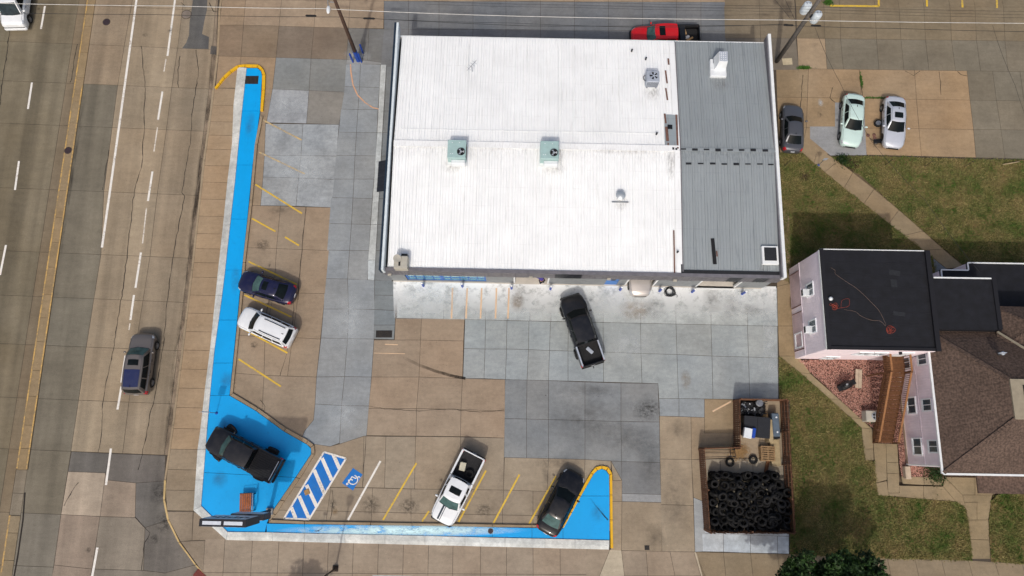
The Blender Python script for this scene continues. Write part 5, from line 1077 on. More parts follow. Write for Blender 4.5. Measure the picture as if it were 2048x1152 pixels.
# ================================================================== VEHICLES
def carpaint(name, color, rough=.32, metal=.25):
    if name in MATS: return name
    t = NT(name); fl = t.rng(t.noise(300, 2), .3, .7, .94, 1.06); du = t.rng(t.noise(2.2, 5, .65), .45, .75, 0, .10)
    c = t.mix(du, t.mul(color, fl), S(110, 104, 98)); t.set(c, rough, metal, .4, .45); MATS[name] = t.m; return name
M('car_glass', S(20, 26, 28), .12, 0, var=.3, scale=2.5, spec=.10); M('windshield_glass', S(72, 98, 96), .12, 0, var=.35, scale=2.0, spec=.15); M('van_glass', S(44, 54, 58), .12, var=.4, scale=3, spec=.15); M('tyre', S(22, 22, 23), .85, var=.2, scale=12); M('rim_alloy', S(150, 152, 156), .35, .6, var=.15); M('rim_dark', S(52, 52, 54), .4, .5); M('rim_mud', S(104, 74, 58), .9, var=.3, scale=8); M('lamp_smoke', S(84, 88, 92), .15, spec=.6); M('lamp_clear', S(180, 186, 192), .12, spec=.9); M('lamp_red', S(178, 28, 38), .2, spec=.7); M('black_trim', S(26, 26, 28), .55, var=.15); M('plate', S(214, 218, 224), .5); M('chrome', S(200, 204, 208), .15, .9); M('bed_liner', S(36, 36, 38), .85, var=.3, scale=7); M('seat_dark', S(52, 54, 56), .8)
def cr(tbl, x):
    """smooth (Catmull-Rom) lookup in rows sorted by falling x"""
    if x >= tbl[0][0]: return tbl[0][1:]
    if x <= tbl[-1][0]: return tbl[-1][1:]
    for i in range(len(tbl) - 1):
        if tbl[i][0] >= x >= tbl[i + 1][0]: break
    t = (tbl[i][0] - x) / (tbl[i][0] - tbl[i + 1][0]); a = tbl[max(i - 1, 0)]; b = tbl[i]; c = tbl[i + 1]; d = tbl[min(i + 2, len(tbl) - 1)]
    lo = lambda k: min(b[k], c[k]); hi = lambda k: max(b[k], c[k])
    return tuple(min(max(.5 * (2 * b[k] + (c[k] - a[k]) * t + (2 * a[k] - 5 * b[k] + 4 * c[k] - d[k]) * t * t + (-a[k] + 3 * b[k] - 3 * c[k] + d[k]) * t ** 3), lo(k)), hi(k)) for k in (1, 2, 3))
RING = [(0.0, 0.0, 1.0, 0.0), (.30, .45, .82, 0.0), (.50, .74, .30, -.008), (.62, .90, 0.0, -.035), (.71, .975, 0.0, -.10), (.80, 1.0, 0.0, -.24), (.90, 1.0, None, .45), (.96, .975, None, .15), (1.0, .90, None, 0.0)]
class Body:
    def __init__(s, keys, crown=.05): s.k = sorted(keys, reverse=True); s.c = crown
    def pt(s, x, r, side=1, off=0.0):
        w_, zt, zb = cr(s.k, x)
        def ctrl(i):
            rr, fw, fc, dz = RING[i]
            if fc is None: return fw * w_, zb + (zt - zb) * dz if dz else zb
            return fw * w_, zt + s.c * fc + dz * min(1, (zt - zb) / .6)
        for i in range(len(RING) - 1):
            if RING[i][0] <= r <= RING[i + 1][0]: break
        f = (r - RING[i][0]) / (RING[i + 1][0] - RING[i][0]); a, b = ctrl(i), ctrl(i + 1)
        y = a[0] + (b[0] - a[0]) * f; z = a[1] + (b[1] - a[1]) * f
        if off:
            ny, nz = -(b[1] - a[1]), (b[0] - a[0]); ll = math.hypot(ny, nz) or 1; y += ny / ll * off; z += nz / ll * off
        return Vector((x, side * y, z))
    def mesh(s, name, mat, parent, n=34):
        x1, x0 = s.k[0][0], s.k[-1][0]; rs = [q[0] for q in RING]; xs = sorted({k[0] for k in s.k} | {x0 + (x1 - x0) * i / n for i in range(n + 1)}, reverse=True)
        m = MB(); vs = []; nr_ = 2 * len(rs) - 1
        for x in xs: vs += [s.pt(x, r, -1) for r in rs[::-1]] + [s.pt(x, r, 1) for r in rs[1:]]
        fs = []
        for i in range(len(xs) - 1):
            for j in range(nr_ - 1): fs.append((i * nr_ + j, i * nr_ + j + 1, (i + 1) * nr_ + j + 1, (i + 1) * nr_ + j))
            fs.append((i * nr_ + nr_ - 1, i * nr_, (i + 1) * nr_, (i + 1) * nr_ + nr_ - 1))
        fs.append(tuple(range(nr_))); fs.append(tuple((len(xs) - 1) * nr_ + j for j in range(nr_ - 1, -1, -1)))
        m.add(vs, fs); return m.build(name, mat, parent, smooth=38)
    def patch(s, name, mat, parent, x0, x1, r0, r1, side=1, off=.008, n=4, k=4):
        m = MB(); vs = [s.pt(x0 + (x1 - x0) * i / n, r0 + (r1 - r0) * j / k, side, off) for i in range(n + 1) for j in range(k + 1)]
        m.add(vs, [(i * (k + 1) + j, i * (k + 1) + j + 1, (i + 1) * (k + 1) + j + 1, (i + 1) * (k + 1) + j) for i in range(n) for j in range(k)]); return m.build(name, mat, parent, smooth=True)
class Cabin:
    def __init__(s, body, xw, xr1, xr2, xb, wb, wr, zr, bulge=.16, crown=.05, zb=None):
        s.b = body; s.xw, s.xr1, s.xr2, s.xb, s.wb, s.wr, s.zr, s.bu, s.cr, s.zb = xw, xr1, xr2, xb, wb, wr, zr, bulge, crown, zb
    def base(s, u, v):   # u along length 0 front..1 rear, v across -1..1
        x = s.xw + (s.xb - s.xw) * u; e = (1 - v * v); x += s.bu * e * (1 - u) ** 3 - s.bu * .6 * e * u ** 3
        wd = s.wb * (1 - .07 * (2 * u - 1) ** 2); 
        if s.zb is not None: z = s.zb
        else: z = cr(s.b.k, x)[1] - .03 + (s.b.c * .8 * e if u in (0, 1) else 0)
        return Vector((x, wd * v, z))
    def roof(s, u, v):
        x = s.xr1 + (s.xr2 - s.xr1) * u; e = (1 - v * v); x += s.bu * .6 * e * (1 - u) ** 3 - s.bu * .35 * e * u ** 3
        wd = s.wr * (1 - .06 * (2 * u - 1) ** 2); z = s.zr - .03 * (2 * u - 1) ** 2 + s.cr * e
        return Vector((x, wd * v, z))
    def face(s, k, u, t):
        if k == 'front': v = 2 * u - 1; p = s.base(0, v).lerp(s.roof(0, v), t)
        elif k == 'rear': v = 1 - 2 * u; p = s.base(1, v).lerp(s.roof(1, v), t)
        elif k == 'left': p = s.base(u, 1).lerp(s.roof(u, 1), t); p.y += .035 * math.sin(math.pi * t) * 1
        else: p = s.base(u, -1).lerp(s.roof(u, -1), t); p.y -= .035 * math.sin(math.pi * t)
        return p
    def mesh(s, mat, parent):
        m = MB(); N = 8
        for k in ('front', 'rear', 'left', 'right'):
            vs = [s.face(k, i / N, j / 4) for i in range(N + 1) for j in range(5)]; m.add(vs, [(i * 5 + j, i * 5 + j + 1, (i + 1) * 5 + j + 1, (i + 1) * 5 + j) for i in range(N) for j in range(4)])
        vs = [s.roof(i / N, -1 + 2 * j / N) for i in range(N + 1) for j in range(N + 1)]; m.add(vs, [(i * (N + 1) + j, i * (N + 1) + j + 1, (i + 1) * (N + 1) + j + 1, (i + 1) * (N + 1) + j) for i in range(N) for j in range(N)])
        o = m.build('cabin', mat, parent); bm = bmesh.new(); bm.from_mesh(o.data); bmesh.ops.remove_doubles(bm, verts=bm.verts, dist=.004); bmesh.ops.recalc_face_normals(bm, faces=bm.faces); bm.to_mesh(o.data); bm.free()
        for p in o.data.polygons: p.use_smooth = True
        o.data.set_sharp_from_angle(angle=rad(42)); return o
    def glass(s, name, mat, parent, k, u0, u1, t0, t1, off=.012, slant=0.0):
        m = MB(); N = 6; K = 4; ctr = Vector(((s.xw + s.xb) / 2, 0, s.zr - .5)); vs = []
        for i in range(N + 1):
            for j in range(K + 1):
                t = t0 + (t1 - t0) * j / K; u = u0 + (u1 - u0) * i / N + slant * (t - .5); p = s.face(k, u, t); d = s.face(k, min(u + .01, 1), t) - s.face(k, max(u - .01, 0), t); e = s.face(k, u, min(t + .02, 1)) - s.face(k, u, max(t - .02, 0)); nn = d.cross(e).normalized()
                if nn.dot(p - ctr) < 0: nn = -nn
                vs.append(p + nn * off)
        m.add(vs, [(i * (K + 1) + j, i * (K + 1) + j + 1, (i + 1) * (K + 1) + j + 1, (i + 1) * (K + 1) + j) for i in range(N) for j in range(K)]); return m.build(name, mat, parent, smooth=True)
    def rpatch(s, name, mat, parent, u0, u1, v0, v1, off=.012):
        m = MB(); N = 4; vs = [s.roof(u0 + (u1 - u0) * i / N, v0 + (v1 - v0) * j / N) + Vector((0, 0, off)) for i in range(N + 1) for j in range(N + 1)]; m.add(vs, [(i * (N + 1) + j, i * (N + 1) + j + 1, (i + 1) * (N + 1) + j + 1, (i + 1) * (N + 1) + j) for i in range(N) for j in range(N)]); return m.build(name, mat, parent, smooth=True)
WHEELS = {}
def wheel_mesh(r, wd, rim):
    k = (r, wd, rim)
    if k in WHEELS: return WHEELS[k]
    h = wd / 2; m = MB(); m.lathe([(r * .62, -h), (r * .86, -h * 1.02), (r * .97, -h * .85), (r, -h * .5), (r, h * .5), (r * .97, h * .85), (r * .86, h * 1.02), (r * .62, h), (r * .58, 0)], 26, 'y', closed=True); a = m.build('wheel', 'tyre', None, smooth=50)
    m = MB(); R0 = r * .62
    m.lathe([(R0, h * .9), (R0 * .9, h * .95), (R0 * .86, h * .55), (.01, h * .50)], 20, 'y', caps=False)
    for j in range(5):
        t = 6.283 * j / 5; rot = Matrix.Rotation(-t, 3, 'Y'); m.box(rot @ Vector((R0 * .47, h * .78, 0)), (R0 * .85, .03, R0 * .24), rot=rot)
    m.lathe([(.01, h * .95), (.055, h * .92), (.06, h * .6)], 10, 'y', caps=False)
    m.lathe([(R0, -h * .8), (.02, -h * .6)], 16, 'y', caps=False)
    b = m.build('rim', rim, None, smooth=40); WHEELS[k] = (a.data, b.data); bpy.data.objects.remove(a); bpy.data.objects.remove(b); return WHEELS[k]
def put_wheel(parent, x, y, r, wd, side, rim='rim_alloy', steer=0.0):
    a, b = wheel_mesh(r, wd, rim); w_ = bpy.data.objects.new('wheel', a); COL.objects.link(w_); w_.parent = parent; w_.location = (x, y, r); w_.rotation_euler = (0, 0, steer + (0 if side > 0 else math.pi)); q = bpy.data.objects.new('rim', b); COL.objects.link(q); q.parent = w_
    return w_
def arch(parent, body, x, r, side, mat='black_trim'):
    m = MB(); vs = []; N = 14
    for i in range(N + 1):
        a = math.pi * i / N
        for rr in (.02, r): xx = x + rr * math.cos(a); zz = r * .93 + rr * math.sin(a) * 1.02; vs.append((xx, side * (cr(body.k, x)[0] + .006), max(zz, .2)))
    m.add(vs, [(2 * i, 2 * i + 1, 2 * i + 3, 2 * i + 2) for i in range(N)]); m.build('wheel_arch', mat, parent)
def place(front, rear, h):
    a = P(*front, h); b = P(*rear, h); c = (a + b) / 2; d = a - b; return c, math.atan2(d.y, d.x), Vector((d.x, d.y)).length
def common(t, body, cab, L_, W2, s):
    x1 = L_ / 2
    # mirrors, lamps, plates, wipers, seams
    mx = s.get('mirror_x', cab.xw - .30); mm = s.get('mirror', s['paint'])
    for sd in (1, -1):
        m = MB(); m.ell((mx, sd * (W2 + .12), cr(body.k, mx)[1] + .08), (.16, .26, .17), 10, 6); m.build('mirror', mm, t, smooth=True)
        body.patch('headlight', s.get('lamp', 'lamp_clear'), t, x1 - s.get('hl', .14), x1 - s.get('hl', .14) - .28, .60, .76, sd)
        body.patch('taillight', 'lamp_red', t, -x1 + .05, -x1 + .28, .55, .84, sd)
        body.patch('hood_seam', 'black_trim', t, x1 - .4, cab.xw + .08, .585, .598, sd, .004, 8, 1)
        body.patch('side_sill', 'black_trim', t, x1 - .9, -x1 + .9, .93, .99, sd, .006, 6, 2)
        for q in (cab.xw - .9, cab.xw - 1.75):
            if q > cab.xb: m = MB(); m.box((q, sd * (cr(body.k, q)[0] + .01), cr(body.k, q)[1] - .22), (.2, .03, .035)); m.build('door_handle', s.get('handle', 'black_trim'), t)
        for q in (cab.xw - .25, cab.xw - 1.15, cab.xw - 2.05):
            if q > -x1 + .9 and q > s.get('seam_end', -9): body.patch('door_seam', 'black_trim', t, q, q - .018, .64, .93, sd, .005, 1, 4)
    wz = cab.base(0, 0)
    for a, b in ((.05, .48), (.55, .93)):
        p0 = cab.face('front', a, .06); p1 = cab.face('front', b, .10); m = MB(); m.tube([p0 + Vector((.03, 0, .03)), p1 + Vector((.02, 0, .03))], .013, 5); m.build('wiper', 'black_trim', t)
    m = MB(); m.box((-x1 - .015, 0, .72), (.02, .32, .16)); m.build('license_plate', 'plate', t)
    z0 = cr(body.k, x1 - .02); m = MB(); m.box((x1 - .01, 0, (z0[1] + z0[2]) / 2 + .03), (.05, W2 * s.get('gw', .9), .16)); m.build('grille', s.get('grille', 'black_trim'), t)
    m = MB(); m.box((x1 - .02, 0, z0[2] + .08), (.06, W2 * 1.1, .1)); m.build('lower_intake', 'black_trim', t)
def make_car(name, label, cat, front, rear, paint, kind='sedan', W=1.80, H=1.46, h=.55, z0=0.0, L_=None, **s):
    c, rot, Lm = place(front, rear, h + z0); L_ = L_ or Lm; W2 = W / 2; s['paint'] = paint
    t = thing(name, label, cat, (c.x, c.y, z0), rot); x1 = L_ / 2
    r = s.get('wheel', .33)
    if kind == 'sedan':
        keys = [(x1, W2 * .44, .54, .34), (x1 - .04, W2 * .62, .61, .27), (x1 - .15, W2 * .80, .68, .22), (x1 - .40, W2 * .93, .77, .19), (x1 - .85, W2 * .99, .86, .18), (x1 - 1.30, W2, .92, .18), (0, W2, .95, .18), (-x1 + 1.1, W2, .98, .19), (-x1 + .5, W2 * .97, .98, .22), (-x1 + .20, W2 * .88, .95, .27), (-x1 + .06, W2 * .74, .86, .32), (-x1, W2 * .56, .76, .38)]
        body = Body(keys, .055); k = L_ / 4.6
        cab = Cabin(body, x1 - 1.38 * k, x1 - 2.12 * k, -x1 + 1.35 * k, -x1 + .62 * k, W2 * .90, W2 * .66, H - .05)
    elif kind == 'suv':
        keys = [(x1, W2 * .50, .68, .36), (x1 - .05, W2 * .70, .79, .30), (x1 - .18, W2 * .86, .89, .26), (x1 - .45, W2 * .97, .97, .24), (x1 - .9, W2, 1.02, .23), (x1 - 1.3, W2, 1.07, .23), (0, W2, 1.09, .23), (-x1 + .6, W2, 1.11, .25), (-x1 + .18, W2 * .96, 1.10, .30), (-x1 + .04, W2 * .89, 1.02, .36), (-x1, W2 * .82, .92, .40)]
        body = Body(keys, .05); k = L_ / 4.5
        cab = Cabin(body, x1 - 1.18 * k, x1 - 1.78 * k, -x1 + .40, -x1 + .10, W2 * .93, W2 * .74, H - .05, .14)
    elif kind == 'van':
        keys = [(x1, W2 * .80, .80, .34), (x1 - .06, W2 * .90, .98, .28), (x1 - .25, W2 * .97, 1.10, .26), (x1 - .7, W2, 1.20, .25), (x1 - 1.1, W2, 1.28, .25), (0, W2, 1.30, .25), (-x1 + .2, W2, 1.30, .28), (-x1, W2 * .96, 1.25, .34)]
        body = Body(keys, .04); cab = Cabin(body, x1 - .85, x1 - 1.55, -x1 + .12, -x1 + .03, W2 * .97, W2 * .84, H - .05, .10)
    body.mesh('body', paint, t); cab.mesh(paint, t)
    wsh = s.get('windshield', 'windshield_glass'); cab.glass('windshield', wsh, t, 'front', .05, .95, .06, .94); cab.glass('rear_window', s.get('rearglass', 'car_glass'), t, 'rear', .08, .92, .10 if kind == 'sedan' else .25, .92)
    for kf in ('left', 'right'):
        if kind == 'sedan': us = ((.06, .47), (.50, .86))
        elif kind == 'suv': us = ((.05, .36), (.38, .66), (.69, .93))
        else: us = ((.04, .2), (.26, .52), (.56, .9))
        for a, b in us: cab.glass('side_window', 'car_glass', t, kf, a, b, .14, .88)
    cab.rpatch('roof_seam', 'black_trim', t, .02, .98, -.905, -.885, .006); cab.rpatch('roof_seam', 'black_trim', t, .02, .98, .885, .905, .006)
    common(t, body, cab, L_, W2, s)
    fx = x1 - s.get('front_axle', .92 if kind != 'van' else 1.0); rx = -x1 + s.get('rear_axle', .98)
    skip = s.get('no_wheel', ())
    for nm, xx, sd in (('fl', fx, 1), ('fr', fx, -1), ('rl', rx, 1), ('rr', rx, -1)):
        arch(t, body, xx, r * 1.16, sd)
        if nm not in skip: put_wheel(t, xx, sd * (W2 - .09), r, .21, sd, s.get('rim', 'rim_alloy'), s.get('steer', 0) if nm[0] == 'f' else 0)
    if s.get('sunroof'): u0, u1, mt = s['sunroof']; cab.rpatch('sunroof', mt, t, u0, u1, -.58, .58)
    if s.get('rear_panel'): u0, u1, mt = s['rear_panel']; cab.rpatch('rear_roof_panel', mt, t, u0, u1, -.84, .84, .014)
    if s.get('rails'):
        for sd in (-1, 1):
            m = MB(); pts = [cab.roof(u, sd * .72) + Vector((0, 0, .05)) for u in (.18, .3, .5, .7, .82, .92)]; m.tube(pts, .028, 6); m.build('roof_rail', 'black_trim', t, smooth=True)
    if s.get('fin', True): q = cab.roof(.90, 0); m = MB(); m.add([(q.x - .09, -.025, q.z), (q.x + .09, -.025, q.z), (q.x + .09, .025, q.z), (q.x - .09, .025, q.z), (q.x - .08, 0, q.z + .07), (q.x - .02, 0, q.z + .06)], [(0, 1, 5, 4), (1, 2, 5), (2, 3, 4, 5), (3, 0, 4)]); m.build('antenna', 'black_trim', t)
    if kind == 'sedan': body.patch('trunk_seam', 'black_trim', t, -x1 + .16, -x1 + .145, 0, .55, 1, .004, 1, 5); body.patch('trunk_seam', 'black_trim', t, -x1 + .16, -x1 + .145, 0, .55, -1, .004, 1, 5)
    return t, body, cab
def make_pickup(name, label, front, rear, paint, W=2.0, H=1.88, h=.9, z0=0.0, lift=0.0, cabf=(.42, .75), **s):
    c, rot, L_ = place(front, rear, h + z0); W2 = W / 2; s['paint'] = paint; t = thing(name, label, 'pickup truck', (c.x, c.y, z0), rot); x1 = L_ / 2; r = s.get('wheel', .40); q = lift
    xc = x1 - L_ * cabf[1]                                 # back of the cab
    keys = [(x1, W2 * .52, .86 + q, .46 + q), (x1 - .05, W2 * .72, .98 + q, .40 + q), (x1 - .18, W2 * .87, 1.06 + q, .38 + q), (x1 - .5, W2 * .97, 1.12 + q, .36 + q), (x1 - 1.0, W2, 1.16 + q, .36 + q), (x1 - 1.5, W2, 1.20 + q, .36 + q), (xc + .05, W2, 1.24 + q, .36 + q), (xc, W2 * .99, 1.24 + q, .36 + q)]
    body = Body(keys, .06); body.mesh('body', paint, t)
    xw = x1 - L_ * s.get('wsf', .235); cab = Cabin(body, xw, xw - .62, xc + .12, xc + .02, W2 * .91, W2 * .72, H + q - .05, .16); cab.mesh(s.get('cabpaint', paint), t)
    cab.glass('windshield', s.get('windshield', 'windshield_glass'), t, 'front', .05, .95, .06, .93); cab.glass('rear_window', 'car_glass', t, 'rear', .14, .86, .30, .88)
    for kf in ('left', 'right'):
        for a, b in s.get('sidewin', ((.06, .48), (.52, .90))): cab.glass('side_window', 'car_glass', t, kf, a, b, .16, .88)
    s.setdefault('seam_end', xc + .1); s.setdefault('hl', .08); common(t, body, cab, L_, W2, s)
    # bed
    bx0, bx1 = -x1 + .08, xc - .05; zt = 1.26 + q; zf = .74 + q; th = .13; bw = W2 * .985; bp = s.get('bedpaint', paint)
    for sd in (1, -1):
        m = MB(); prof = [(.86, .42 + q), (.985, .55 + q), (1.0, .95 + q), (.985, zt - .10), (.965, zt), (.965 - th / W2, zt), (.965 - th / W2, zf)]
        vs = []; xs = [bx1, bx1 - .3, (bx0 + bx1) / 2, bx0 + .35, bx0 + .12, bx0]; sc_w = [1, 1, 1, 1, .985, .955]
        for xx, f in zip(xs, sc_w): vs += [(xx, sd * W2 * a * f, z) for a, z in prof]
        n_ = len(prof); fs = [(i * n_ + j, i * n_ + j + 1, (i + 1) * n_ + j + 1, (i + 1) * n_ + j) for i in range(5) for j in range(n_ - 1)] + [tuple(range(n_)), tuple(5 * n_ + j for j in range(n_))]
        m.add(vs, fs); bs = m.build('bed_side', bp, t, smooth=30)
        m = MB(); m.box(((bx0 + bx1) / 2, sd * (W2 * .965 - th / 2), zt + .012), (bx1 - bx0 - .05, th * .9, .022)); m.build('bed_rail', s.get('rail', 'black_trim'), bs)
        body.patch  # side lamps
        m = MB(); m.box((bx0 + .02, sd * (W2 * .90), 1.0 + q), (.10, .14, .38)); m.build('taillight', 'lamp_red', t)
    m = MB(); m.box(((bx0 + bx1) / 2, 0, zf - .03), (bx1 - bx0 - .02, 2 * (W2 * .965 - th) + .02, .05)); m.build('bed_floor', 'bed_liner', t)
    for k in range(9): m = MB(); m.box(((bx0 + bx1) / 2, -.62 + k * .155, zf + .004), (bx1 - bx0 - .12, .05, .018)); m.build('floor_rib', 'bed_liner', t)
    m = MB(); m.box((bx1 - .03, 0, (zf + zt) / 2), (.06, 2 * (W2 * .965 - th), zt - zf + .06)); m.build('bed_headboard', 'bed_liner', t)
    m = MB(); m.bbox((bx0 + .0, 0, (.66 + zt) / 2 + q * .3), (.09, 2 * (W2 * .955 - .03), zt - .66 - q * .6), .02); tg = m.build('tailgate', bp, t); m = MB(); m.box((bx0 - .05, 0, zt - .18), (.02, .3, .09)); m.build('handle', 'black_trim', tg)
    m = MB(); m.bbox((-x1 + .05, 0, .56 + q), (.2, W * .94, .18), .05); m.build('rear_bumper', s.get('bumper', 'chrome'), t)
    m = MB(); m.bbox((x1 - .02, 0, .58 + q), (.22, W * .84, .24), .08); m.build('front_bumper', s.get('bumper', 'chrome'), t)
    if s.get('hitch'): m = MB(); m.tube([(-x1 - .02, 0, .5 + q), (-x1 - .24, 0, .5 + q)], .035, 6); m.build('tow_hitch', 'dark_metal', t)
    fx = x1 - .98; rx = -x1 + 1.22; wd = s.get('ww', .27); out = s.get('out', 0.0)
    for nm, xx, sd in (('fl', fx, 1), ('fr', fx, -1), ('rl', rx, 1), ('rr', rx, -1)):
        if q < .15:
            m = MB(); vs = []; N = 14; yy = sd * (W2 + .008)
            for i in range(N + 1):
                a = math.pi * i / N
                for rr in (.02, r * 1.15): vs.append((xx + rr * math.cos(a), yy, r * .95 + rr * math.sin(a)))
            m.add(vs, [(2 * i, 2 * i + 1, 2 * i + 3, 2 * i + 2) for i in range(N)]); m.build('wheel_arch', 'black_trim', t)
        else:
            m = MB(); N = 10; vs = []
            for i in range(N + 1):
                a = math.pi * (i / N)
                for rr, yy in ((r * 1.12, W2 * .97), (r * 1.2, W2 + .09)): vs.append((xx + rr * math.cos(a), sd * yy, r + q * .3 + .18 + (rr - .12) * math.sin(a)))
            m.add(vs, [(2 * i, 2 * i + 1, 2 * i + 3, 2 * i + 2) for i in range(N)]); m.build('fender_flare', 'black_trim', t)
        put_wheel(t, xx, sd * (W2 - .12 + out), r, wd, sd, s.get('rim' + nm, s.get('rim', 'rim_alloy')), s.get('steer', 0) if nm[0] == 'f' else 0)
    if s.get('chassis', q > .1):
        m = MB(); m.box((0, 0, .45 + q * .6), (L_ - .6, .9, .22)); m.build('chassis', 'black_trim', t)
    if s.get('sunroof'): u0, u1, mt = s['sunroof']; cab.rpatch('sunroof', mt, t, u0, u1, -.62, .62)
    return t, body, cab, (bx0, bx1, zf, zt)
carpaint('paint_car_white', S(228, 231, 233), .35, 0); carpaint('paint_car_navy', S(22, 24, 60), .3, .1); carpaint('paint_car_black', S(12, 12, 16), .3, .05); carpaint('paint_car_charcoal', S(24, 25, 29), .3, .1); carpaint('paint_car_grey', S(92, 94, 100), .35, .4); carpaint('paint_car_taupe', S(118, 112, 108), .35, .45); carpaint('paint_car_mint', S(204, 228, 220), .35, .1); carpaint('paint_car_silver', S(206, 210, 218), .32, .3); carpaint('paint_car_red', S(206, 18, 26), .35, 0); carpaint('paint_roof_navy', S(36, 44, 84), .25, .1); carpaint('paint_car_beige', S(196, 190, 184), .32, .4); carpaint('paint_truck_dark', S(22, 22, 26), .3, .1)
# on the road
make_car('suv', 'grey SUV with sunroof and dark blue rear roof driving on the road', 'suv', (290, 667), (274, 790), 'paint_car_taupe', 'suv', 1.92, 1.80, .6, RZ, sunroof=(.13, .30, 'car_glass'), rear_panel=(.42, .94, 'paint_roof_navy'), wheel=.37, windshield='windshield_glass')
make_car('passenger_van', 'white van at the top left corner of the road', 'van', (31, 57), (52, -92), 'paint_car_white', 'van', 2.05, 2.2, .55, RZ, wheel=.36, fin=False, windshield='van_glass', gw=1.7)
van = bpy.data.objects['passenger_van']; m = MB(); m.bbox((van.children[0].dimensions.x / 2 - .02 if van.children[0].dimensions.x > 1 else 2.9, 0, .50), (.22, 1.95, .22), .07); m.build('front_bumper', 'paint_car_white', van)
# in the yard
make_car('sedan', 'dark navy sedan in the angled bay beside the blue strip', 'car', (480, 559), (591, 592), 'paint_car_navy', 'sedan', 1.80, 1.45, .55, sunroof=(.10, .42, 'car_glass'))
make_car('suv', 'white SUV with black roof rails parked beside the navy sedan', 'suv', (482, 631), (587, 678), 'paint_car_white', 'suv', 1.84, 1.70, .6, rails=True, wheel=.35, windshield='car_glass')
make_car('sedan', 'black sedan backed against the yellow kerb of the triangular blue island', 'car', (1152, 944), (1090, 1066), 'paint_car_black', 'sedan', 1.90, 1.47, .55, windshield='car_glass', rearglass='windshield_glass')
make_car('sedan', 'grey sedan parked against the east wall of the shop', 'car', (1585, 210), (1584, 305), 'paint_car_grey', 'sedan', 1.78, 1.45, .6, windshield='car_glass', rim='rim_alloy')
make_car('sedan', 'pale mint green sedan on the grey concrete patch', 'car', (1701, 293), (1707, 190), 'paint_car_mint', 'sedan', 1.80, 1.47, .6, windshield='car_glass')
make_car('sedan', 'silver sedan with dark sunroof and its front right wheel off', 'car', (1787, 296), (1788, 195), 'paint_car_silver', 'sedan', 1.80, 1.45, .6, sunroof=(.22, .62, 'car_glass'), no_wheel=('fr',), windshield='car_glass')
make_car('sedan', 'silver beige car nosing out of the open service bay', 'car', (1281, 593), (1274, 478), 'paint_car_beige', 'sedan', 1.80, 1.47, .55, windshield='car_glass')
# pickups
make_pickup('pickup_truck', 'lifted dark pickup with ribbed bed cover parked on the blue island', (420, 873), (555, 943), 'paint_truck_dark', 2.0, 1.95, 1.1, IZ, .22, (.42, .66), wheel=.46, ww=.36, out=.18, rim='rim_dark', rimfr='rim_mud', rimfl='rim_mud', steer=rad(-24), lamp='lamp_smoke', bumper='black_trim', windshield='windshield_glass', bedpaint='paint_car_black')
tr = bpy.data.objects['pickup_truck']; bx = [c for c in tr.children if c.name.startswith('bed_floor')][0]
xs_ = [v.co.x for v in bx.data.vertices]; b0, b1 = min(xs_), max(xs_)
for k in range(11):
    m = MB(); m.bbox(((b0 + b1) / 2, -.76 + k * .152, 1.53), (b1 - b0, .142, .04), .012); m.build('cover_slat', 'bed_liner', tr)
m = MB(); m.box((b0 + .06, 0, 1.55), (.05, 1.5, .05)); m.build('cover_bar', 'chrome', tr)
t, body, cab, bed = make_pickup('pickup_truck', 'white pickup with dark hood stripes and a tyre in its bed', (881, 1044), (949, 907), 'paint_car_white', 1.98, 1.85, .9, 0, 0, (.4, .62), wheel=.39, sunroof=(.30, .62, 'car_glass'), bumper='black_trim', rail='paint_car_white', sidewin=((.06, .52), (.60, .86)))
for y0, wd in ((-.30, .14), (-.14, .05)):
    m = MB(); vs = []
    for i in range(9):
        xx = 2.62 - i * .15
        for s_ in (-1, 1): vs.append((xx, y0 + s_ * wd / 2, cr(body.k, xx)[1] + body.c * (.95 if y0 > -.2 else .9) + .012))
    m.add(vs, [(2 * i, 2 * i + 1, 2 * i + 3, 2 * i + 2) for i in range(8)]); m.build('hood_stripe', 'trim_navy', t, smooth=True)
WT = t; WBED = bed
t2, b2, c2, bed2 = make_pickup('pickup_truck', 'black pickup with open bed standing in front of the service bays', (1140, 592), (1187, 730), 'paint_car_charcoal', 1.95, 1.86, .9, 0, .08, (.42, .69), wheel=.42, ww=.29, out=.05, rim='rim_dark', bumper='black_trim', rail='ac_grey', hitch=True, lamp='lamp_smoke', windshield='car_glass', chassis=True)
for y0 in (-.28, .05, .36):
    m = MB(); vs = []
    for i in range(7):
        xx = 2.45 - i * .15
        for s_ in (-1, 1): vs.append((xx, y0 + s_ * .018, cr(b2.k, xx)[1] + b2.c * (1 - .4 * abs(y0)) + .014))
    m.add(vs, [(2 * i, 2 * i + 1, 2 * i + 3, 2 * i + 2) for i in range(6)]); m.build('hood_crease', 'black_trim', t2)
t3, b3, c3, bed3 = make_pickup('pickup_truck', 'red pickup with sunroof and loaded black bed in the alley', (1263, 74), (1400, 72), 'paint_car_red', 2.0, 1.90, 1.0, 0, 0, (.42, .66), wheel=.40, sunroof=(.16, .42, 'car_glass'), bedpaint='paint_car_black', bumper='black_trim')
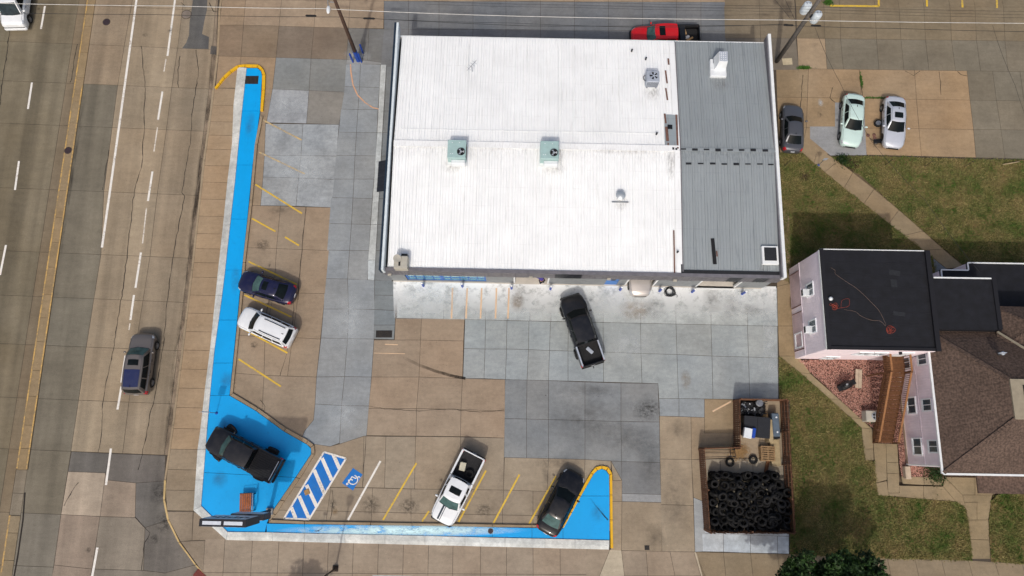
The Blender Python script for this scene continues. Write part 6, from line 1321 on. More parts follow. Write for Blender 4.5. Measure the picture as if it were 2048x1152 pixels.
# cargo: things lying in the beds
def in_bed(t, a, b, z): return t.matrix_basis @ Vector((a, b, z)) if False else (Matrix.Translation(t.location) @ Matrix.Rotation(t.rotation_euler[2], 4, 'Z')) @ Vector((a, b, z))
def tire_mat():
    t = NT('tire_worn'); oi = t.n('ShaderNodeObjectInfo'); r = t.rng(oi.outputs['Random'], 0, 1, .4, 1.6); d = t.rng(t.noise(9, 5, .7), .5, .75, 0, .35); c = t.mix(d, t.mul(S(20, 20, 21), r), S(80, 77, 72)); t.set(c, .8, 0, .3); MATS['tire_worn'] = t.m
tire_mat()
tm = MB(); tm.lathe([(.20, -.10), (.29, -.11), (.325, -.085), (.335, -.04), (.335, .04), (.325, .085), (.29, .11), (.20, .10), (.19, 0)], 22, 'z', closed=True); _t = tm.build('loose_tire', 'tire_worn', None, smooth=50); TIRE = _t.data; bpy.data.objects.remove(_t)
def tire(loc, rot=(0, 0, 0), label='', group=None, s=1.0):
    o = bpy.data.objects.new('loose_tire', TIRE); COL.objects.link(o); o.location = loc; o.rotation_euler = rot; o.scale = (s, s, s); tag(o, label, 'tire', group); return o
tire(in_bed(WT, WBED[1] - .55, .34, WBED[2] + .14), (0, 0, 0), 'tire lying in the bed of the white pickup')
M('cardboard', S(176, 142, 100), .85); M('cream_box', S(200, 194, 172), .7)
def crate(name, label, cat, loc, d, rz, mat, lid=None):
    o = MB().bbox((0, 0, d[2] / 2), d, .03).build(name, mat); o.location = loc; o.rotation_euler = (0, 0, rz); tag(o, label, cat); return o
crate('cream_box', 'cream coloured box in the bed of the white pickup beside the tire', 'box', in_bed(WT, WBED[1] - .80, -.36, WBED[2] + .03), (.62, .45, .3), WT.rotation_euler[2] + .25, 'cream_box')
crate('metal_sheet', 'small grey tray lying in the bed of the black pickup', 'tray', in_bed(t2, bed2[1] - .55, -.1, bed2[2] + .03), (.28, .62, .06), rad(47), 'ac_grey')
M('white_bag', S(206, 206, 204), .7)
crate('cardboard_box', 'brown cardboard box in the bed of the red pickup', 'box', in_bed(t3, bed3[1] - .55, -.35, bed3[2] + .03), (.45, .5, .35), .2, 'cardboard'); crate('wood_offcut', 'loose brown board in the bed of the red pickup', 'board', in_bed(t3, bed3[1] - 1.0, .2, bed3[2] + .03), (.9, .16, .08), .5, 'cardboard')
m = MB(); m.ell((0, 0, .12), (.6, .3, .24)); m.ell((.2, .1, .1), (.3, .3, .2)); o = m.build('white_bag', 'white_bag', None, smooth=True); o.location = in_bed(t3, bed3[1] - .75, .05, bed3[2] + .03); tag(o, 'crumpled white bag in the bed of the red pickup', 'bag')
m = MB(); m.bbox((0, 0, .28), (.5, 1.5, .5), .04); tb = m.build('tool_box', 'dark_metal', None); tb.location = in_bed(t3, bed3[1] - .33, 0, bed3[2] + .26); tb.rotation_euler = (0, 0, t3.rotation_euler[2]); tag(tb, 'dark tool box across the bed of the red pickup behind its cab', 'tool box')
# removed wheel, jack and brake parts beside the silver sedan
p = P(1754, 249, 0); t = thing('removed_wheel', 'wheel with alloy rim standing off the silver sedan', 'wheel', p, rad(80)); w_ = put_wheel(t, 0, 0, .33, .21, 1); w_.rotation_euler = (rad(70), 0, 0); w_.location.z = .22
p = P(1757, 283, 0); t = thing('floor_jack', 'black floor jack under the front corner of the silver sedan', 'jack', p, rad(5)); m = MB(); m.bbox((0, 0, .09), (.9, .34, .14), .03); m.build('frame', 'dark_metal', t); m = MB(); m.tube([(-.4, 0, .12), (-.95, .12, .5)], .02, 6); m.build('handle', 'dark_metal', t); m = MB(); m.lathe([(.07, .1), (.08, .3)], 10, 'z', (.35, 0, 0)); m.build('saddle', 'steel', t)
for a, b in ((-.3, .17), (-.3, -.17), (.3, .17), (.3, -.17)): m = MB(); m.lathe([(.06, -.025), (.06, .025)], 10, 'y', (a, b, .06)); m.build('caster', 'steel', t)
for x, y, lb in ((1748, 270, 'rusty brake drum on the slab beside the silver sedan'), (1736, 271, 'small round brake part lying between mint and silver sedans'), (1749, 276, 'rusty brake disc beside the floor jack')):
    o = MB().lathe([(.05, .0), (.14, .0), (.15, .05), (.07, .07), (.05, .05)], 14).build('brake_part', 'rust', None, smooth=40); o.location = P(x, y, .012); tag(o, lb, 'car part')
# ================================================================== TYRE COMPOUND
M('fence_wood', S(98, 68, 50), .85, var=.3, scale=4, bump=.3); M('fence_rail', S(112, 78, 56), .85, var=.25, scale=4); M('pallet_wood', S(150, 122, 88), .85, var=.25, scale=5); M('plywood', S(168, 150, 116), .85, var=.2, scale=3); M('dumpster_black', S(22, 25, 32), .5, var=.2); M('bin_blue', S(88, 102, 116), .5, var=.15); M('scrap_dark', S(40, 40, 42), .6, .3, var=.4, scale=8); M('straw', S(160, 128, 86), .9, var=.3, scale=6)
fence = thing('wooden_fence', 'brown picket fence enclosing the tire yard', 'fence', P(1470, 893, 0), 0)
FO = P(1470, 893, 0); FH = 1.68
pk = MB(); pk.add([(-.062, -.011, 0), (.062, -.011, 0), (.062, .011, 0), (-.062, .011, 0), (-.062, -.011, FH - .05), (.062, -.011, FH - .05), (.062, .011, FH - .05), (-.062, .011, FH - .05), (-.035, -.011, FH), (.035, -.011, FH), (.035, .011, FH), (-.035, .011, FH)], [(3, 2, 1, 0), (0, 1, 5, 4), (1, 2, 6, 5), (2, 3, 7, 6), (3, 0, 4, 7), (4, 5, 9, 8), (5, 6, 10, 9), (6, 7, 11, 10), (7, 4, 8, 11), (8, 9, 10, 11)])
_p = pk.build('picket', 'fence_wood', None); PK = _p.data; bpy.data.objects.remove(_p)
def fence_run(a, b, inner):
    """pickets on the outside, rails and posts on the inside (inner = side of travel, +1 left)"""
    A_ = P(*a, 0) - FO; B_ = P(*b, 0) - FO; d = B_ - A_; Ln = d.length; e = d.normalized(); nrm = Vector((-e.y, e.x, 0)) * inner; n = max(1, int(Ln / .148)); an = math.atan2(e.y, e.x)
    for k in range(n):
        o = bpy.data.objects.new('picket', PK); COL.objects.link(o); o.parent = fence; o.location = A_ + e * ((k + .5) * Ln / n); o.rotation_euler = (RND.uniform(-.015, .015), RND.uniform(-.012, .012), an); o.scale = (1, 1, RND.uniform(.975, 1.01))
    for z in (.25, .9, 1.5): m = MB(); m.box((A_ + B_) / 2 + nrm * .04 + Vector((0, 0, z)), (Ln, .045, .09), an); m.build('rail', 'fence_rail', fence)
    np_ = max(1, int(Ln / 2.2))
    for k in range(np_ + 1): m = MB(); q = A_ + e * (Ln * k / np_) + nrm * .11; m.box((q.x, q.y, FH / 2), (.09, .09, FH), an); m.build('post', 'fence_rail', fence)
fence_run((1467, 893), (1466, 800), -1); fence_run((1466, 800), (1560, 801), -1); fence_run((1560, 801), (1574, 1062), -1); fence_run((1574, 1062), (1408, 1061), -1); fence_run((1408, 1061), (1397, 896), -1); fence_run((1397, 896), (1467, 894), -1)
# tires
GT = 'tires heaped in the fenced yard'; LT = 'worn black tire in the big heap inside the picket fence'
rows_y = [952, 969, 987, 1004, 1021, 1038, 1050]
for r, y in enumerate(rows_y):
    x0, x1 = (1424, 1536) if r == 0 else ((1424, 1548) if r == 1 else (1422, 1562)); nx = 9 if r else 8
    for k in range(nx):
        x = x0 + (x1 - x0) * k / (nx - 1) + RND.uniform(-2.5, 2.5); yy = y + RND.uniform(-3, 3)
        base = P(x, yy, 0); hs = [.11, .33, .55, .77] if r in (0, 6) or k in (0, nx - 1) else [.77]
        for hz in hs: tire((base.x + RND.uniform(-.05, .05), base.y + RND.uniform(-.05, .05), hz), (0, 0, RND.uniform(0, 6)), LT, GT, RND.uniform(.84, .96))
        tire((base.x + RND.uniform(-.12, .12), base.y + RND.uniform(-.1, .1), 1.03 + RND.uniform(0, .08)), (RND.uniform(-.9, .35), RND.uniform(-.6, .6), RND.uniform(-.6, .6)), LT, GT, RND.uniform(.82, 1.05))
for k in range(36):
    q = P(RND.uniform(1428, 1552), RND.uniform(965, 1045), 0); tire((q.x, q.y, 1.33 + RND.uniform(0, .12)), (RND.uniform(-.6, .6), RND.uniform(-.6, .6), 0), LT, GT, RND.uniform(.9, 1.05))
tire(P(1460, 924.5, .12), (0, 0, 0), 'single tire flat on the concrete left of the loose straw'); tire(P(1506.5, 919.5, .12), (0, 0, 0), 'single tire flat on the concrete near the stacked pallets'); tire(P(1535, 957, .5), (rad(35), rad(10), 0), 'tilted tire at the upper right end of the heap')
# dumpster with black lids, boxes, bins, scrap
p = P(1503, 855, 0); t = thing('dumpster', 'dark dumpster with ribbed black plastic lids in the fenced yard', 'dumpster', p, rad(-5))
m = MB(); m.add([(-.95, -.62, .1), (.95, -.62, .1), (.95, .62, .1), (-.95, .62, .1), (-1.0, -.75, 1.15), (1.0, -.75, 1.15), (1.0, .75, 1.3), (-1.0, .75, 1.3)], [(3, 2, 1, 0), (4, 5, 6, 7), (0, 1, 5, 4), (1, 2, 6, 5), (2, 3, 7, 6), (3, 0, 4, 7)]); m.build('bin', 'dumpster_black', t)
for s in (-1, 1):
    ld = MB(); ld.box((s * .49, 0, 1.26), (.95, 1.55, .04), rot=Matrix.Rotation(rad(5.5), 3, 'X')); lo = ld.build('lid', 'dumpster_black', t)
    for k in range(8): m = MB(); m.box((s * .49, -.65 + k * .185, 1.215 + k * .0178), (.86, .07, .04), rot=Matrix.Rotation(rad(5.5), 3, 'X')); m.build('lid_rib', 'dumpster_black', lo)
for s in (-1, 1): m = MB(); m.box((s * 1.02, 0, .75), (.06, .5, .12)); m.build('fork_pocket', 'dumpster_black', t)
for a, b in ((-.7, -.4), (.7, -.4), (-.7, .4), (.7, .4)): m = MB(); m.lathe([(.08, -.03), (.08, .03)], 10, 'y', (a, b, .08)); m.build('caster', 'dark_metal', t)
q = P(1494, 866, 1.3); o = crate('white_box', 'white box sitting on the dumpster lid', 'box', (q.x, q.y, 1.26), (.6, .75, .32), rad(-12), 'white_metal'); o = crate('blue_bag', 'dark blue bag beside the white box on the dumpster', 'bag', (q.x + .47, q.y, 1.27), (.25, .75, .22), rad(-12), 'bollard_blue')
t = thing('metal_cabinet', 'tall blue grey cabinet lying along the east side of the fenced yard', 'cabinet', P(1544, 850, 0), 0); m = MB(); m.bbox((0, 0, .45), (.55, 1.75, .85), .05); m.build('case', 'bin_blue', t); m = MB(); m.box((.02, -.95, .4), (.5, .16, .7)); m.build('grille', 'dark_metal', t)
for y in (.55, -.55): m = MB(); m.lathe([(.07, 0), (.07, .03)], 10, 'z', (.05, y, .88)); m.build('cap', 'white_metal', t)
crate('plywood_board', 'tan plywood board standing between dumpster and blue cabinet', 'board', P(1533, 862, 0), (.35, 1.7, .9), 0, 'plywood'); crate('plywood_sheet', 'weathered plywood sheet below the blue cabinet', 'board', P(1548, 905, 0), (.7, 2.0, .35), 0, 'plywood')
crate('yellow_crate', 'small yellow green crate in the scrap corner', 'crate', P(1528, 831, .35), (.42, .5, .3), .1, 'straw')
# scrap heap
t = thing('scrap_heap', 'dark heap of scrap metal in the north west corner of the fenced yard', 'scrap', P(1500, 817, 0), 0); m = MB(); m.bbox((0, 0, .4), (1.9, 1.1, .8), .2); m.build('heap_core', 'scrap_dark', t)
for k in range(70):
    m = MB(); d = (RND.uniform(.05, .5), RND.uniform(.03, .14), RND.uniform(.03, .12)); rot = Matrix.Rotation(RND.uniform(0, 6.3), 3, 'Z') @ Matrix.Rotation(RND.uniform(-.6, .6), 3, 'Y'); m.box((RND.uniform(-.9, .9), RND.uniform(-.5, .5), RND.uniform(.75, 1.0)), d, rot=rot); m.build('scrap_piece', 'scrap_dark' if k % 7 else 'steel', t)
a_, b_ = wheel_mesh(.33, .21, 'rim_alloy'); o = bpy.data.objects.new('alloy_rim', b_); COL.objects.link(o); o.location = P(1519, 806, 1.15); o.rotation_euler = (rad(-80), 0, 0); o.scale = (1.25, 1.25, 1.25); tag(o, 'silver alloy rim on top of the scrap heap', 'rim'); o.rotation_euler = (rad(90), 0, 0)
# pallets
def pallet(x, y, rz, z, label):
    t = thing('wooden_pallet', label, 'pallet', (*P2(x, y), z), rz, 'pallets')
    for k in range(7): m = MB(); m.box((0, -.5 + k * .167, .13), (1.05, .10, .02)); m.build('board', 'pallet_wood', t)
    for k in (-.48, 0, .48): m = MB(); m.box((k, 0, .065), (.09, 1.05, .10)); m.build('bearer', 'pallet_wood', t)
for k, z in enumerate((0, .15, .30, .45)): pallet(1531, 907, RND.uniform(-.06, .06), z, ['lowest pallet of the stack beside the fence', 'second pallet from the ground in the stack beside the fence', 'third pallet from the ground in the stack beside the fence', 'topmost pallet of the stack beside the fence'][k])
t = thing('steel_rack', 'thin black steel rack frame at the upper left of the tire yard', 'rack', P(1436, 906, 0), 0)
for y in (-.30, .02, .30): m = MB(); m.tube([(-1.2, y, .5), (1.15, y * .8, .5)], .02, 6); m.build('bar', 'dark_metal', t)
for x in (.8, 1.15): m = MB(); m.tube([(x, -.3, .5), (x, .35, .5)], .025, 6); m.build('end_bar', 'dark_metal', t)
for x, y in ((-1.15, -.3), (1.1, -.28), (-1.15, .3), (1.1, .28)): m = MB(); m.tube([(x, y, 0), (x, y, .5)], .02, 6); m.build('leg', 'dark_metal', t)
t = thing('board', 'dark plank leaning beside the loose white paper', 'board', P(1533, 932, 0), rad(-18)); m = MB(); m.bbox((0, 0, .12), (.25, 1.0, .05), .01); m.build('plank', 'stair_wood', t); m = MB(); m.box((0, -.4, .05), (.2, .06, .1)); m.build('cleat', 'stair_wood', t)
V = []
for k in range(900):
    cx, cy = P2(1477 + nr.normal(0, 9), 903 + nr.normal(0, 8)); a = nr.uniform(0, 6.28); l = nr.uniform(.08, .25); z = nr.uniform(.01, .10); V += [(cx, cy, z), (cx + math.cos(a) * l, cy + math.sin(a) * l, z + nr.uniform(-.01, .05)), (cx + .03 * math.sin(a), cy - .03 * math.cos(a), z)]
stuff(tris('straw_litter', np.array(V), 'straw'), 'loose straw and leaf litter on the concrete of the tire yard', 'straw')

# ================================================================== POLES AND WIRES
M('pole_wood', S(74, 56, 46), .9, var=.25, scale=6, bump=.3); M('pole_grey', S(96, 92, 88), .9, var=.25, scale=6, bump=.3); M('wire_black', S(36, 36, 38), .6); M('wire_pale', S(206, 204, 198), .5); M('transformer', S(206, 216, 222), .45, .1, var=.05); M('lamp_bronze', S(56, 46, 42), .5, .3)
p = P(717, 121, 0); t = thing('utility_pole', 'brown wooden utility pole with street lamp among blue bollards', 'utility pole', p, 0)
m = MB(); m.tube([(0, 0, 0), (.02, 0, 4), (.05, .0, 9.5)], [.17, .15, .12], 12); m.build('pole', 'pole_wood', t, smooth=True); m = MB(); m.lathe([(.19, 0), (.19, 1.5)], 12, 'z', (0, 0, 0)); m.build('guard', 'bollard_blue', t, smooth=40); m = MB(); m.tube([(-.17, -.05, 0), (-.17, -.05, 2.8)], .035, 6); m.build('conduit', 'steel', t)
lp = P(657, 17, 7.6) - p
m = MB(); m.tube([(.05, 0, 8.2), (lp.x * .5, lp.y * .6, 8.35), (lp.x, lp.y + .5, 7.95), (lp.x, lp.y + .12, 7.75)], .035, 6); m.build('lamp_arm', 'steel', t); m = MB(); m.ell((lp.x, lp.y - .1, 7.62), (.30, .74, .22), 12, 7); m.build('lamp_head', 'white_metal', t, smooth=True)
pA = p
p = P(1553, 123, 0); t = thing('utility_pole', 'grey wooden utility pole with two white transformers', 'utility pole', p, 0); pB = p
m = MB(); m.tube([(0, 0, 0), (0, 0, 5), (.0, .0, 10)], [.18, .16, .13], 12); m.build('pole', 'pole_grey', t, smooth=True)
for sx, sy, z in ((.52, -.22, 6.3), (-.52, .10, 7.0)):
    m = MB(); m.lathe([(.05, 0), (.30, .02), (.32, .1), (.32, .92), (.26, 1.0), (.05, 1.03)], 18, 'z', (sx, sy, z)); tf = m.build('transformer', 'transformer', t, smooth=40)
    for k in (-.12, .12): m = MB(); m.lathe([(.03, 0), (.06, .05), (.06, .12), (.03, .2)], 8, 'z', (sx + k, sy, z + 1.02)); m.build('bushing', 'ac_grey', tf)
    m = MB(); m.box((sx * .55, sy * .55, z + .5), (abs(sx) * .7, .1, .35)); m.build('bracket', 'dark_metal', t)
m = MB(); m.box((0, .05, 8.8), (2.4, .10, .12)); m.build('crossarm', 'pole_grey', t)
m = MB(); m.tube([(.18, 0, 0), (.2, .02, 4), (.17, 0, 6.2)], .04, 6); m.build('conduit', 'dark_metal', t)
for k in range(6): m = MB(); m.tube([(RND.uniform(-.25, .25), RND.uniform(-.2, .2), 6.0 + k * .15), (RND.uniform(-.35, .35), RND.uniform(-.2, .3), 7.4)], .012, 5); m.build('drop_lead', 'wire_black', t)
def wire(px, h, r, mat, label, sag=.25, name='overhead_wire'):
    pts = [P(x, y, h) for x, y in px]; out = []
    for i in range(len(pts) - 1):
        for k in range(8): f = k / 8; q = pts[i].lerp(pts[i + 1], f); q.z -= sag * 4 * f * (1 - f) * .3; out.append(q)
    out.append(pts[-1]); m = MB(); m.tube(out, r, 5); o = m.build(name, mat, None, smooth=True); tag(o, label, 'wire', 'overhead wires'); return o
wire([(-60, 5), (360, 12), (640, 17), (1024, 32), (1570, 40), (2120, 47)], 7.6, .022, 'wire_pale', 'pale overhead wire crossing the whole top edge past the street lamp')
wire([(-60, 24), (300, 29), (690, 34), (1060, 52), (1560, 50), (1800, 57), (2120, 64)], 6.3, .018, 'wire_black', 'dark overhead cable with splice boxes crossing the top of the road')
wire([(760, 38), (1024, 46), (1300, 55), (1575, 48)], 6.1, .014, 'wire_black', 'dark overhead wire just above the north eave')
wire([(850, -4), (1150, 4), (1570, 12), (2120, 24)], 8.6, .010, 'wire_black', 'thin topmost dark wire over the alley'); wire([(850, 2), (1150, 10), (1570, 17), (2120, 31)], 8.6, .010, 'wire_black', 'thin second dark wire over the alley'); wire([(850, 8), (1150, 15), (1570, 23), (2120, 37)], 8.5, .010, 'wire_black', 'thin third dark wire over the alley')
wire([(1630, 55), (1680, 165), (1745, 285), (1850, 400), (1960, 545)], 6.0, .012, 'wire_black', 'service drop wire from the transformer pole to the pink house', .5)
wire([(1542, -10), (1580, 36)], 7.5, .014, 'wire_black', 'first of two dark guy wires rising left of the transformers', 0); wire([(1566, -10), (1590, 40)], 7.5, .014, 'wire_black', 'second dark guy wire rising close to the transformers', 0)
wire([(1985, 50), (2030, 170), (2080, 300)], 6.0, .010, 'wire_black', 'thin wire dropping down near the right edge of the photo', .4)
for x, y, ln_, lb in ((622, 31, 22, 'black cable splice case left of the brown pole'), (738, 36.5, 24, 'black cable splice case right of the brown pole'), (1577, 50, 20, 'black splice case left of the transformer pole'), (1632, 51, 20, 'black splice case right of the transformer pole')):
    a = P(x - ln_ / 2, y, 6.3); b = P(x + ln_ / 2, y + .8, 6.3); m = MB(); m.tube([a, a.lerp(b, .1), a.lerp(b, .9), b], [.03, .075, .075, .03], 8); tag(m.build('splice_case', 'black_rubber', None, smooth=True), lb, 'splice case', 'cable splice cases')
def street_light(x, y, label, h=5.6, rz=0):
    p = P(x, y, 0); t = thing('street_lamp', label, 'street lamp', p, rz); m = MB(); m.box((0, 0, .03), (.42, .42, .06)); m.build('base_plate', 'lamp_bronze', t); m = MB(); m.lathe([(.20, .05), (.17, .25), (.10, .4)], 14); m.build('base', 'lamp_bronze', t, smooth=40); m = MB(); m.tube([(0, 0, .3), (0, 0, h)], [.075, .055], 10); m.build('pole', 'lamp_bronze', t, smooth=True)
    m = MB(); m.lathe([(.05, h), (.2, h + .1), (.24, h + .45), (.3, h + .5), (.08, h + .75)], 12); m.build('lamp_head', 'lamp_bronze', t, smooth=40)
street_light(671, 1137, 'dark bronze street lamp on the bottom sidewalk below the blue strip'); street_light(1634, 1158, 'dark street lamp at the bottom edge below the tire yard')
# ================================================================== SIGN, BENCH, SMALL POSTS
M('sign_black', S(24, 26, 34), .5, var=.15); M('sign_face', S(206, 212, 220), .4, var=.08); M('bench_wood', S(150, 88, 52), .8, var=.3, scale=9)
g0 = P(494, 1025, 0); g1 = P(573, 1027, 0); ctr = (g0 + g1) / 2; ln_ = (g1 - g0).length; pole_at = P(541, 1022, 0)
t = thing('pylon_sign', 'tall black framed shop sign on a post at the corner of the blue island', 'sign', pole_at, math.atan2((g1 - g0).y, (g1 - g0).x)); ox = (ctr - pole_at).x
m = MB(); m.tube([(0, 0, .1), (0, 0, 8.2)], .14, 12); m.build('post', 'sign_black', t, smooth=True); m = MB(); m.bbox((0, 0, .2), (.5, .5, .25), .04); m.build('footing', 'concrete', t, color=GREY)
m = MB(); m.box((ox, 0, 7.0), (ln_, .46, 2.55)); m.build('cabinet', 'sign_black', t)
for s in (-1, 1):
    m = MB(); m.box((ox, s * .24, 7.0), (ln_ - .2, .02, 2.3)); fc = m.build('sign_face', 'sign_face', t)
    for k in range(7): m = MB(); m.box((ox - ln_ / 2 + .45 + k * .36, s * .254, 7.15 + .1 * (k % 2)), (.22, .012, .75 if k % 3 else .5)); m.build('lettering', 'sign_black', fc)
for s in (-1, 1): m = MB(); m.box((ox + s * ln_ * .23, 0, 8.28), (ln_ * .40, .22, .03)); m.build('top_panel', 'sign_face', t)
m = MB(); m.box((-.1, 0, 3.75), (2.3, .40, 1.5)); lc = m.build('lower_cabinet', 'sign_black', t)
for s in (-1, 1): m = MB(); m.box((-.1, s * .21, 3.75), (2.1, .02, 1.3)); m.build('message_board', 'sign_face', lc)
def BI(x, y, z=0): q = P(x, y, IZ + z); return q
p = BI(497, 1004); t = thing('slatted_bench', 'brown wooden slatted bench on the blue island beside the sign', 'bench', (p.x, p.y, IZ), rad(3))
for k in range(6): m = MB(); m.box((-.42 + k * .145, 0, .46), (.125, 1.35, .035)); m.build('slat', 'bench_wood', t)
for k in range(2): m = MB(); m.box((.55 + k * .04, 0, .62 + k * .18), (.03, 1.35, .12)); m.build('back_slat', 'ac_grey', t)
for s in (-1, 1):
    m = MB(); m.box((.02, s * .6, .42), (1.0, .05, .05)); m.build('seat_rail', 'dark_metal', t); m = MB(); m.box((.53, s * .6, .45), (.05, .05, .9)); m.build('back_post', 'dark_metal', t); m = MB(); m.tube([(-.4, s * .68, .45), (-.42, s * .68, .66), (.5, s * .68, .70)], .02, 6); m.build('armrest', 'dark_metal', t)
    for a in (-.38, .45): m = MB(); m.box((a, s * .6, .22), (.05, .05, .44)); m.build('leg', 'dark_metal', t)
def sign_post(x, y, z, h, pw, ph, label, rz=0):
    p = P(x, y, z); t = thing('small_sign', label, 'sign', (p.x, p.y, z), rz); m = MB(); m.tube([(0, 0, 0), (0, 0, h)], .03, 6); m.build('post', 'steel', t); m = MB(); m.lathe([(.12, 0), (.06, .05)], 10); m.build('foot', 'bollard_blue', t); m = MB(); m.box((0, -.03, h - ph / 2), (pw, .015, ph)); m.build('panel', 'ac_grey', t)
sign_post(433, 826, IZ, 2.6, .52, .85, 'thin sign post near the white kerb above the dark pickup')
sign_post(1637, 330, 0, 1.5, .35, .4, 'small sign on a stake beside the diagonal lawn path'); 
M('stake', S(60, 52, 44), .8)
for x, y, lb in ((1569, 332, 'thin stake in the grass close to the shop wall'), (1770, 330, 'first thin stake along the upper lawn from the silver sedan'), (1849, 333, 'second thin stake along the upper lawn from the silver sedan'), (1928, 334, 'third thin stake along the upper lawn from the silver sedan')):
    p = P(x, y, 0); t = thing('fence_stake', lb, 'stake', p, 0); m = MB(); m.tube([(0, 0, 0), (.03, .02, 1.15)], .025, 6); m.build('rod', 'stake', t); m = MB(); m.box((.03, .02, 1.15), (.07, .05, .05)); m.build('cap', 'stake', t)
m = MB(); m.tube([(0, 0, .1), (1.4, .25, .12)], .05, 6); o = m.build('fallen_pole', 'plywood', None, smooth=True); o.location = P(2004, 330, 0); tag(o, 'pale fallen branch on the lawn near the right edge', 'branch')
sp2 = thing('small_sign', 'low dark sign post on the narrow blue strip', 'sign', (*P2(643, 1058, IZ), IZ), 0); m = MB(); m.tube([(0, 0, 0), (0, 0, 1.3)], .02, 6); m.build('post', 'dark_metal', sp2); m = MB(); m.box((0, 0, 1.2), (.3, .02, .25)); m.build('panel', 'dark_metal', sp2)
# covers and grates
def disc(x, y, r, z, mat, label, name='manhole_cover'):
    p = P(x, y, z); t = thing(name, label, 'manhole cover', p, 0); m = MB(); m.lathe([(r, 0), (r, .012), (r * .93, .018), (.02, .018)], 24); m.build('lid', mat, t)
    m = MB(); m.lathe([(r * 1.13, .0), (r * 1.13, .009), (r * 1.02, .012)], 24, caps=False); m.build('ring', 'joint_dirt', t)
    for k in range(4): m = MB(); m.box((0, -r * .6 + k * r * .4, .021), (r * 1.3, .03, .008)); m.build('rib', mat, t)
M('cover_concrete', S(122, 112, 102), .85, var=.15); M('cast_iron', S(66, 54, 58), .6, .3, var=.2, scale=10)
disc(213, 44, .30, RZ + .006, 'cast_iron', 'round iron cover in the lane beside the solid white line'); disc(373, 29, .40, RZ + .006, 'cover_concrete', 'large round cover beside the asphalt patch'); disc(136, 301, .28, RZ + .056, 'cast_iron', 'round cover set in the centre strip'); disc(981, 1062, .19, IZ + .004, 'cast_iron', 'small dark round cover on the narrow blue strip')
def grate(x0, y0, x1, y1, z, label, n=9):
    a = P(x0, y0, z); b = P(x1, y1, z); c = (a + b) / 2; d = (abs(b.x - a.x), abs(b.y - a.y)); t = thing('drain_grate', label, 'drain grate', c, 0); m = MB(); m.box((0, 0, .004), (d[0], d[1], .008)); m.build('frame', 'joint_dirt', t)
    for k in range(n): m = MB(); m.box((-d[0] / 2 + d[0] * (k + .5) / n, 0, .016), (d[0] / n * .6, d[1], .016)); m.build('bar', 'dark_metal', t)
grate(752, 661, 784, 675, .004, 'rectangular iron drain grate on the grey slabs by the shop corner', 14); grate(491, 152, 516, 168, IZ + .004, 'dark grate at the north tip of the blue strip', 10); grate(1289, 1091, 1299, 1100, .004, 'small square iron cover in the driveway by the bottom sidewalk', 6)
crate('dry_leaf_clump', 'brown clump of dead leaves on the hatched aisle', 'leaves', P(614, 984, .012), (.4, .4, .06), .4, 'straw')
# storm drain at the corner kerb
t = thing('tactile_plate', 'dark red ramp plate at the street corner kerb', 'ramp plate', P(400, 1152, .0), rad(-40)); M('brick_red', S(110, 52, 46), .8); m = MB(); m.box((0, 0, .012), (.9, .6, .02)); m.build('plate', 'brick_red', t)
for i in range(5):
    for j in range(3): m = MB(); m.lathe([(.05, .02), (.03, .035)], 8, 'z', (-.36 + i * .18, -.2 + j * .2, 0)); m.build('dome', 'brick_red', t)

# ================================================================== WORKER IN THE BAY
def skin_obj(name, chain, mat, parent, edges=None):
    """body built as one continuous skinned surface; chain = [(x, y, z, radius)]"""
    me = bpy.data.meshes.new(name); me.from_pydata([c[:3] for c in chain], edges or [(i, i + 1) for i in range(len(chain) - 1)], []); o = bpy.data.objects.new(name, me); COL.objects.link(o); me.materials.append(MATS[mat]); o.parent = parent
    md = o.modifiers.new('skin', 'SKIN'); md.use_smooth_shade = True
    for v, c in zip(me.skin_vertices[0].data, chain): v.radius = (c[3], c[3])
    me.skin_vertices[0].data[0].use_root = True; sb = o.modifiers.new('sub', 'SUBSURF'); sb.levels = 1; sb.render_levels = 2; return o
M('skin', S(176, 128, 104), .6); M('shirt_purple', S(70, 62, 136), .8); M('trousers_dark', S(30, 32, 38), .85); M('shoe_white', S(210, 212, 214), .7); M('hair_dark', S(34, 28, 26), .8)
p = P(1083, 566, 0); t = thing('person', 'person in purple shirt and dark trousers bending at the open service bay', 'person', p, rad(120))
bodyc = [(0, 0, .95, .15), (.10, 0, 1.15, .15), (.26, 0, 1.36, .15), (.34, 0, 1.44, .06), (.42, 0, 1.52, .085), (.50, 0, 1.60, .10), (.52, 0, 1.66, .06),
         (0, .10, .88, .10), (.06, .12, .50, .075), (-.02, .12, .09, .05), (.14, .12, .04, .04), (0, -.10, .88, .10), (.02, -.14, .50, .075), (-.08, -.14, .09, .05), (.08, -.14, .04, .04),
         (.28, .20, 1.36, .065), (.36, .26, 1.10, .05), (.52, .20, .92, .042), (.60, .18, .86, .04), (.28, -.20, 1.36, .065), (.38, -.27, 1.12, .05), (.56, -.18, .98, .042), (.64, -.16, .94, .04)]
skin_obj('body', bodyc, 'skin', t, [(0, 1), (1, 2), (2, 3), (3, 4), (4, 5), (5, 6), (0, 7), (7, 8), (8, 9), (9, 10), (0, 11), (11, 12), (12, 13), (13, 14), (2, 15), (15, 16), (16, 17), (17, 18), (2, 19), (19, 20), (20, 21), (21, 22)])
sh = [(0, 0, .96, .172), (.10, 0, 1.15, .172), (.25, 0, 1.35, .175), (.31, 0, 1.41, .10), (.28, .20, 1.36, .085), (.34, .25, 1.16, .07), (.28, -.20, 1.36, .085), (.36, -.26, 1.18, .07)]
skin_obj('shirt', sh, 'shirt_purple', t, [(0, 1), (1, 2), (2, 3), (2, 4), (4, 5), (2, 6), (6, 7)])
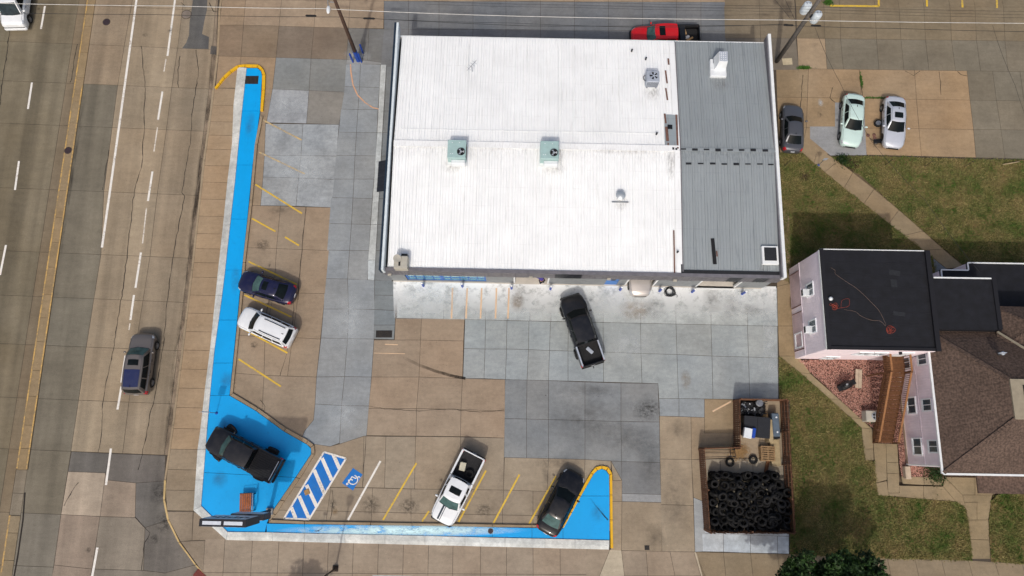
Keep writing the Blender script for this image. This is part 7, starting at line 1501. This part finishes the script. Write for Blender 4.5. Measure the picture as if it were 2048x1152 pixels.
trs = [(0, 0, .94, .165), (0, .10, .86, .115), (.06, .12, .50, .09), (-.02, .12, .12, .07), (0, -.10, .86, .115), (.02, -.14, .50, .09), (-.08, -.14, .12, .07)]
skin_obj('trousers', trs, 'trousers_dark', t, [(0, 1), (1, 2), (2, 3), (0, 4), (4, 5), (5, 6)])
for y, x in ((.12, .05), (-.14, -.01)): m = MB(); m.ell((x, y, .055), (.30, .11, .11)); m.build('shoe', 'shoe_white', t, smooth=True)
m = MB(); m.ell((.475, 0, 1.635), (.21, .19, .17)); m.build('hair', 'hair_dark', t, smooth=True)
for s_, bx_, by_, bz_ in ((1, .60, .18, .86), (-1, .64, -.16, .94)):
    for k in range(5):
        a = (-.5 + k * .25); m = MB(); m.tube([(bx_ + .02, by_ + a * .07, bz_), (bx_ + .07, by_ + a * .10, bz_ - .03), (bx_ + .09, by_ + a * .10, bz_ - .07)], [.012, .010, .008], 6); m.build('finger', 'skin', t, smooth=True)

# ================================================================== TREES
def leaf_mat():
    t = NT('foliage'); oi = t.noise(1.1, 3); c = t.mix(t.rng(oi, .35, .65, 0, 1), S(22, 38, 16), S(52, 80, 30)); c = t.mix(t.rng(t.noise(9, 2), .4, .7, 0, .6), c, S(32, 56, 22)); t.set(c, .6, 0, .3); t.b.inputs['Subsurface Weight'].default_value = 0; MATS['foliage'] = t.m
leaf_mat(); M('bark', S(86, 72, 60), .95, var=.3, scale=6, bump=.4)
def tree(base, h, crown_c, crown_r, nclump, per, label, seed, leaf=.14):
    g = np.random.default_rng(seed); t = thing('street_tree', label, 'tree', base, 0); m = MB(); m.tube([(0, 0, -.05), (.05, .02, h * .25), (.0, .08, h * .5), (.05, .05, h * .8)], [.2, .16, .12, .04], 10); m.build('trunk', 'bark', t, smooth=True)
    cl = []
    while len(cl) < nclump:
        q = g.normal(0, .55, 3)
        if np.linalg.norm(q) < 1.05 and np.linalg.norm(q) > .35: cl.append(np.array(crown_c) + q * np.array(crown_r))
    for q in cl[:12]: m = MB(); m.tube([(.03, .04, h * g.uniform(.3, .6)), tuple(np.array([0.02, .05, h * .55]) * .5 + q * .5), tuple(q)], [.06, .04, .015], 6); m.build('limb', 'bark', t, smooth=True)
    V = []
    for q in cl:
        r = g.uniform(.45, .85); n = per; d = g.normal(0, 1, (n, 3)); d /= np.linalg.norm(d, axis=1)[:, None]; d *= (g.uniform(.3, 1, n) ** .5)[:, None] * r; d[:, 2] *= .7; c = q + d
        nrm = g.normal(0, 1, (n, 3)) + np.array([0, 0, 1.2]); nrm /= np.linalg.norm(nrm, axis=1)[:, None]; a = np.cross(nrm, g.normal(0, 1, (n, 3))); a /= np.linalg.norm(a, axis=1)[:, None]; b = np.cross(nrm, a); s = g.uniform(.6, 1.2, n)[:, None] * leaf
        p0 = c - a * s; p1 = c + b * s * .5; p2 = c + a * s; p3 = c - b * s * .5
        V.append(np.stack([p0, p1, p2, p0, p2, p3], 1).reshape(-1, 3))
    tris('crown', np.concatenate(V), 'foliage', t); return t
# street tree south of the tyre yard: only the top of its crown reaches into view
TB = P(1606, 1146, 0)
tree(TB, 6.6, (.2, -.5, 4.7), (4.4, 2.5, 1.9), 130, 190, 'leafy green street tree at the bottom edge below the tire yard', 3)
TB2 = P(596, 1252, 0)
tree(TB2, 4.6, (0, 0, 3.3), (1.3, 1.3, 1.1), 22, 160, 'small round street tree below the bottom edge near the street lamp', 8)
# bushes against the house
def bush(x, y, r, h, n, label, seed):
    g = np.random.default_rng(seed); p = P(x, y, 0); d = g.normal(0, .5, (n, 3)); d[:, 2] = np.abs(d[:, 2]); c = d * np.array([r, r, h]); nrm = g.normal(0, 1, (n, 3)); nrm /= np.linalg.norm(nrm, axis=1)[:, None]; a = np.cross(nrm, g.normal(0, 1, (n, 3))); a /= np.linalg.norm(a, axis=1)[:, None]; b = np.cross(nrm, a); s = g.uniform(.04, .1, n)[:, None]
    V = np.stack([c - a * s, c + b * s * .5, c + a * s, c - a * s, c + a * s, c - b * s * .5], 1).reshape(-1, 3); V[:, 2] = np.maximum(V[:, 2], .005); t = thing('garden_bush', label, 'bush', p, 0); tris('foliage', V, 'foliage', t); m = MB(); m.tube([(0, 0, 0), (.02, 0, h * .6)], .03, 6); m.build('stem', 'bark', t)
bush(1868, 945, .8, .5, 900, 'low sparse shrub in the gravel by the pink wing corner', 4); bush(1748, 838, .35, .45, 260, 'small plant beside the condenser under the stairs', 6); bush(1684, 321, .5, .4, 500, 'leafy bush at the corner of the grey patch and the lawn', 9)
